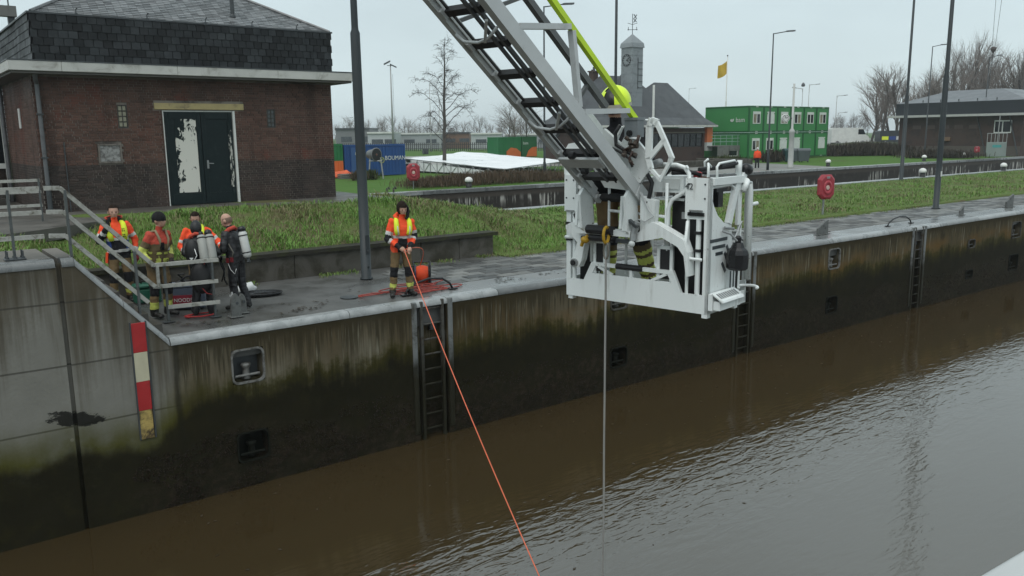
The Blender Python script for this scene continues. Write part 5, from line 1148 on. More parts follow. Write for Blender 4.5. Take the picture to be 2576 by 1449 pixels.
    for nm, a, b, ra, rb in bones:
        a_, ab = np.array(a), np.array(b-a); t = np.clip(((fc-a_)@ab)/(ab@ab), -.25, 1.25); tc = np.clip(t, 0, 1)
        D.append(np.linalg.norm(fc-(a_+tc[:, None]*ab), axis=1)-(ra+(rb-ra)*tc)*(1.05 if nm == 'torso' else 1)); TT.append(t)
    best = np.argmin(np.array(D), axis=0); TT = np.array(TT); names = [b[0] for b in bones]
    iv = np.array(RL.inverted().to_3x3()); un = (fc-np.array(hip))@iv.T+np.array(hip)
    idx = np.empty(npoly, dtype=np.int32); cache = PORDER
    for i in range(npoly):
        nm = names[best[i]]; c = outfit(nm[:-1] if nm[-1] in 'RL' else nm, nm[-1], TT[best[i], i], un[i]); idx[i] = cache.index(c)
    # cloth folds
    fold = np.array([mnoise.noise(V((x*17, y*17, z_*9)))+.7*mnoise.noise(V((x*9, y*9, z_*26))) for x, y, z_ in co]); nrm = np.empty(nv*3); me.vertices.foreach_get('normal', nrm); nrm = nrm.reshape(-1, 3)
    hz = np.linalg.norm(co-np.array(Hd((0, 0, .09))), axis=1) < .17; fold[hz] = 0
    co = (co+nrm*(fold*.011)[:, None])*k; me.vertices.foreach_set('co', co.ravel())
    for nm in PORDER: me.materials.append(PM[nm])
    me.polygons.foreach_set('material_index', idx); smooth(me); me.update(); me.name = 'person'
    o = bpy.data.objects.new('person', me); COL.objects.link(o); o.location = (loc[0], loc[1], z if len(loc) < 3 else loc[2]); o.rotation_euler = (0, 0, math.atan2(-head_dir[0], head_dir[1]))
    tag(o, label, 'person', group)
    def part(name, m, fn, sm=True):
        b = MB(); fn(b); b.v = [tuple(V(v)*k) for v in b.v]; return b.build(name, m, o, sm)
    def hpart(name, m, fn, sm=True): return part(name, m, lambda b: (fn(b), setattr(b, 'v', [tuple(Hd(V(v)*HK)) for v in b.v])), sm)
    for sx in (-1, 1):
        hpart('eye', DARKEYE, lambda b: b.ball((sx*.030, .095, .101), (.009, .006, .0045), 8, 6)); hpart('eyebrow', HAIR, lambda b: b.ball((sx*.031, .100, .117), (.014, .004, .0025), 8, 4))
    hpart('mouth', LIP, lambda b: b.ball((0, .102, .050), (.018, .005, .0035), 8, 4))
    def shell(c, r, keep, grow=1.0):
        def f(b):
            t_ = MB(); t_.ball((0, 0, 0), r, 20, 14); used = [q for q in t_.f if keep(sum((V(t_.v[i]) for i in q), V())/len(q))]
            b.mesh([V(c)+V(v) for v in t_.v], used)
        return f
    if hair == 'short': hpart('hair', HAIR, shell((0, .004, .130), (.084, .103, .110), lambda v: v.z > .045 or (v.y < .02 and v.z > -.06)))
    elif hair == 'long': 
        hpart('hair', HAIR, shell((0, -.004, .122), (.094, .112, .124), lambda v: v.z > .035 or (v.y < .055 and v.z > -.115)))
    elif hair == 'bald': hpart('hair', mat('grey_stubble', (.19, .13, .10), .8, vs=20, spec=.1), shell((0, .004, .122), (.0795, .100, .104), lambda v: v.y < .03 and -.06 < v.z < .03))
    elif hair == 'beanie': hpart('beanie', KNIT, shell((0, .006, .128), (.089, .110, .118), lambda v: v.z > -.02+(-.03 if v.y < 0 else 0)))
    elif hair == 'hood': hpart('hood', PM['rubber'], shell((0, .0, .100), (.094, .112, .134), lambda v: not (v.y > .05 and -.07 < v.z < .05)))
    return o, part, T
def to_cam(x, y): v = V((-x, -y, 0)).normalized(); return v
IR = V((math.cos(YAW), -math.sin(YAW), 0)); IF = V((math.sin(YAW), math.cos(YAW), 0))
def mixdir(r, f): v = IR*r+IF*f; return (v.x, v.y)

def trousers(nm, s, t, p, knee=True, lo='tan'):
    if nm == 'thigh': return 'tan' if t < .86 or not knee else 'black'
    if nm == 'shin': return 'black' if (t < .30 and knee) else lo if t < .60 else 'lime' if t < .78 else lo if t < .90 else 'boot'
    if nm == 'foot': return 'boot'
def fit_cam(nm, s, t, p):                  # orange and black coat
    if nm in ('head',): return 'skin'
    if nm == 'neck': return 'skin' if t > .35 else 'black'
    if nm == 'hand': return 'skin' if s == 'R' else 'wred'
    if nm == 'uarm': return 'orange' if t < .55 else 'silver' if t < .75 else ('orange' if s == 'L' else 'black')
    if nm == 'farm': return ('orange' if s == 'L' else 'black') if t < .55 else 'silver' if t < .78 else 'black'
    if nm == 'torso':
        z = p[2]
        if z > 1.22: return 'orange' if abs(p[0]) > .02 or z > 1.25 else 'black'
        if 1.165 < z < 1.22: return 'silver'
        if z > 1.0: return 'blue' if abs(p[0]) > .125 else 'black'
        if z > .95: return 'silver'
        return 'black' if z > .82 else 'tan'
    return trousers(nm, s, t, p)
hp = PY(300, 740, 16.7)
p1, part, T = person('person in orange and black coat with yellow life vest, hand raised to the shoulder', (3.52, 16.55), to_cam(3.5, 16.5)+V((.12, .05, 0)), 1.80, fit_cam,
    dict(elR=(.31, .02, 1.16), wrR=(.20, .16, 1.38), haR=(-.3, .2, .8), elL=(-.29, -.03, 1.15), wrL=(-.27, .05, .90), kneeR=(.13, .05, .51), ankR=(.16, .03, .09), toeR=(.2, .2, .045)), bulk=.028, tilt=rad(3), hair='short')
VEST = PM['yellow']
def vest(part, T, m=VEST, z0=1.17):
    for sx in (-1, 1): part('life_vest', m, lambda b: b.tube([T((sx*.05, -.10, 1.45)), T((sx*.10, -.03, 1.51)), T((sx*.125, .07, 1.46)), T((sx*.128, .12, 1.38)), T((sx*.125, .14, 1.28)), T((sx*.105, .145, z0))], [.025, .034, .038, .042, .044, .040], 10, True, 1.15))
vest(part, T)
part('hood', PM['black'], lambda b: b.tube([T((-.09, .02, 1.52)), T((-.10, -.06, 1.53)), T((0, -.11, 1.54)), T((.10, -.06, 1.53)), T((.09, .02, 1.52))], .045, 8))
part('hood_edge', PM['red'], lambda b: b.tube([T((-.12, .02, 1.56)), T((-.14, -.06, 1.58)), T((0, -.16, 1.60)), T((.14, -.06, 1.58)), T((.12, .02, 1.56))], .018, 6))
part('vest_lettering', PM['black'], lambda b: [b.obox(T((-.122+.028*i, .2045-.002*j, 1.36-.035*j)), (.018, 0, 0), (0, .004, 0), (0, 0, .024)) for i in (0, 1) for j in (0, 1, 3, 4)], False)
part('phone', BLG, lambda b: b.obox((.13, .20, 1.43), (.07, .02, 0), (0, .02, 0), (0, 0, .12)), False)
part('strap', PM['orange'], lambda b: b.bar((.20, .05, .95), (.22, .04, .76), .05, .04), False)
def fit_turnout(nm, s, t, p):
    if nm == 'head': return 'skin'
    if nm == 'neck': return 'skin' if t > .5 else 'olive'
    if nm == 'hand': return 'glove'
    if nm == 'uarm': return 'red' if t < .40 else 'olive' if t < .72 else 'lime'
    if nm == 'farm': return 'olive' if t < .12 else 'lime' if t < .75 else 'olive'
    if nm == 'torso':
        z = p[2]
        if z > 1.30: return 'red'
        if 1.12 < z < 1.16 or .97 < z < 1.05: return 'lime' if int(p[0]*22+9) % 3 else 'olive'
        return 'olive'
    if nm == 'shin': return 'black' if t < .3 else 'tan' if t < .55 else 'lime' if t < .84 else 'boot'
    return trousers(nm, s, t, p)
p2, part, T = person('person in black knit cap and tan turnout gear with red shoulders, looking sideways', (3.71, 14.76), mixdir(.92, -.38), 1.77, fit_turnout, dict(elR=(.29, -.02, 1.15), wrR=(.24, .14, .95), elL=(-.26, .04, 1.15), wrL=(-.13, .20, 1.02), kneeL=(-.11, .09, .52), ankL=(-.12, .05, .10), toeL=(-.15, .22, .05)), lean=rad(10), tilt=rad(-2), bulk=.034, hair='beanie', turn=rad(-14))
part('harness_strap', mat('tan_webbing', (.25, .20, .12), .8), lambda b: (b.tube([T((.10, -.10, 1.46)), T((.11, .03, 1.51)), T((.10, .125, 1.38)), T((.06, .15, 1.2))], .022, 6), b.tube([T((-.10, -.10, 1.46)), T((-.11, .03, 1.51)), T((-.10, .125, 1.38)), T((-.06, .15, 1.2))], .022, 6)))
part('radio', BLG, lambda b: b.obox(T((.03, .145, 1.2)), (.06, 0, 0), (0, .04, 0), (0, 0, .13)), False); part('patch', PM['silver'], lambda b: b.obox(T((-.14, .11, 1.18)), (.07, .01, 0), (0, .03, 0), (0, 0, .10)), False)
part('flap', PM['lime'], lambda b: [b.obox(T((x, .14, 1.0)), (.035, 0, 0), (0, .012, 0), (0, 0, .11)) for x in (-.11, -.03, .06)], False)
def fit_hv(nm, s, t, p):
    if nm == 'head': return 'skin'
    if nm == 'neck': return 'skin' if t > .5 else 'black'
    if nm == 'hand': return 'skin'
    if nm == 'uarm': return 'orange' if t < .62 else 'silver' if t < .8 else 'orange'
    if nm == 'farm': return 'orange' if t < .45 else 'silver' if t < .65 else 'orange' if t < .85 else 'black'
    if nm == 'torso': return 'orange' if p[2] > 1.22 else 'silver' if p[2] > 1.165 else 'black'
    return trousers(nm, s, t, p)
p3, part, T = person('dark haired person in orange jacket facing out from behind the two divers', (4.66, 15.60), to_cam(4.7, 15.5)+V((-.05, 0, 0)), 1.66, fit_hv, dict(elR=(.30, .04, 1.14), wrR=(.20, .22, 1.02), elL=(-.40, .06, 1.20), wrL=(-.46, .28, 1.10)), bulk=.04, hair='short', nod=rad(12))
part('life_vest', VEST, lambda b: b.tube([T((-.05, -.10, 1.45)), T((-.095, -.03, 1.52)), T((-.105, .07, 1.47)), T((-.10, .135, 1.38)), T((-.09, .155, 1.25))], [.03, .04, .045, .05, .045], 10, True, 1.2))
def fit_diver(nm, s, t, p):
    if nm == 'head': return 'skin'
    if nm == 'neck': return 'skin' if t > .7 else 'rubber'
    if nm == 'hand': return 'skin' if s == 'R' else 'rubber'
    if nm == 'foot': return 'boot'
    return 'rubber'
p4, part, T = person('diver in black suit and hood with twin pale cylinders, back turned', (4.34, 14.40), mixdir(-.15, .97), 1.64, fit_diver, dict(elR=(.28, .08, 1.16), wrR=(.16, .26, 1.05), elL=(-.28, .06, 1.16), wrL=(-.14, .25, 1.03), ankL=(-.16, -.03, .09), toeL=(-.19, .15, .045)), lean=rad(23), tilt=rad(-9), bulk=.045, hair='hood', turn=rad(-8), nod=rad(14))
CYL = mat('pale_diving_cylinder', (.27, .275, .255), .5, vs=6, dirt=((.3, .3, .28), .35, 7.)); CYW = mat('white_diving_cylinder', (.50, .51, .49), .35, vs=6)
def tank(part, T, x, y, z0, h, r, m, band=True):
    c = part('diving_cylinder', m, lambda b: b.lathe([(r*.5, .0), (r*.85, .02), (r, .06), (r, h-.05), (r*.75, h), (.02, h+.015)], T((x, y, z0)), T((x, y, z0+1))-T((x, y, z0)), 14))
    return c
tank(part, T, .25, -.20, .93, .50, .085, CYL); tank(part, T, .12, -.24, .93, .50, .085, CYL)
part('cylinder_cap', BLG, lambda b: (b.ball(T((.24, -.20, 1.47)), .07, 10, 8), b.tube([T((.12, -.24, 1.43)), T((.12, -.24, 1.50))], .04, 8)))
part('cylinder_band', BLG, lambda b: [b.lathe([(.09, 0), (.09, .022)], T((x, y, 1.36)), T((x, y, 2))-T((x, y, 1)), 14) for x, y in ((.25, -.20), (.12, -.24))])
part('backpack', BLK, lambda b: b.ball(T((-.08, -.20, 1.16)), (.14, .10, .24), 12, 8)); part('emblem', PM['white'], lambda b: b.prism([(-.035, .02), (.035, .02), (0, -.03)], T((-.10, -.305, 1.0)), (1, 0, 0), (0, 0, 1), (0, .006, 0)), False)
part('red_collar', PM['red'], lambda b: b.tube([T((-.17, .06, 1.44)), T((-.10, -.06, 1.51)), T((0, -.10, 1.53)), T((.11, -.06, 1.51)), T((.15, .06, 1.44))], .035, 8))
part('gear_bag', BLK, lambda b: b.ball((.02, -.10, .72), (.22, .15, .30), 14, 10))
part('air_hose', mat('red_air_hose', (.30, .03, .03), .5), lambda b: b.tube([T((.1, -.16, .95)), (-.02, -.2, .62), (.10, -.22, .45), (.22, -.15, .40)], .011, 6))
part('white_edging', PM['white'], lambda b: b.tube([T((-.02, -.30, 1.18)), T((.0, -.29, 1.05)), T((-.05, -.29, .98))], .008, 5))
def fit_bald(nm, s, t, p):
    if nm == 'hand': return 'skin'
    return fit_diver(nm, s, t, p)
p5, part, T = person('bald diver in black suit with red collar and a white cylinder on the back', (4.98, 14.50), mixdir(-.95, .25), 1.69, fit_bald, dict(elR=(.28, .10, 1.17), wrR=(.17, .33, 1.06), elL=(-.27, .08, 1.16), wrL=(-.16, .32, 1.04), ankR=(.14, -.10, .09), toeR=(.17, .08, .045), kneeR=(.12, -.0, .50)), lean=rad(11), tilt=rad(2), bulk=.028, hair='bald', nod=rad(16))
tank(part, T, -.03, -.27, .93, .50, .078, CYW)
part('cylinder_band', BLG, lambda b: (b.lathe([(.084, 0), (.084, .02)], T((-.03, -.27, 1.34)), T((0, 0, 2))-T((0, 0, 1)), 14), b.lathe([(.084, 0), (.084, .02)], T((-.03, -.27, 1.02)), T((0, 0, 2))-T((0, 0, 1)), 14)))
part('cylinder_cap', BLG, lambda b: b.lathe([(.072, 0), (.075, .05), (.05, .09)], T((-.03, -.27, 1.43)), T((0, 0, 2))-T((0, 0, 1)), 12)); part('valve', DSTEEL, lambda b: (b.tube([T((-.03, -.27, .93)), T((-.03, -.27, .84))], .025, 8), b.tube([T((-.08, -.28, .86)), T((.03, -.26, .86))], .02, 8)))
part('red_collar', PM['red'], lambda b: (b.tube([T((.10, .14, 1.28)), T((.13, .08, 1.43)), T((.10, -.06, 1.51)), T((0, -.10, 1.53)), T((-.10, -.06, 1.51)), T((-.13, .08, 1.43)), T((-.10, .14, 1.28))], .038, 8)))
part('belt_pocket', PM['wred'], lambda b: [b.obox(T((x, y, .90)), d1, d2, (0, 0, .09)) for x, y, d1, d2 in ((-.205, -.06, (.02, 0, 0), (0, .06, 0)), (-.205, .03, (.02, 0, 0), (0, .06, 0)))], False)
part('harness_strap', mat('grey_webbing', (.14, .13, .11), .8), lambda b: b.tube([T((-.12, .10, 1.45)), T((-.19, -.02, 1.30)), T((-.19, -.10, 1.08)), T((-.20, -.05, .98))], .012, 6))
part('shin_mark', PM['white'], lambda b: (b.obox((-.21, .02, .22), (0, -.03, 0), (.01, 0, 0), (0, 0, .14)), b.obox((-.212, .06, .27), (0, -.10, 0), (.01, 0, 0), (0, 0, .04))), False)
part('loop_line', PM['white'], lambda b: b.tube([(-.19, .05, .90), (-.20, .0, .78), (-.21, -.09, .70), (-.20, -.12, .80)], .006, 5))
part('regulator', BLG, lambda b: (b.ball((.0, .34, .95), (.07, .06, .06), 10, 6), b.tube([(.0, .34, .95), (.05, .30, .75), (.0, .28, .55), (.05, .26, .45)], .016, 6), b.tube([(-.05, .34, .95), (-.02, .26, .70), (-.06, .30, .52)], .014, 6)))
def fit_tender(nm, s, t, p):
    if nm == 'head': return 'skin'
    if nm == 'neck': return 'skin' if t > .3 else 'black'
    if nm == 'hand': return 'skin'
    if nm == 'uarm': return 'orange' if t < .58 else 'silver' if t < .78 else 'black'
    if nm == 'farm': return 'black' if t < .22 else 'silver' if t < .38 else 'orange' if t < .72 else 'black'
    if nm == 'torso':
        z = p[2]
        if z > 1.18: return 'orange'
        if z > 1.13: return 'silver'
        if abs(p[0]) > .09: return 'silver' if 1.0 < z < 1.05 else 'orange' if z > .86 else 'tan'
        return 'black' if z > .86 else 'tan'
    if nm == 'thigh' and t < .06: return 'orange' if abs(p[0]) > .1 else 'black'
    return trousers(nm, s, t, p)
p6, part, T = person('young person in orange coat and yellow life vest paying out the orange line', (7.84, 13.68), to_cam(7.8, 13.6)+IR*.28, 1.77, fit_tender,
    dict(elR=(.27, .06, 1.12), wrR=(.09, .24, .97), haR=(-.5, .4, -.5), elL=(-.27, .03, 1.14), wrL=(-.12, .24, .98), haL=(.3, .4, -.7), kneeR=(.15, .03, .51), ankR=(.185, -.02, .09), toeR=(.23, .15, .045), kneeL=(-.13, .03, .51), ankL=(-.165, .0, .09), toeL=(-.22, .17, .045)), lean=rad(4), tilt=rad(-3), bulk=.02, hair='long', turn=rad(-6), nod=rad(10))
vest(part, T, z0=1.2)
part('hood', PM['orange'], lambda b: b.tube([T((.10, .05, 1.47)), T((.12, -.03, 1.53)), T((.05, -.10, 1.56)), T((-.05, -.11, 1.54)), T((-.10, -.04, 1.50))], [.03, .045, .05, .045, .03], 8))
for sx in (-1, 1): part('vest_strap', PM['silver'], lambda b: b.tube([T((sx*.12, .12, 1.42)), T((sx*.118, .20, 1.3)), T((sx*.10, .205, 1.2))], .012, 5))
part('black_hood', PM['black'], lambda b: b.tube([T((-.06, .09, 1.50)), T((-.10, .03, 1.53)), T((-.125, -.01, 1.62)), T((-.10, -.04, 1.72)), T((-.04, -.07, 1.77))], [.02, .035, .035, .03, .02], 8))
HND = o_w = p6.matrix_basis @ V((.02, .30, .93)); HND = V(p6.location)+p6.rotation_euler.to_matrix() @ V((.02, .31, .925))
# person in the basket
def fit_basket(nm, s, t, p):
    if nm == 'head': return 'skin'
    if nm in ('neck', 'hand'): return 'glove'
    if nm == 'uarm': return 'white' if .1 < t < .45 and s == 'R' else 'black'
    if nm == 'farm': return 'black' if t < .5 else 'silver' if t < .7 else 'black'
    if nm == 'torso': return 'black' if p[2] > .90 else 'tan'
    if nm == 'thigh': return 'tan' if t < .85 else 'black'
    if nm == 'shin': return 'black' if t < .22 else 'olive' if t < .35 else 'lime' if int(t*14) % 3 else 'olive'
    return 'boot'
BP = to_true(L(1.37, .36, .072))
p7, part, T = person('person in yellow helmet and dark coat standing in the rescue basket behind the ladder', (BP.x, BP.y, BP.z), mixdir(-.25, -.97), 1.80, fit_basket, dict(elR=(.30, .06, 1.15), wrR=(.26, .25, 1.15), elL=(-.30, .06, 1.15), wrL=(-.26, .26, 1.12), hipL=(-.09, .02, .93), kneeL=(-.24, .24, .56), ankL=(-.33, .08, .12), toeL=(-.38, .24, .06), kneeR=(.05, .06, .51), ankR=(.07, .02, .09), toeR=(.09, .19, .045)), lean=rad(6), bulk=.055, hair='none', nod=rad(10), turn=rad(8))
hc7 = T((0, 0, 1.56)); 
HY = mat('helmet_yellow', (.66, .86, .04), .3, vs=2, var=.08)
def helm(b, keep=lambda v: True, r=(.137, .166, .146), c=(0, -.005, .15)):
    t_ = MB(); t_.ball((0, 0, 0), r, 24, 16); R_ = Matrix.Rotation(-rad(8), 4, 'Z') @ Matrix.Rotation(-rad(10), 4, 'X')
    fs_ = [q for q in t_.f if keep(sum((V(t_.v[i]) for i in q), V())/len(q))]
    b.mesh([hc7+R_ @ (V(c)+V(v)) for v in t_.v], fs_)
part('helmet_shell', BLG, lambda b: helm(b, lambda v: v.z > -.02 or (v.y < .02 and v.z > -.10)))
part('helmet_crown', HY, lambda b: helm(b, lambda v: v.z > .005 and abs(v.x-.02) > .022+.03*max(0, v.y/.15), (.142, .171, .153)))
part('helmet_band', mat('pale_helmet_band', (.5, .47, .40), .4), lambda b: helm(b, lambda v: -.026 < v.z < .004 and v.y > -.05, (.147, .177, .158)))
part('visor', BLG, lambda b: helm(b, lambda v: -.075 < v.z < -.02 and v.y > .06, (.138, .170, .156)))
part('collar', PM['white'], lambda b: b.tube([T((-.16, .02, 1.44)), T((-.15, .06, 1.50)), T((-.19, .08, 1.40)), T((-.17, .13, 1.28))], [.03, .045, .045, .03], 8))
def fit_far(nm, s, t, p):
    if nm == 'head': return 'skin'
    if nm in ('torso', 'uarm', 'farm', 'neck'): return 'orange' if nm != 'torso' or p[2] > .9 else 'black'
    if nm == 'hand': return 'glove'
    return 'boot' if nm == 'foot' else 'black'
p8, part, T = person('distant person in orange jacket and white helmet walking by the far lamp post', (60.1, 43.9), mixdir(.2, .97), 1.72, fit_far, dict(ankR=(.12, -.12, .10), toeR=(.13, .05, .05), kneeR=(.11, .0, .5)), bulk=.05, voxel=.03, hair='none')
part('helmet', PM['white'], lambda b: b.ball(T((0, -.0, 1.71)), (.11, .13, .10), 12, 8))

# ---- kit on the quay
def kit(name, label, cat, loc): return thing(name, label, cat, loc)
c = kit('green_case', 'green plastic first aid case on the quay behind the sloping handrail', 'case', (3.9, 16.25, 0))
GC = mat('green_case_plastic', (.012, .085, .052), .45, vs=5)
b = MB(); b.bbox(-.26, .20, -.12, .14, .0, .27, .03); b.build('body', GC, c); b = MB(); b.bbox(-.27, .21, -.13, .15, .275, .36, .03); b.build('lid', GC, c); b = MB(); b.tube([(-.12, 0, .355), (-.12, 0, .41), (.06, 0, .41), (.06, 0, .355)], .015, 6); b.build('handle', BLG, c)
NX = (4.26, 15.19); c = kit('rescue_case', 'grey blue case with a red lettered front, beside the hooded diver', 'case', (*NX, 0)); c.rotation_euler.z = rad(-24)
b = MB(); b.bbox(-.26, .34, -.16, .16, .02, .40, .02); b.build('body', mat('grey_blue_case', (.085, .105, .145), .5, vs=6), c); b = MB(); b.bbox(-.27, .35, -.17, .17, .405, .46, .015); b.build('lid', mat('pale_blue_lid', (.16, .19, .24), .5, vs=6), c)
lp = MB(); lp.box(-.20, .27, -.172, -.162, .09, .27); lp = lp.build('label_panel', mat('case_label_red', (.25, .022, .040), .5), c)
Rz = Matrix.Rotation(rad(-24), 3, 'Z'); text('NOODSET', .092, V((*NX, 0))+Rz @ V((.03, -.174, .18)), Rz @ V((1, 0, 0)), (0, 0, 1), PM['white'], lp, sx=.95)
b = MB(); b.ball((.02, -.0, .47), (.18, .12, .06), 10, 6); b.build('breathing_mask', BLG, c)
b = MB(); b.tube([(-.05, -.05, .52), (.06, -.1, .60), (.16, 0, .56), (.10, .08, .50)], .018, 6); b.tube([(.0, .05, .5), (-.1, .0, .62), (.02, -.08, .64)], .016, 6); b.build('hose', HOSE, c, sm=True)
c = kit('white_bag', 'crumpled white bag lying behind the black board on the quay', 'bag', (5.62, 15.95, 0)); b = MB(); b.ball((0, 0, .08), (.22, .14, .12), 14, 10)
b.v = [tuple(V(v)*(1+.28*mnoise.noise(V(v)*9))) for v in b.v]; b.build('bag', PM['white'], c, sm=True)
c = kit('black_tray', 'shallow black rubber tray lying on the wet quay', 'tray', (5.75, 15.55, 0)); c.rotation_euler.z = rad(-22)
b = MB(); b.lathe([(.40, .01), (.44, .05), (.42, .06), (.36, .03), (0.01, .02)], (0, 0, 0), n=24, close=False); b.v = [(v[0], v[1]*.6, v[2]) for v in b.v]; b.build('tray', BLG, c, sm=True)
RX_ = V((8.74, 14.42, 0)); c = kit('cable_reel', 'orange line wound on a black framed reel behind the line tender', 'cable reel', tuple(RX_)); c.rotation_euler.z = rad(-30)
ORL = mat('orange_line', (.72, .085, .025), .6, vs=10)
b = MB(); b.lathe([(.10, -.16), (.19, -.15), (.215, -.08), (.22, .0), (.215, .08), (.19, .15), (.10, .16)], (0, 0, .27), (1, 0, .0), 22); b.build('wound_line', ORL, c, sm=True)
b = MB()
for x in np.linspace(-.14, .14, 11):
    R_ = .19+.037*math.cos(x/.16*PI/2); b.tube([(x, R_*math.cos(q), .27+R_*math.sin(q)) for q in np.linspace(0, 2*PI, 21)], .014, 5)
b.build('coil', ORL, c, sm=True)
for x in (-.175, .165):
    b = MB(); b.lathe([(.03, 0), (.27, .0), (.27, .015), (.03, .015)], (x, 0, .27), (1, 0, 0), 20); b.build('flange', mat('blue_reel_flange' if x < 0 else 'black_reel_flange', (.02, .02, .09) if x < 0 else (.012, .012, .013), .4), c, sm=False)
for x in (-.21, .21):
    b = MB(); b.tube([(x, -.24, .02), (x, -.10, .27), (x, -.06, .50), (x, .12, .58), (x, .22, .50), (x, .24, .02)], .02, 7); b.build('frame', BLG, c)
b = MB(); b.tube([(-.21, .12, .58), (.21, .12, .58)], .022, 8); b.tube([(-.21, 0, .27), (.21, 0, .27)], .02, 8); b.tube([(-.21, .24, .02), (.21, .24, .02)], .018, 6); b.tube([(-.21, -.24, .02), (.21, -.24, .02)], .018, 6); b.build('axle', BLG, c); c.scale = (.80, .80, .80)
# tangle of faded red hose at the feet
rs = np.random.RandomState(11); b = MB()
for k in range(9):
    cx, cy = rs.uniform(8.0, 8.9), rs.uniform(13.75, 14.35); r0 = rs.uniform(.18, .42); ph = rs.uniform(0, 6); pts = []
    for q in np.linspace(0, 2*PI*rs.uniform(.7, 1.5), 26): rr_ = r0*(1+.25*math.sin(q*2.3+ph)); pts.append((cx+rr_*1.3*math.cos(q+ph), max(13.62, cy+rr_*.6*math.sin(q+ph)), .015+.012*k*.5))
    b.tube(pts, .011, 6)
b.tube([(7.15, 14.15, .014), (7.5, 14.2, .014), (7.8, 14.0, .014), (8.2, 14.1, .02)], .012, 6); b.tube([(7.1, 14.05, .014), (7.6, 14.05, .016), (8.0, 14.25, .016)], .012, 6)
tag(b.build('hose_tangle', mat('faded_red_hose', (.30, .05, .038), .6, vs=8), sm=True), 'tangle of faded red line lying round the feet of the line tender', 'hose')
b = MB(); pts = []
for q in np.linspace(0, 2*PI*1.6, 40): pts.append((4.25+.22*math.cos(q)*(1+.2*math.sin(q*2.7)), 14.35+.14*math.sin(q), .02))
b.tube(pts, .014, 6); tag(b.build('red_hose_loop', mat('bright_red_hose', (.42, .03, .03), .5), sm=True), 'loop of bright red hose on the quay under the short end of the handrail', 'hose')
# the orange line from the hands out to the water
A0, A1 = HND, G(1362, 1462, ZW); pts = []
for i in range(41):
    t = i/40; p = A0.lerp(A1, t); p.z -= .22*4*t*(1-t)*.5; pts.append(p)
b = MB(); b.tube(pts, .0085, 7)
r0 = HND+V((.03, .02, 0)); r1 = RX_+V((-.05, -.02, .42))
b.tube([r0.lerp(r1, q)+V((0, 0, .16*math.sin(PI*q)))+V((.16, -.10, 0))*math.sin(PI*q) for q in np.linspace(0, 1, 12)], .009, 7)
tag(b.build('orange_safety_line', mat('orange_safety_rope', (.62, .14, .07), .6, vs=12), sm=True), 'long orange line running from the hands of the tender over the wall into the water', 'rope')
# ================================================================== the far side
SLG = mat('grey_roof_slate', (.052, .056, .060), .5, vs=.8, dirt=((.032, .034, .036), .42, .6), bump=.3, bs=6)
FBR = mat('far_brown_brick', (.058, .036, .028), .8, vs=1.2, dirt=((.032, .022, .019), .42, .8), bump=.3, bs=8)
FBR2 = mat('far_grey_brick', (.085, .072, .062), .8, vs=1.2, bump=.3, bs=8)
ZINC = mat('zinc_cladding', (.23, .25, .26), .45, .2, vs=1.2, dirt=((.17, .18, .19), .4, 1.5))
GRN = mat('site_office_green', (.042, .210, .062), .5, vs=.6, var=.14); GRN2 = mat('site_office_dark_green', (.008, .085, .024), .5)
WPN = mat('far_white_paint', (.60, .61, .58), .5, vs=2)
# ---- control building with clock tower
cb = thing('control_building', 'low brick lock control building with steep grey roofs and a clock tower', 'building', (64, 60, 0))
B = lambda mb, name, m, par=cb, sm=False, **k: mb.build(name, m, par, sm, world=True, **k)
x0, x1, y0, y1, ze = 57.9, 72.3, 59.7, 69.5, 3.55
b = MB(); wall_panel(b, x0, x1, 0, ze, [(63.2, 72.0, 1.55, 3.0, .25), (58.4, 61, 1.55, 3.0, .25)], y0)
b.mesh([(x1, y0, 0), (x1, y1, 0), (x1, y1, ze), (x1, y0, ze)], [(0, 1, 2, 3)]); b.mesh([(x0, y0, 0), (x0, y1, 0), (x0, y1, ze), (x0, y0, ze)], [(3, 2, 1, 0)]); B(b, 'wall', FBR)
b = MB(); b.box(62.9, x1+.03, y0-.06, y0-.001, 3.02, 3.14); b.box(58.2, 61.3, y0-.06, y0-.001, 3.02, 3.14); B(b, 'string_course', mat('buff_stone_band', (.17, .15, .12), .8, vs=2))
for k in range(9):
    xa = 63.2+k*.978 if k < 9 else 0; f = MB(); f.box(xa, xa+.06, y0+.05, y0+.20, 1.56, 2.99); f.box(xa+.061, xa+.977, y0+.05, y0+.20, 1.56, 1.62); f.box(xa+.061, xa+.977, y0+.05, y0+.2, 2.93, 2.99); f = B(f, 'window', mat('far_dark_frame', (.02, .02, .02), .5)); g = MB(); g.box(xa+.062, xa+.975, y0+.12, y0+.15, 1.622, 2.928); B(g, 'pane', GLAS, f)
    if k < 2: xa = 58.5+k*1.25; g = MB(); g.box(xa, xa+1.04, y0+.1, y0+.14, 1.6, 2.95); B(g, 'window', GLAS)
b = MB(); b.box(x0-.95, x1+.95, y0-1., y1+.9, 3.62, 3.83); B(b, 'fascia_board', FASC)
def hip(b, xa, xb, ya, yb, z0, zr, ra, rb, flare=.16):
    """hipped roof with flared eaves, ridge from ra to rb at height zr"""
    ym = (ya+yb)/2; m = .24; mid = []
    for x, y, rx in ((xa, ya, ra), (xb, ya, rb), (xb, yb, rb), (xa, yb, ra)): mid.append((x+(rx-x)*m, y+(ym-y)*m, z0+(zr-z0)*flare))
    vs = [(xa, ya, z0), (xb, ya, z0), (xb, yb, z0), (xa, yb, z0)]+mid+[(ra, ym, zr), (rb, ym, zr)]
    b.mesh(vs, [(0, 1, 5, 4), (1, 2, 6, 5), (2, 3, 7, 6), (3, 0, 4, 7), (4, 5, 9, 8), (5, 6, 9), (6, 7, 8, 9), (7, 4, 8)])
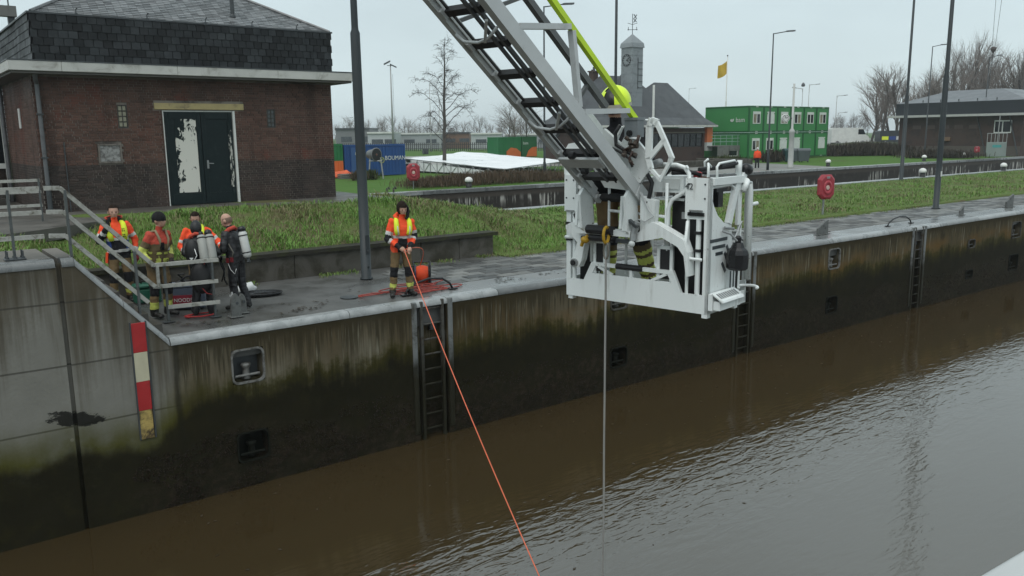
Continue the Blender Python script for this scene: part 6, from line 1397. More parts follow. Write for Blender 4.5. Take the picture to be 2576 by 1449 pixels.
b = MB(); hip(b, 64., x1+.9, y0-.9, y1+.8, 3.84, 8.5, 69.4, 72.0-.4); B(b, 'roof', SLG)
b = MB(); hip(b, 60.2, 69.8, y0-.95, y1+.82, 3.85, 9.35, 64.6, 65.4, .14); B(b, 'roof', SLG)
b = MB(); hip(b, x0-.9, 64.5, y0-.9, y1+.8, 3.84, 9.0, 61.4, 64.2); B(b, 'roof', SLG)
# roof joints and chimney
b = MB(); b.box(60.95, 61.65, 65.2, 65.9, 7.4, 9.35); b.box(60.85, 61.75, 65.1, 66.0, 9.36, 9.5); B(b, 'chimney', FBR); b = MB(); b.lathe([(.14, 0), (.11, .4)], (61.3, 65.5, 9.5), n=8); b.lathe([(.1, 0), (.1, .12)], (61.05, 65.5, 9.5), n=8); B(b, 'chimney_pot', DSTEEL)
p = PY(1645, 214, 58.6); b = MB(); b.tube([(p.x, 58.6, 3.9), (p.x, 58.6, p.z)], .12, 6); B(b, 'vent_pipe', WPN)
tx, ty, ts, te = 62.54, 61.2, 1.55, 12.05
b = MB(); b.box(tx, tx+ts, ty, ty+ts, 5.2, te-.45)
for k in range(6): b.box(tx-.025, tx+ts+.025, ty-.025, ty+ts+.025, 6.3+k*.9, 6.34+k*.9)
tw = B(b, 'tower', ZINC); b = MB(); b.mesh([(tx-.12, ty-.12, te-.45), (tx+ts+.12, ty-.12, te-.45), (tx+ts+.12, ty+ts+.12, te-.45), (tx-.12, ty+ts+.12, te-.45), (tx-.05, ty-.05, te), (tx+ts+.05, ty-.05, te), (tx+ts+.05, ty+ts+.05, te), (tx-.05, ty+ts+.05, te), (tx+ts/2, ty+ts/2, te+.95)], [(3, 2, 1, 0), (0, 1, 5, 4), (1, 2, 6, 5), (2, 3, 7, 6), (3, 0, 4, 7), (4, 5, 8), (5, 6, 8), (6, 7, 8), (7, 4, 8)]); B(b, 'spire', ZINC, tw)
b = MB()
for k in range(5): b.box(tx+ts*.52, tx+ts*.98, ty-.05, ty-.026, 7.6+k*.62, 7.66+k*.62)
b.box(tx+ts*.52, tx+ts*.56, ty-.05, ty-.026, 7.5, 10.6); B(b, 'rung_ladder', DSTEEL, tw)
ck = MB(); cz = 10.35
for h in range(12):
    q = 2*PI*h/12; r0, r1 = .40, .53; ck.bar((tx-.04, ty+ts/2+r0*math.sin(q), cz+r0*math.cos(q)), (tx-.04, ty+ts/2+r1*math.sin(q), cz+r1*math.cos(q)), .02, .07, (0, math.cos(q), -math.sin(q)))
ck.lathe([(.56, 0), (.60, 0), (.60, .02), (.56, .02)], (tx-.03, ty+ts/2, cz), (-1, 0, 0), 24, False)
ck.bar((tx-.05, ty+ts/2, cz), (tx-.05, ty+ts/2-.30, cz-.10), .02, .07, (0, .3, -.9)); ck.bar((tx-.05, ty+ts/2, cz), (tx-.05, ty+ts/2-.36, cz+.22), .02, .05, (0, .5, .8)); B(ck, 'clock_face', BLK, tw)
vb = MB(); vx, vy, vz = tx+ts/2, ty+ts/2, te+.9; vb.tube([(vx, vy, vz), (vx, vy, vz+2.0)], .035, 6)
ir = IR
for sgn in (-1, 1): vb.tube([V((vx, vy, vz+.45)), V((vx, vy, vz+.45))+ir*.42*sgn], .03, 5); vb.tube([V((vx, vy, vz+.45))+ir*.42*sgn, V((vx, vy, vz+.72))+ir*.42*sgn], .03, 5); vb.ball(V((vx, vy, vz+.45))+ir*.44*sgn, .07, 6, 5)
for sgn in (-1, 1): vb.tube([V((vx, vy, vz+.95)), V((vx, vy, vz+1.1))+ir*.5*sgn], .025, 5)
vb.tube([V((vx, vy, vz+1.15))+ir*.1, V((vx, vy, vz+1.55))+ir*.38, V((vx, vy, vz+1.95))+ir*.12], .05, 5); vb.tube([V((vx, vy, vz+1.9))+ir*.42, V((vx, vy, vz+1.5))+ir*.1, V((vx, vy, vz+1.2))+ir*.4], .05, 5); B(vb, 'weather_vane', DSTEEL, tw)
b = MB(); b.box(x1+.05, x1+.95, y0-.3, y0+.2, 2.0, 3.6); B(b, 'orange_panel', mat('orange_panel_paint', (.62, .17, .06), .5)); b = MB(); b.box(x1+.05, x1+.95, y0-.3, y0+.2, 1.1, 1.99); B(b, 'white_panel', WPN)
# planter walls and terrace in front
tr = thing('terrace', 'low concrete terrace with basement windows beside the control building', 'terrace', (76, 58, 0))
b = MB(); wall_panel(b, 72.4, 80.3, 0, 1.62, [(74.4, 75.9, .45, 1.05, .15), (76.1, 77.3, .45, 1.05, .15), (77.5, 78.1, .45, 1.05, .15), (78.3, 79.9, .45, 1.05, .15)], 58.); b.box(72.4, 80.3, 58.01, 62, 1.5, 1.62); b.mesh([(80.3, 58, 0), (80.3, 62, 0), (80.3, 62, 1.6), (80.3, 58, 1.6)], [(0, 1, 2, 3)]); b.build('wall', CONC, tr, world=True)
for a, c_ in ((74.4, 75.9), (76.1, 77.3), (77.5, 78.1), (78.3, 79.9)):
    f = MB(); f.box(a, c_, 58.06, 58.1, .46, .54); f.box(a, a+.07, 58.06, 58.1, .541, 1.04); f.box(c_-.07, c_, 58.06, 58.1, .541, 1.04); f = f.build('window', WPN, tr, world=True); g = MB(); g.box(a+.071, c_-.071, 58.08, 58.12, .542, 1.05); g.build('pane', GLAS, f, world=True)
rl = thing('terrace_railing', 'pale green railing along the top of the concrete terrace', 'railing', (76, 58.1, 1.62))
RGN = mat('pale_green_rail', (.20, .30, .25), .5)
for z in (2.05, 2.4, 2.75): b = MB(); b.bar((71.5, 58.1, z), (79.9, 58.1, z), .06, .07); b.build('rail', RGN, rl, world=True)
for k in range(9): b = MB(); b.bar((72.+k*.98, 58.1, 1.62), (72+k*.98, 58.1, 2.75), .07, .05, (1, 0, 0)); b.build('post', RGN, rl, world=True)
for z in (1.0, 1.35, 1.7): b = MB(); b.bar((80.4, 57.6, z), (84.6, 57.6, z), .06, .08); b.build('rail', RGN, rl, world=True)
for k in range(4): b = MB(); b.bar((80.6+k*1.3, 57.6, 0), (80.6+k*1.3, 57.6, 1.7), .07, .05, (1, 0, 0)); b.build('post', RGN, rl, world=True)
pl = thing('planter_wall', 'low dark planter wall with shrubs in front of the control building', 'wall', (66, 50, 0)); b = MB(); b.bbox(52, 66.5, 49.5, 50.1, 0, .55, .03); b.bbox(66.51, 67.1, 49.5, 56, 0, .5, .03); b.build('wall', RETM, pl, world=True)
# ---- flag
fl = thing('flagpole', 'white flagpole with a yellow flag beside the terrace', 'flagpole', (86.5, 68.2, 0))
fh = UP(1832, 141, (86.5, 68.2)); b = MB(); b.lathe([(.24, 0), (.16, 1.6), (.13, 1.7), (.11, fh*.55), (.075, fh*.56), (.055, fh)], (0, 0, 0), (.0, 0, 1), 10); b.build('pole', WPN, fl, sm=True); b = MB(); b.ball((0, 0, fh+.05), .1, 8, 6); b.build('finial', DSTEEL, fl)
b = MB(); n_ = 9
for i in range(n_):
    for j in range(n_):
        s, t_ = i/(n_-1), j/(n_-1); o = -IR*(1.15*s)+V((0, 0, fh-.55-1.55*t_-1.1*s+.5*s*s))+IF*(.18*math.sin(6*s+2*t_)); b.v.append(tuple(o))
for i in range(n_-1):
    for j in range(n_-1): b.f.append((i*n_+j, i*n_+j+1, (i+1)*n_+j+1, (i+1)*n_+j)); b.mi.append(0)
o = b.build('flag', mat('yellow_flag_cloth', (.52, .34, .035), .7, vs=1.5, dirt=((.40, .20, .04), .35, 1.5)), fl, sm=True)
# ---- stacked green site offices
of = thing('site_office', 'two storey stack of green cabin offices with white shuttered windows', 'site office', (76.2, 56.9, 0))
ox, oy = 76.2, 56.9; MW, MH = 2.53, 2.86
OB = lambda mb, name, m, par=of, **k: mb.build(name, m, par, world=True, **k)
SHUT = mat('white_roller_shutter', (.58, .60, .58), .5); CURT = mat('beige_curtain_glass', (.25, .21, .14), .4, vs=3, dirt=((.08, .07, .06), .4, 3.))
open_ = {(0, 1): 'w', (1, 1): 's', (2, 1): 'w', (3, 1): 'w', (4, 1): 'w', (5, 1): 'w', (0, 0): 'w', (1, 0): 'w', (2, 0): 's', (3, 0): 's', (4, 0): None, (5, 0): 's'}
for i in range(6):
    for j in range(2):
        xa, za = ox+i*MW, .15+j*MH
        b = MB(); b.bbox(xa+.012, xa+MW-.012, oy, oy+6.05, za, za+MH-.02, .03); cabin = OB(b, 'cabin', GRN)
        f = MB(); f.box(xa+.02, xa+.14, oy-.025, oy-.001, za+.02, za+MH-.04); f.box(xa+MW-.14, xa+MW-.02, oy-.025, oy-.001, za+.02, za+MH-.04); f.box(xa+.141, xa+MW-.141, oy-.025, oy-.001, za+MH-.2, za+MH-.04); f.box(xa+.141, xa+MW-.141, oy-.025, oy-.001, za+.02, za+.17); OB(f, 'frame', GRN2, cabin)
        k = open_[i, j]
        if k:
            xw0, xw1, zw0, zw1 = xa+.62, xa+1.92, za+.92, za+2.22
            f = MB(); f.box(xw0, xw1, oy-.05, oy-.002, zw0, zw0+.08); f.box(xw0, xw1, oy-.06, oy-.002, zw1-.28 if k == 'w' else zw1-.14, zw1); f.box(xw0, xw0+.10, oy-.05, oy-.002, zw0+.081, zw1-.281); f.box(xw1-.10, xw1, oy-.05, oy-.002, zw0+.081, zw1-.281)
            if k == 'w': f.box((xw0+xw1)/2-.06, (xw0+xw1)/2+.06, oy-.05, oy-.002, zw0+.081, zw1-.281)
            wn_ = OB(f, 'window', WPN, cabin)
            if k == 's': g = MB(); g.box(xw0+.101, xw1-.101, oy-.04, oy-.002, zw0+.081, zw1-.141); OB(g, 'shutter', SHUT, cabin)
            else:
                for q in (0, 1):
                    g = MB(); xm = (xw0+xw1)/2; a, c_ = (xw0+.101, xm-.061) if q == 0 else (xm+.061, xw1-.101); g.box(a, c_, oy-.03, oy-.002, zw0+.081, zw1-.281); OB(g, 'pane', GLAS if (i*3+j+q*2) % 5 in (0, 3) else CURT, cabin)
        g = MB()
        for dx, w_ in ((1.12, .12), (1.27, .12), (1.42, .10)): g.box(xa+dx, xa+dx+w_-.03, oy-.032, oy-.026, za+MH-.18, za+MH-.06); g.box(xa+dx, xa+dx+w_-.03, oy-.032, oy-.026, za+.06, za+.14)
        OB(g, 'number_plate', WPN, cabin)
for za in (.15, .15+MH):
    b = MB(); b.box(ox-.02, ox-.001, oy+.02, oy+6.0, za+MH-.2, za+MH-.04); b.box(ox-.02, ox-.001, oy+.02, oy+6.0, za+.02, za+.17); b.box(ox-.02, ox-.001, oy+.02, oy+.14, za+.171, za+MH-.201); OB(b, 'side_frame', GRN2)
text('bam', .72, (ox-.03, oy+1.15, 4.35), (0, -1, 0), (0, 0, 1), WPN, of)
b = MB(); q = V((ox-.03, oy+2.25, 4.35)); b.prism([(.0, -.22), (.2, -.1), (.24, .16), (.05, .08)], q, (0, -1, 0), (0, 0, 1), (-.01, 0, 0)); b.prism([(-.02, -.22), (-.2, -.1), (-.22, .06), (-.06, .12)], q, (0, -1, 0), (0, 0, 1), (-.01, 0, 0)); OB(b, 'logo', WPN)
b = MB(); b.bbox(ox-4.2, ox-1.0, oy+9, oy+15, .1, 5.4, .05); tag(b.build('green_container', mat('light_site_green', (.03, .26, .09), .5)), 'pale green container just showing behind the cabin offices', 'container')
cl = thing('station_clock', 'round white clock on a pale tapering post before the green offices', 'clock', (62.4, 42.2, 0)); hk = UP(1996, 195, (62.4, 42.2))
b = MB(); b.lathe([(.26, 0), (.24, .05), (.21, 2.9), (.24, 2.95), (.24, 3.1), (.10, 3.3), (.085, hk-.5)], (0, 0, 0), n=12); b.build('pole', mat('pale_clock_post', (.40, .41, .39), .5, vs=2), cl, sm=True)
arm_head(cl, hk, .75, rad(-37), mat('pale_clock_post', (.4, .41, .39)), style='crook')
cc = V((0, 0, 4.15))-IR*.62; b = MB(); b.tube([(0, 0, 4.15), cc], .07, 6); b.build('bracket', DSTEEL, cl); b = MB(); b.lathe([(.02, .12), (.32, .12), (.35, .06), (.35, -.06), (.32, -.12), (.02, -.12)], cc, IF, 20); b.build('clock_case', WPN, cl)
b = MB()
for h in range(12): d_ = IR*math.sin(h*PI/6)+V((0, 0, math.cos(h*PI/6))); b.bar(cc-IF*.125+d_*.22, cc-IF*.125+d_*.29, .05, .01, IF)
b.bar(cc-IF*.125, cc-IF*.125+IR*.17+V((0, 0, .05)), .05, .01, IF); b.bar(cc-IF*.125, cc-IF*.125+V((0, 0, .2))-IR*.07, .04, .01, IF); b.build('hands', BLK, cl)
# small distant lamps
for x, y, h, sx, lab in ((113, 80, UP(1905, 318, (113, 80)), 1, 'x'),):
    pass
for (px, py, top, side, lab) in ((2028, 372, 212, 1, 'slim grey street lamp rising behind the green offices, taller of two'), (2012, 372, 222, -1, 'slim grey street lamp rising behind the green offices, shorter of two'), (2098, 372, 240, 1, 'slim pole with a small camera head by the white van'), (2104, 366, 283, 1, 'low street lamp beyond the white van'), (1085, 382, 208, 1, 'thin street lamp standing behind the bare tree'), (1108, 382, 257, 1, 'second thin street lamp behind the bare tree, lower arm'), (868, 372, 296, 1, 'tiny street lamp at the gap beside the brick building'), (1730, 360, 222, 1, 'street lamp showing above the control building roof'), (2560, 372, 145, 1, 'lamp post at the edge of the view by the pump house')):
    P = G(px, py); hh_ = UP(px, top, P); t = post('street_lamp', lab, P.x, P.y, hh_, [(.11, 0), (.09, 1), (.05, hh_)], POLL if px != 2560 else POLE, group='distant street lamps'); arm_head(t, hh_, 1.8, az0 if side > 0 else az0+PI, POLL if px != 2560 else POLE, .9, .25, 'curve' if px != 2560 else 'flat', .05)
P = G(990, 385); hh_ = UP(985, 165, P); t = post('floodlight_mast', 'tall mast with a pair of tilted floodlights by the blue container', P.x, P.y, hh_, [(.2, 0), (.15, hh_*.5), (.10, hh_)], POLL, 'floodlight mast')
for sg in (-1, 1): b = MB(); c0 = V((0, 0, hh_+.3))+IR*.55*sg; b.obox(c0-IR*.6-IF*.3+V((0, 0, -.2-.25*sg*0)), IR*1.15+V((0, 0, -.55*sg)), IF*.5, V((0, 0, .25))); b.build('floodlight', DSTEEL, t)
b = MB(); b.tube([V((0, 0, hh_))-IR*.6, V((0, 0, hh_))+IR*.6], .06, 6); b.build('cross_arm', DSTEEL, t); b = MB(); b.tube([IR*.35, IR*.35+V((0, 0, hh_*.9))], .025, 5); b.build('cable', DSTEEL, t)
# crane hook hanging from far above
hk_ = thing('crane_hook', 'crane hook block hanging on thin twin cables above the pump house trees', 'crane hook', tuple(PY(2499, 125, 62))); hp_ = PY(2499, 125, 62)
b = MB(); b.lathe([(.05, .5), (.38, .35), (.42, .05), (.30, -.25), (.08, -.5)], hp_, n=10); b.build('block', mat('hook_brown', (.06, .045, .04), .5), hk_, world=True)
for q, w_ in ((-.25, -.05), (.25, .25)): b = MB(); b.tube([hp_+IR*q+V((0, 0, .4)), hp_+IR*(q+w_*3)+V((0, 0, 16))], .03, 5); b.build('cable', DSTEEL, hk_, world=True)
b = MB(); b.tube([hp_+V((0, 0, -.5)), hp_+IR*-.3+V((0, 0, -6.5))], .05, 5); b.build('hook_line', DSTEEL, hk_, world=True)

# ---- pump house at the far end
rb = thing('pump_house', 'long low brick pump house with slate roof at the far lock side', 'building', (99.7, 46, 0)); RB = lambda mb, name, m, par=rb, **k: mb.build(name, m, par, world=True, **k)
PX, PA, PB_ = 102.6, 40.0, 54.1                        # its long face looks back up the lock
def along(b, y0, y1, z0, z1, d0, d1):
    k = 1.029
    return b.box(PX-d1, PX-d0, y0*k if y0 > 39.5 and y0 != PA else y0, y1*k if y1 < 54 else y1, z0, z1)
b = MB(); b.box(PX, PX+14, PA, PB_, 0, 4.55); RB(b, 'wall', FBR)
b = MB(); b.box(PX-.1, PX, PA+.02, PB_-.01, 0, 1.15); RB(b, 'plinth', FBR2)
b = MB(); b.box(PX-1.1, PX+15, PA-1.1, PB_+1.1, 4.56, 4.82); RB(b, 'fascia_board', mat('far_fascia_paint', (.40, .40, .38), .5))
b = MB(); b.mesh([(PX-.4, PA-.4, 4.83), (PX-.4, PB_+.3, 4.83), (PX-.5, PB_+.3, 6.25), (PX-.5, PA-.4, 6.25), (PX+14, PA-.4, 4.83), (PX+14, PA-.4, 6.25), (PX+14, PB_+.3, 4.83), (PX+14, PB_+.3, 6.25)], [(0, 3, 2, 1), (4, 5, 3, 0), (1, 2, 7, 6), (3, 5, 7, 2)]); RB(b, 'mansard', mat('dark_mansard_slate', (.020, .024, .030), .5, vs=1.))
b = MB(); b.mesh([(PX-.5, PA-.4, 6.26), (PX-.5, PB_+.3, 6.26), (PX+14, PB_+.3, 6.26), (PX+14, PA-.4, 6.26), (PX+4.0, PA+4, 7.75), (PX+4.0, PB_-4, 7.75), (PX+9, PB_-4, 7.75), (PX+9, PA+4, 7.75)], [(1, 0, 4, 5), (2, 1, 5, 6), (3, 2, 6, 7), (0, 3, 7, 4), (4, 7, 6, 5)]); RB(b, 'roof', mat('pale_wet_slate', (.115, .122, .13), .4, vs=1.))
for k in range(6): y = PB_-.8-k*2.1; b = MB(); b.tube([(PX-.3, y, 6.3), (PX-.3, y, 6.6)], .06, 5); RB(b, 'roof_hook', DSTEEL)
for k in range(5): y = 50.9-k*1.62; f = MB(); along(f, y-.95, y, 3.15, 3.6, .001, .04); RB(f, 'blind_window', mat('blind_window_brick', (.085, .06, .052), .8))
ya, yb, za, zb = 38.9+1.05, 41.72, 2.62, 4.05
f = MB(); along(f, ya, yb, za, za+.12, .002, .09); along(f, ya, yb, zb-.14, zb, .002, .09); along(f, ya-.02, ya+.06, za+.121, zb-.141, .002, .09); along(f, yb-.08, yb, za+.121, zb-.141, .002, .09); along(f, ya+.85, ya+.95, za+.121, zb-.141, .002, .09); f = RB(f, 'window', WPN)
for a, c_ in ((ya+.061, ya+.849), (ya+.951, yb-.081)): g = MB(); along(g, a, c_, za+.122, zb-.142, .004, .03); RB(g, 'pane', GLAS, f)
for y in (43.6, 40.2): b = MB(); b.tube([(PX-.10, y*1.029, 4.5), (PX-.10, y, .2)], .07, 6); RB(b, 'drainpipe', DSTEEL)
b = MB(); along(b, 46.3, 47.3, 1.75, 2.2, .02, .35); RB(b, 'wall_plate', mat('rust_wall_plate', (.16, .10, .06), .7))
for k in range(6): y = 51.3-k*.75; b = MB(); along(b, y-.16, y, .9, 1.15+.35*(k % 2), .101, .14); RB(b, 'plinth_pier', FBR)
g = thing('gate_panel', 'grey green steel gate panel standing at the lock edge by the pump house', 'gate', (97.6, 40.45, 0)); g.scale = (.78, 1, .95); b = MB(); b.bbox(-1.25, 1.25, -.05, .05, .1, 1.75, .03); b.build('panel', mat('grey_green_gate', (.20, .24, .22), .5, vs=1.), g)
for k in range(6): b = MB(); b.bar((-1.2+k*.48, 0, 1.75), (-1.2+k*.48, 0, 2.75), .06, .06, (1, 0, 0)); b.build('bar', POLL, g)
b = MB(); b.bar((-1.25, 0, 2.75), (1.25, 0, 2.75), .07, .07); b.build('rail', POLL, g); b = MB(); b.box(-.5, .6, -.06, -.052, 1.15, 1.45); b.build('sign', mat('teal_sign', (.05, .28, .26), .5), g); b = MB(); b.tube([(.05, .1, 0), (.15, .1, 4.7)], .06, 6); b.build('mast', POLL, g); g.rotation_euler.z = rad(-55)

# ---- vehicles
def van(name, label, P, az, body_m, Lg, Wd, Ht, nose, stripes=None):
    t = thing(name, label, 'van', (P.x, P.y, P.z), az); h0 = .35
    prof = [(0, h0), (Lg, h0), (Lg, h0+Ht*.28), (Lg-nose*.35, h0+Ht*.42), (Lg-nose, h0+Ht*.52), (Lg-nose*1.7, h0+Ht*.92), (Lg-nose*2.1, h0+Ht), (.1, h0+Ht), (0, h0+Ht*.9)]
    b = MB(); b.prism(prof, (0, -Wd/2, 0), (1, 0, 0), (0, 0, 1), (0, Wd, 0)); b.build('body', body_m, t)
    for s in (-1, 1):
        b = MB(); y = s*(Wd/2+.012)
        b.prism([(Lg-nose*1.66, h0+Ht*.89), (Lg-nose*1.02, h0+Ht*.54), (Lg-nose*2.9, h0+Ht*.54), (Lg-nose*2.9, h0+Ht*.89)], (0, y-.006*s, 0), (1, 0, 0), (0, 0, 1), (0, .012*s, 0)); b.build('side_window', GLAS, t)
        for x in (Lg*.16, Lg*.83):
            b = MB(); b.lathe([(.02, .11), (.2, .11), (.34, .09), (.34, -.09), (.02, -.11)], (x, s*(Wd/2-.1), .34), (0, s, 0), 16); wh = b.build('wheel', BLK, t); b = MB(); b.lathe([(.02, .012), (.2, .012), (.2, 0)], (x, s*(Wd/2-.1)+s*.112, .34), (0, s, 0), 12); b.build('rim', STEEL, wh)
        b = MB(); b.ball((Lg-.08, s*Wd*.38, h0+Ht*.26), (.12, .16, .12), 8, 6); b.build('headlight', STEEL, t)
    b = MB(); q0, q1 = V((Lg-nose*1.0, 0, h0+Ht*.54)), V((Lg-nose*1.62, 0, h0+Ht*.90)); nn = (q1-q0).cross(V((0, 1, 0))).normalized(); nn = nn if nn.z > 0 else -nn
    b.obox(q0+V((0, -Wd*.44, 0))+nn*.004, q1-q0, (0, Wd*.88, 0), nn*.01); b.build('windscreen', GLAS, t)
    b = MB(); b.bbox(Lg-.02, Lg+.1, -Wd/2, Wd/2, h0-.05, h0+.3, .03); b.build('bumper', mat('dark_bumper', (.03, .03, .03), .6), t)
    if stripes:
        for s in (-1, 1):
            for k, m_ in enumerate(stripes):
                b = MB(); b.box(.3+k*1.1, 1.3+k*1.1, s*(Wd/2+.004)-.002, s*(Wd/2+.004)+.002, h0+.35, h0+Ht*.5); b.build('stripe', m_, t)
    return t
Pv = G(2093, 361); Pv = EYE+ray(2086, 345)*130; Pv.z = .95; van('white_van', 'large white panel van parked beyond the green offices', Pv, -YAW, WPN, 5.9, 2.0, 2.25, .62)
van('dark_van', 'dark van with yellow and blue panels parked next to the white van', (lambda p: V((p.x, p.y, .95)))(EYE+ray(2207, 345)*128), -YAW, mat('dark_van_paint', (.03, .036, .04), .35), 5.2, 1.9, 1.75, .7, (VEST, PM['blue'], PM['silver']))
# ---- wheelie bins
BINM = mat('grey_bin_plastic', (.075, .088, .095), .5, vs=2); BING = mat('dark_green_bin_plastic', (.012, .05, .05), .5)
for i, (px, py, m_, lab) in enumerate(((1985, 408, BING, 'dark green wheeled bin beside the clock post'), (2003, 408, BINM, 'grey wheeled bin, first after the clock post'), (2018, 408, BINM, 'grey wheeled bin nearest the green bank'))):
    P = G(px, py); t = thing('wheeled_bin', lab, 'bin', (P.x, P.y, 0), -YAW, 'wheeled bins by the path')
    b = MB(); b.mesh([(-.5, -.4, .12), (.5, -.4, .12), (.5, .4, .12), (-.5, .4, .12), (-.62, -.5, 1.15), (.62, -.5, 1.15), (.62, .5, 1.15), (-.62, .5, 1.15)], [(3, 2, 1, 0), (4, 5, 6, 7), (0, 1, 5, 4), (1, 2, 6, 5), (2, 3, 7, 6), (3, 0, 4, 7)]); b.build('body', m_, t)
    b = MB(); b.prism([(-.52, 0), (.52, 0), (.45, .14), (-.2, .22), (-.45, .12)], (-.66, 0, 1.16), (0, 1, 0), (0, 0, 1), (1.32, 0, 0)); b.build('lid', m_, t)
    for x in (-.42, .42): b = MB(); b.lathe([(.10, 0), (.10, .06)], (x, -.3, .1), (1, 0, 0), 10); b.build('wheel', BLK, t)
# ---- containers on the yard
def container(name, label, o, ang, Lc, Wc, Hc, m1, m2=None, cat='container', ridge=True):
    t = thing(name, label, cat, tuple(o), ang); b = MB(); b.bbox(.06, Lc-.06, .06, Wc-.06, .08, Hc-.05, .02); b.build('body', m1, t)
    if ridge:
        b = MB(); n_ = int(Lc/.28)
        for k in range(n_): x = .16+k*.28; b.box(x, x+.14, .025, .059, .2, Hc-.18)
        n_ = int(Wc/.28)
        for k in range(n_): y = .16+k*.28; b.box(.025, .059, y, y+.14, .2, Hc-.18)
        b.build('corrugation', m1, t)
    b = MB()
    for z in (.06, Hc-.14): b.box(.0, Lc, -.0, .10, z, z+.14); b.box(.0, .10, .101, Wc, z, z+.14); b.box(Lc-.1, Lc, .101, Wc, z, z+.14)
    for x, y in ((0, 0), (Lc-.12, 0), (0, Wc-.12)): b.box(x, x+.12, y-.01, y+.11, .201, Hc-.141)
    b.build('frame', m2 or m1, t); return t
BLU = mat('container_blue', (.012, .062, .21), .5, vs=1.2); BLD = mat('container_pale_blue', (.03, .085, .22), .5, vs=1.2); CGR = mat('container_green', (.014, .15, .045), .5, vs=1.2); COR = mat('container_orange', (.58, .13, .025), .5, vs=1.2)
bc = container('blue_container', 'blue shipping container with white lettering behind the thick post', (28.45, 57.5, 0), 0, 5.2, 2.4, 2.42, BLU); Rz = Matrix.Identity(3)
text('BOUMAN', .46, (32.75, 57.49, 1.35), (1, 0, 0), (0, 0, 1), WPN, bc, sx=.92); b = MB(); b.lathe([(.18, 0), (.24, .0), (.24, .02), (.18, .02)], (31.55, 57.49, 1.22), (0, -1, 0), 14, False); b.bar((31.4, 57.47, 1.1), (31.7, 57.47, 1.35), .02, .06, (0, 0, 1)); b.build('logo', mat('logo_olive', (.3, .32, .1), .5), bc, world=True)
b = MB(); b.bbox(28.95, 29.9, 57.45, 57.49, .15, 2.2, .01); o = b.build('door', BLD, bc, world=True); b = MB(); b.bbox(29.3, 29.6, 57.43, 57.448, 1.65, 1.85, .004); b.build('notice', WPN, o, world=True); b = MB(); b.tube([(29.75, 57.40, .9), (29.75, 57.40, 1.4)], .025, 6); b.build('handle', STEEL, o, world=True)
gc = container('green_orange_container', 'green container with orange lower half at the corner of the brick building', (26.1, 57.6, 0), 0, 2.25, 2.4, 2.5, CGR); b = MB(); b.box(.11, 2.24, -.03, -.02, .2, 1.25)
for k in range(7): b.box(.16+k*.28, .30+k*.28, -.055, -.031, .2, 1.25)
b.build('orange_half', COR, gc)
g2 = container('green_container', 'small green container with an orange corner behind the white sheeting', (66.9, 90, .0), 0, 3.9, 2.4, 2.75, CGR)
text('bam', .55, (71.6, 89.96, 1.9), (1, 0, 0), (0, 0, 1), WPN, g2)
g3 = container('green_container', 'wide green container end with white lettering behind the white sheeting', (70.9, 89.9, .0), 0, 2.6, 2.4, 2.78, mat('container_dark_green', (.008, .095, .026), .5), ridge=False)
def wedge(o, w, h, par, side): b = MB(); b.prism([(0, 0), (w, 0), (w, h), (w*.55, h*.95), (w*.2, h*.6)] if side else [(0, 0), (w, 0), (w, h*.5), (w*.7, h*.9), (w*.3, h), (0, h*.6)], o, (1, 0, 0), (0, 0, 1), (0, -.02, 0)); b.build('orange_corner', COR, par, world=True)
wedge((68.3, 89.94, .1), 2.4, 1.25, g2, False); wedge((71.6, 89.86, .1), 1.85, 1.3, g3, True)
tk = thing('grey_tank', 'dark grey drum shaped tank beside the small green container', 'tank', (75.4, 88, 0)); b = MB(); b.lathe([(.3, -.9), (.75, -.75), (.8, 0), (.75, .75), (.3, .9)], (0, 0, .95), IR, 14); b.build('drum', mat('tank_grey', (.05, .055, .06), .4), tk, sm=True); b = MB(); b.box(-.7, .7, -.4, .4, 0, .25); b.build('cradle', DSTEEL, tk)
fan = thing('site_fan', 'round grey ventilation fan on a stand in front of the blue container', 'fan', (29.5, 54.5, 0)); fp_ = PY(945, 389, 54.); 
b = MB(); d_ = IR*.75-IF*.65; b.lathe([(.30, -.75), (.36, -.5), (.42, .0), (.50, .04), (.50, .10), (.44, .10)], fp_, d_, 18, True); b.build('housing', mat('fan_grey', (.14, .145, .15), .5), fan, True, world=True)
b = MB(); b.lathe([(.43, .105), (.05, .06)], fp_, d_, 18, True); b.build('grille', BLK, fan, world=True); b = MB(); b.lathe([(.09, .11), (.02, .14)], fp_, d_, 10); b.build('hub', mat('fan_hub', (.12, .05, .03), .5), fan, world=True)
b = MB()
for q in (-.4, .35): b.tube([fp_+IR*q+V((0, 0, -.2)), V((fp_.x, fp_.y, 0))+IR*q*1.4], .05, 6)
b.tube([fp_+IR*-.5+V((0, 0, -.45)), fp_+IR*.45+V((0, 0, -.45))], .05, 6); b.build('stand', POLL, fan, world=True)
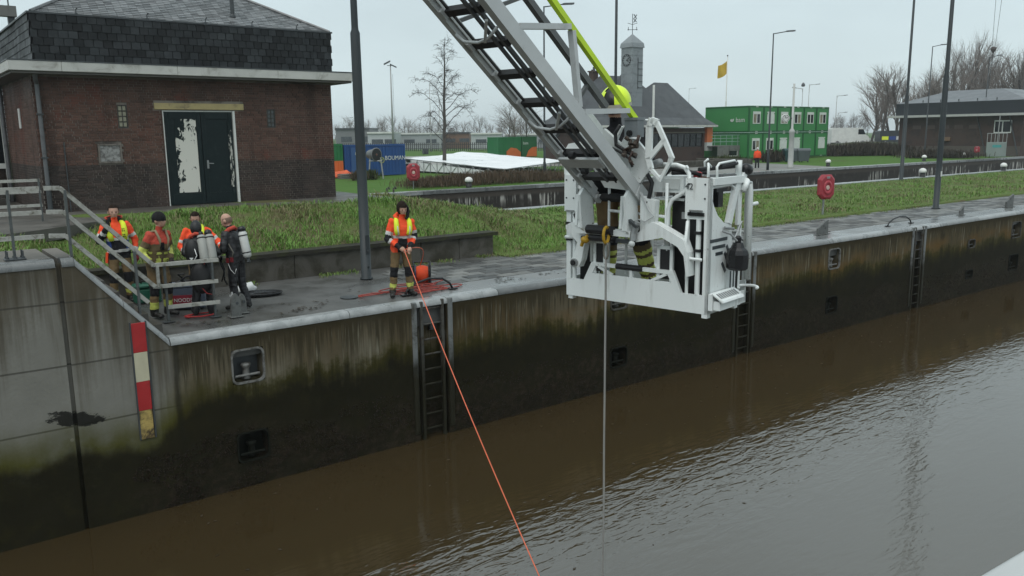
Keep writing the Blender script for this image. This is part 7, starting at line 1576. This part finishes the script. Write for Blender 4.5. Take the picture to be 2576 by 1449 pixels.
# ---- white sheeted scaffold roof
SHEET = mat('white_plastic_sheet', (.80, .82, .82), .35, vs=.5, dirt=((.62, .64, .64), .36, .4), bump=.5, bs=2)
tp = thing('sheeted_scaffold', 'low scaffold roof covered in white plastic sheeting on the yard', 'scaffold', (44, 60, 0))
A_, B_, C_, D_, E_ = PY(1018, 398, 62), PY(1268, 425, 49), PY(1425, 404, 54), PY(1165, 381, 80), PY(1335, 400, 66)
b = MB(); rows = []; n_ = 14
for i in range(n_+1):
    for j in range(n_+1):
        s, t_ = i/n_, j/n_; p = (A_*(1-s)+B_*s)*(1-t_)+(D_*(1-s)+C_*s)*t_; b.v.append((p.x, p.y, p.z+.07*mnoise.noise(V((i*.6, j*.6, 0)))-.10*math.sin(PI*t_)))
for i in range(n_):
    for j in range(n_): b.f.append((i*(n_+1)+j, (i+1)*(n_+1)+j, (i+1)*(n_+1)+j+1, i*(n_+1)+j+1)); b.mi.append(0)
b.build('sheet', SHEET, tp, world=True)
for k in range(15):
    for a, c_ in ((A_, B_), (B_, C_)):
        p = a.lerp(c_, k/14); b = MB(); b.tube([(p.x, p.y, 0), (p.x, p.y, p.z-.03)], .03, 5); b.build('leg', STEEL, tp, world=True)
for a, c_ in ((A_, B_), (B_, C_)):
    b = MB(); b.tube([a+V((0, 0, -.04)), c_+V((0, 0, -.04))], .04, 6); b.build('edge_tube', STEEL, tp, world=True)
    for k in range(14): p, q = a.lerp(c_, k/14), a.lerp(c_, (k+1)/14); b = MB(); b.tube([(p.x, p.y, .05), (q.x, q.y, q.z-.1)] if k % 2 else [(p.x, p.y, p.z-.1), (q.x, q.y, .05)], .022, 5); b.build('brace', STEEL, tp, world=True)
b = MB(); p = A_.lerp(B_, .15); q = A_.lerp(B_, .85); b.mesh([(p.x, p.y+.4, .15), (q.x, q.y+.4, .1), (q.x, q.y+.4, q.z-.25), (p.x, p.y+.4, p.z-.2)], [(0, 1, 2, 3)]); b.build('hanging_sheet', SHEET, tp, world=True)
b = MB(); P = G(868, 448); tag(b.build('x', SHEET), kind='helper') if 0 else None
nb_ = thing('barrier_net', 'orange safety netting lying by the corner of the brick building', 'net', tuple(G(862, 448))); P = G(862, 448); b = MB(); b.ball(P+V((0, 0, .2)), (.95, .5, .32), 12, 8); b.v = [tuple(V(v)+V((0, 0, .25))*mnoise.noise(V(v)*3)) for v in b.v]; b.build('net', mat('orange_net', (.60, .12, .05), .8, vs=6), nb_, world=True)
pt = thing('pallet', 'grey timber pallet stack under the orange netting', 'pallet', (P.x, P.y-1.2, 0))
for k in range(3): b = MB(); b.box(-.8, .9, -.4, .4, .02+.12*k, .11+.12*k); b.build('board', CONC, pt)

for i, (px, py, w_, h_, lab) in enumerate(((1012, 432, 1.3, 1.0, 'grey site box half under the sheeting beside the blue container'), (1048, 434, 1.9, .75, 'dark open crate half under the white sheeting'), (1070, 388, .9, .8, 'dark steel skip on the yard left of the bare tree stem'.replace('left of', 'beside')))):
    P = G(px, py); t = thing('site_box', lab, 'box', (P.x, P.y, 0), -YAW+.3); b = MB(); b.bbox(-w_/2, w_/2, -.5, .5, .06, h_, .03); b.build('body', (CONC, BLK, DSTEEL)[i], t); b = MB(); b.bbox(-w_/2-.03, w_/2+.03, -.53, .53, h_+.004, h_+.07, .02); b.build('lid', (CONC, STEEL, DSTEEL)[i], t); b = MB(); b.box(-w_/2, w_/2, -.3, -.2, 0, .06); b.build('skid', DSTEEL, t)

# ---- far sheds and fence
FH = [(845, 930, 326, 360, 180), (925, 990, 336, 362, 175), (1000, 1110, 338, 360, 190), (1110, 1180, 336, 360, 200), (1185, 1262, 338, 361, 185), (1270, 1400, 340, 362, 190)]
fhl = ['distant grey shed next to the brick building', 'distant white shed behind the floodlight mast', 'long distant pale shed with a dark band', 'distant shed with a brown wall behind the bare tree', 'distant white flat-roofed shed behind the scaffold', 'distant pale shed behind the green containers']
fm = [mat('shed_grey', (.17, .175, .18), .6), mat('shed_white', (.42, .44, .45), .6), mat('shed_pale', (.30, .32, .33), .6), mat('shed_brown', (.17, .10, .065), .7), mat('shed_white', (.4, .4, .4)), mat('shed_pale', (.3, .3, .3))]
for (a, c_, t_, bo, dp), lab, m_ in zip(FH, fhl, fm):
    P, Q_ = EYE+ray(a, 345)*dp, EYE+ray(c_, 345)*dp; zt = HC-(t_-RX.z*0-ray(0, 0).z*0) if 0 else (EYE+ray((a+c_)/2, t_)*dp).z
    t = thing('shed', lab, 'shed', (P.x, P.y, 0), group='distant sheds'); u = Q_-P; u.z = 0; dv = IF*12; zt = max(zt, 2.5)
    b = MB(); b.obox((P.x, P.y, 0), u, dv, (0, 0, zt)); b.build('wall', m_, t, world=True); b = MB(); b.obox(V((P.x, P.y, zt+.002))-u*.01-IF*.3, u*1.02, dv+IF*.6, (0, 0, .35)); b.build('roof', WPN if 'white' in lab or 'pale' in lab else SLG, t, world=True)
    for k in range(max(2, int(u.length/6))):
        f = MB(); q = V((P.x, P.y, 0))+u*((k+.3)/max(2, int(u.length/6)))-IF*.05; f.obox(q+V((0, 0, zt*.42)), u.normalized()*2.4, IF*.04, (0, 0, zt*.25)); f.build('window', mat('far_dark_glass', (.06, .07, .08), .3), t, world=True)
sg_ = PXp(0, 0, 1) if 0 else None
fe = thing('picket_fence', 'dark post fence crossing the yard behind the scaffold', 'fence', tuple(G(1000, 384)))
fa, fb_ = G(850, 381), G(1400, 379)
pm_ = MB(); pm_.box(-.09, .09, -.05, .05, 0, 1.7); pme = pm_.data('picket', mat('fence_dark', (.035, .036, .036), .7))
for k in range(110): p = fa.lerp(fb_, k/109); piece('picket', pme, fe, (p.x-fe.location.x, p.y-fe.location.y, 0), (0, 0, -YAW))
for z in (.5, 1.3): b = MB(); b.bar((fa.x, fa.y, z), (fb_.x, fb_.y, z), .05, .1); b.build('rail', MATS['fence_dark'], fe, world=True)

# ================================================================== bare winter trees
BARK = mat('wet_grey_bark', (.060, .053, .046), .85, vs=6); TWIG = mat('bare_twig', (.16, .135, .118), .85, vs=2)
def grow(rs, trunk, crown, p, d, r, l, lev, spread, droop, nb):
    segs = 4; pts = [V(p)]; rr = [r]; q = V(p); dd = V(d)
    for i in range(segs):
        dd = (dd+V((rs.normal(0, .10), rs.normal(0, .10), rs.normal(0, .06)+droop))).normalized(); q = q+dd*(l/segs); pts.append(V(q)); rr.append(max(r*(1-.55*(i+1)/segs), .006))
    (trunk if lev == 0 else crown).tube(pts, rr, 7 if lev == 0 else 4 if lev == 1 else 3, False)
    if lev >= nb: return
    for i in range({0: 13, 1: 8, 2: 5}.get(lev, 4)):
        t_ = rs.uniform(.3, 1.) if lev else .2+.8*(i+rs.rand())/13; k = min(segs-1, int(t_*segs)); b0 = pts[k].lerp(pts[k+1], t_*segs-k)
        a = rs.uniform(0, 2*PI); dr = (pts[k+1]-pts[k]).normalized(); o = dr.orthogonal().normalized(); o = Matrix.Rotation(a, 3, dr) @ o
        grow(rs, trunk, crown, b0, (dr*math.cos(spread)+o*math.sin(spread)), rr[k]*.5, l*rs.uniform(.42, .66)*(1-.45*t_ if lev == 0 else 1), lev+1, spread*rs.uniform(.8, 1.1), droop, nb)
def bare_tree_mesh(seed, h, spread, nb=3, r=.2):
    rs = np.random.RandomState(seed); a, c_ = MB(), MB(); grow(rs, a, c_, (0, 0, 0), (0, 0, 1), r, h, 0, spread, .02, nb); return a.data('trunk', BARK, True), c_.data('crown', TWIG)
# the young tree on the yard: straight stem, tiers of upswept then arching limbs
bt = thing('bare_tree', 'young leafless tree with a straight stem on the yard', 'tree', (38.9, 60, 0)); rs = np.random.RandomState(4); HT = 11.0
tk_ = MB(); st_ = [V((0, 0, 0))]
for i in range(1, 12): st_.append(V((IR.x*.28*(i/11)+rs.normal(0, .03), -abs(IR.y)*.28*(i/11), HT*i/11)))
tk_.tube(st_, [.17*(1-i/11)**.8+.012 for i in range(12)], 8, False); tk_.build('trunk', BARK, bt, sm=True)
cr = MB(); FT = mat('fine_dark_twig', (.050, .043, .038), .9, vs=2)
for i in range(30):
    t_ = .20+.77*(i+rs.uniform(-.4, .4))/30; t_ = min(.97, max(.2, t_)); k = min(10, int(t_*11)); b0 = st_[k].lerp(st_[k+1], t_*11-k); a = i*2.4+rs.uniform(-.5, .5)
    L_ = (3.6*math.exp(-((t_-.42)/.26)**2)+.75)*rs.uniform(.65, 1.1); d = V((math.cos(a), math.sin(a), 0)); up = rs.uniform(.85, 1.25); fall = rs.uniform(.55, 1.05) if t_ < .75 else .25
    pts = [b0]; 
    for q in range(1, 9): s = q/8; pts.append(b0+d*L_*(.72*s**.85)+V((0, 0, L_*(up*s-fall*s*s)))+V((rs.normal(0, .05), rs.normal(0, .05), rs.normal(0, .05))))
    cr.tube(pts, [.034*(1-s/9)*(1.25-t_)+.006 for s in range(9)], 4, False)
    for _ in range(int(7+L_*5)):
        s = rs.uniform(.22, 1); kk_ = min(7, int(s*8)); c0 = pts[kk_].lerp(pts[kk_+1], s*8-kk_); dd = (d*rs.uniform(-.1, .9)+V((rs.normal(0, .7), rs.normal(0, .7), rs.uniform(-.1, .9)))).normalized(); l_ = rs.uniform(.3, 1.0)*(1.2-s*.5)
        q1 = c0+dd*l_*.5+V((0, 0, .03)); q2 = c0+dd*l_+V((rs.normal(0, .1), rs.normal(0, .1), -.16*l_)); cr.tube([c0, q1, q2], [.011, .009, .006], 3, False)
        for _ in range(2): e0 = q1.lerp(q2, rs.rand()); cr.tube([e0, e0+V((rs.normal(0, .16), rs.normal(0, .16), rs.uniform(-.28, .14)))], [.0075, .005], 3, False)
cr.build('crown', FT, bt)
# rows of distant trees: four shapes, each tree an object of its own
kinds = [bare_tree_mesh(s, 11., sp, 3, .22) for s, sp in ((1, .55), (2, .48), (3, .62), (5, .42))]
big = [bare_tree_mesh(s, 13., sp, 3, .34) for s, sp in ((7, .38), (9, .5), (12, .33))]
def plant(px, by, top, dp, kind, lab, group, meshes, widen=1.):
    base = EYE+ray(px, by)*dp; base.z = 0; zt = (EYE+ray(px, top)*dp).z; ht = zt; s = ht/(13*1.15 if meshes is big else 11*1.12)
    t = thing('bare_tree', lab, 'tree', tuple(base), random.uniform(0, 6.28), group); tr_, cr_ = meshes[kind % len(meshes)]
    for nm, me in (('trunk', tr_), ('crown', cr_)):
        o = bpy.data.objects.new(nm, me); COL.objects.link(o); o.parent = t; o.scale = (s*widen, s*widen, s)
rs = np.random.RandomState(8); i = 0
px = 842
while px < 1340:
    if not 1095 < px < 1130 or True: plant(px, 350, rs.uniform(298, 322) if px < 1270 else 300, rs.uniform(215, 300), rs.randint(4), nth(i)+' bare tree from the brick building in the hazy row behind the distant sheds', 'distant trees along the horizon', kinds, .9); i += 1
    px += rs.uniform(9, 17)
i = 0
for px, top, dp in ((1300, 272, 150), (1325, 282, 155), (1285, 290, 170)): plant(px, 350, top, dp, i, ['tallest bare tree of the clump above the small green container', 'bare tree of that clump nearest the rescue ladder above the green containers', 'shorter bare tree at the floodlight side of the clump above the small green container'][i], 'clump above the small green container', kinds, 1.2); i += 1
for q_, px in enumerate((2092, 2102, 2113, 2124, 2135, 2147, 2158, 2170, 2181)): plant(px, 330, rs.uniform(292, 308), 330, rs.randint(4), nth(q_)+' far bare tree past the green offices in the gap above the white van', 'far trees in the gap beside the van', kinds)
BT = sorted(((2190, 235, 165, 1.1), (2222, 190, 150, 1.15), (2255, 192, 150, 1.1), (2290, 205, 160, 1.1), (2335, 200, 150, 1.2), (2370, 195, 160, 1.), (2405, 135, 170, .75), (2432, 124, 175, .7), (2455, 150, 175, .8), (2478, 180, 165, 1.), (2505, 168, 170, 1.), (2535, 165, 165, 1.), (2565, 172, 165, 1.), (2600, 165, 165, 1.), (2380, 150, 172, .7), (2420, 140, 178, .65), (2443, 138, 172, .65), (2468, 165, 176, .8), (2492, 178, 172, .9), (2520, 172, 176, .9), (2550, 168, 178, .9), (2205, 215, 158, 1.), (2240, 205, 165, 1.), (2275, 215, 170, 1.1), (2310, 210, 155, 1.1), (2352, 205, 165, 1.)))
nb0 = sum(1 for q_ in BT if q_[0] <= 2300)
for k, (px, top, dp, w_) in enumerate(BT):
    plant(px, 352, top, dp, k, nth(k-nb0)+' tall bare tree behind the pump house roof, counted from the parked vans' if px > 2300 else nth(k)+' big spreading bare tree past the white van towards the pump house', 'tall trees behind the pump house' if px > 2300 else 'spreading trees beside the pump house', big if k != 1 else big, w_)
# ---- hedges and shrubs
def bush(name, label, pts, m, n_, hh, sp, lw=.02, ll=.5, kind=None):
    t = thing(name, label, 'shrub', tuple(pts[0])); rs = np.random.RandomState(len(label)); b = MB()
    for _ in range(n_):
        k = rs.uniform(0, len(pts)-1.001); i = int(k); p = pts[i].lerp(pts[i+1], k-i) if len(pts) > 1 else pts[0]; h = hh*(.55+.45*math.sin(PI*k/(max(1, len(pts)-1))))*rs.uniform(.5, 1.05)
        a = rs.uniform(0, 6.28); q = p+V((rs.normal(0, sp), rs.normal(0, sp), 0)); d = V((math.cos(a)*.35, math.sin(a)*.35, 1)).normalized(); w = V((-math.sin(a), math.cos(a), 0))*lw; z0 = rs.uniform(0, h*.7); c0 = q+V((0, 0, z0))+d*0; c1 = c0+d*min(ll, h-z0+.1)
        b.mesh([c0-w, c0+w, c1+w*.5, c1-w*.5], [(0, 1, 2, 3)])
    b.build('foliage', m, t, world=True); return t
def leafm(name, a, c_):
    m = bpy.data.materials.new(name); t = nt(m); t.nodes.clear(); q = N(t); q.out(Base_Color=q.mix(q.add('ShaderNodeNewGeometry').outputs['Random Per Island'], a, c_), Roughness=.75, Specular_IOR_Level=.15); return m
BRN = leafm('brown_winter_twigs', (.055, .040, .026), (.120, .085, .055)); GRB = leafm('dull_green_shrub', (.03, .042, .014), (.06, .075, .025)); DRT = leafm('dark_scrub', (.03, .026, .019), (.06, .05, .036))
bush('brown_hedge', 'wide mound of brown leafless bushes at the far lock edge', [PY(x, 455, 44.) .xyz*1 for x in (1075, 1130, 1190, 1260, 1320, 1385)], BRN, 5200, 1.05, .75) if 0 else None
hp_ = [V((x, 42.6, 0)) for x in (25.6, 27.5, 29.5, 31.5, 33.5, 35.5, 37.5)]
bush('brown_hedge', 'wide mound of brown leafless bushes at the far lock edge', hp_, BRN, 13000, .85, .75, .013, .36)
bush('young_conifer', 'small dark green shrub in front of the blue container', [G(935, 452)], GRB, 500, 1.35, .22, .03, .3)
bush('bare_shrub', 'thin bare shrub beside the thick post on the far side', [G(900, 455)], BRN, 300, 1.2, .25, .02, .5)
bush('dark_scrub', 'rough dark scrub on the bank below the parked vans', [(lambda p: V((p.x, p.y, 0)))(EYE+ray(x, 355)*102.5) for x in (2090, 2130, 2180, 2230, 2270)], DRT, 6500, 1.9, 1.0, .04, .6)
bush('clipped_hedge', 'low brown hedge along the foot of the pump house', [G(x, 398) for x in (2290, 2330, 2380, 2430)], DRT, 2600, 1.0, .8, .04, .6)
bush('low_hedge', 'short dark hedge in front of the pump house door end', [G(x, 386) for x in (2510, 2560, 2600)], DRT, 1200, .9, .6, .04, .6)
bush('terrace_shrub', 'dark shrubs under the concrete terrace', [G(x, 410) for x in (1790, 1830, 1870)], GRB, 900, .8, .5, .04, .4)
bush('path_hedge', 'dark clipped hedge beside the far lamp post', [G(x, 408) for x in (1925, 1945, 1965)], DRT, 1500, 1.6, .4, .04, .4)
mb = MB(); p_ = EYE+ray(2040, 345)*118; mb.obox((p_.x, p_.y, -.2), IR*34, IF*45, (0, 0, 1.14)); tag(mb.build('road_embankment', PATHM), kind='structure')
mb = MB()
for px, w_, h_ in ((2108, 3.6, 1.75), (2150, 4., 1.9), (2195, 4., 1.95), (2240, 4., 1.85)):
    P = EYE+ray(px, 355)*108; mb.ball((P.x, P.y, -.25), (w_, 4.5, h_), 18, 8)
tag(mb.build('earth_bank', mat('scrubby_earth', (.05, .042, .03), .9, vs=1., dirt=((.04, .055, .02), .5, .7), bump=.8, bs=3), sm=True), kind='structure')
# white painted edge of the vehicle the picture was taken from
v0, v1 = EYE+ray(2420, 1462)*2.3, EYE+ray(2590, 1362)*2.3; dv = (v1-v0).normalized()
vw = thing('vehicle_edge', 'smooth white rounded vehicle edge close by, cut off at the frame corner', 'vehicle part', tuple(v0)); nrm_ = dv.cross(V((0, 0, 1))).normalized(); up_ = nrm_.cross(dv).normalized(); up_ = up_ if up_.z > 0 else -up_; nrm_ = nrm_ if nrm_.dot(EYE-v0) > 0 else -nrm_
b = MB(); k = 10; prof = [(0, -.9)]+[(.03-.03*math.cos(q), -.03+.03*math.sin(q)) for q in np.linspace(0, PI/2, k)]+[(.9, .02), (.9, -.9)]
s0, s1 = v0-dv*.6, v1+dv*1.4; vs = [s0-nrm_*0+(-nrm_)*(-p[0])*0+nrm_*p[0]+up_*p[1] for p in prof]+[s1+nrm_*p[0]+up_*p[1] for p in prof]; m_ = len(prof)
b.mesh(vs, [(i, (i+1) % m_, m_+(i+1) % m_, m_+i) for i in range(m_)]+[tuple(reversed(range(m_))), tuple(range(m_, 2*m_))]); b.build('panel', mat('pale_vehicle_paint', (.55, .57, .57), .4, vs=1), vw, True, world=True)

# the wet air between here and the far trees
mb = MB(); mb.box(-760, 1560, -120, 1460, -5.2, 24); hz = mb.build('haze', [], kind='stuff')
hm = bpy.data.materials.new('thin_rain_haze'); t = nt(hm); t.nodes.clear(); q = N(t); vo = q.add('ShaderNodeVolumePrincipled', {'Color': (.86, .90, .93, 1), 'Density': .0005, 'Anisotropy': .2}); q.add('ShaderNodeOutputMaterial', {'Volume': vo.outputs[0]}); hz.data.materials.append(hm)
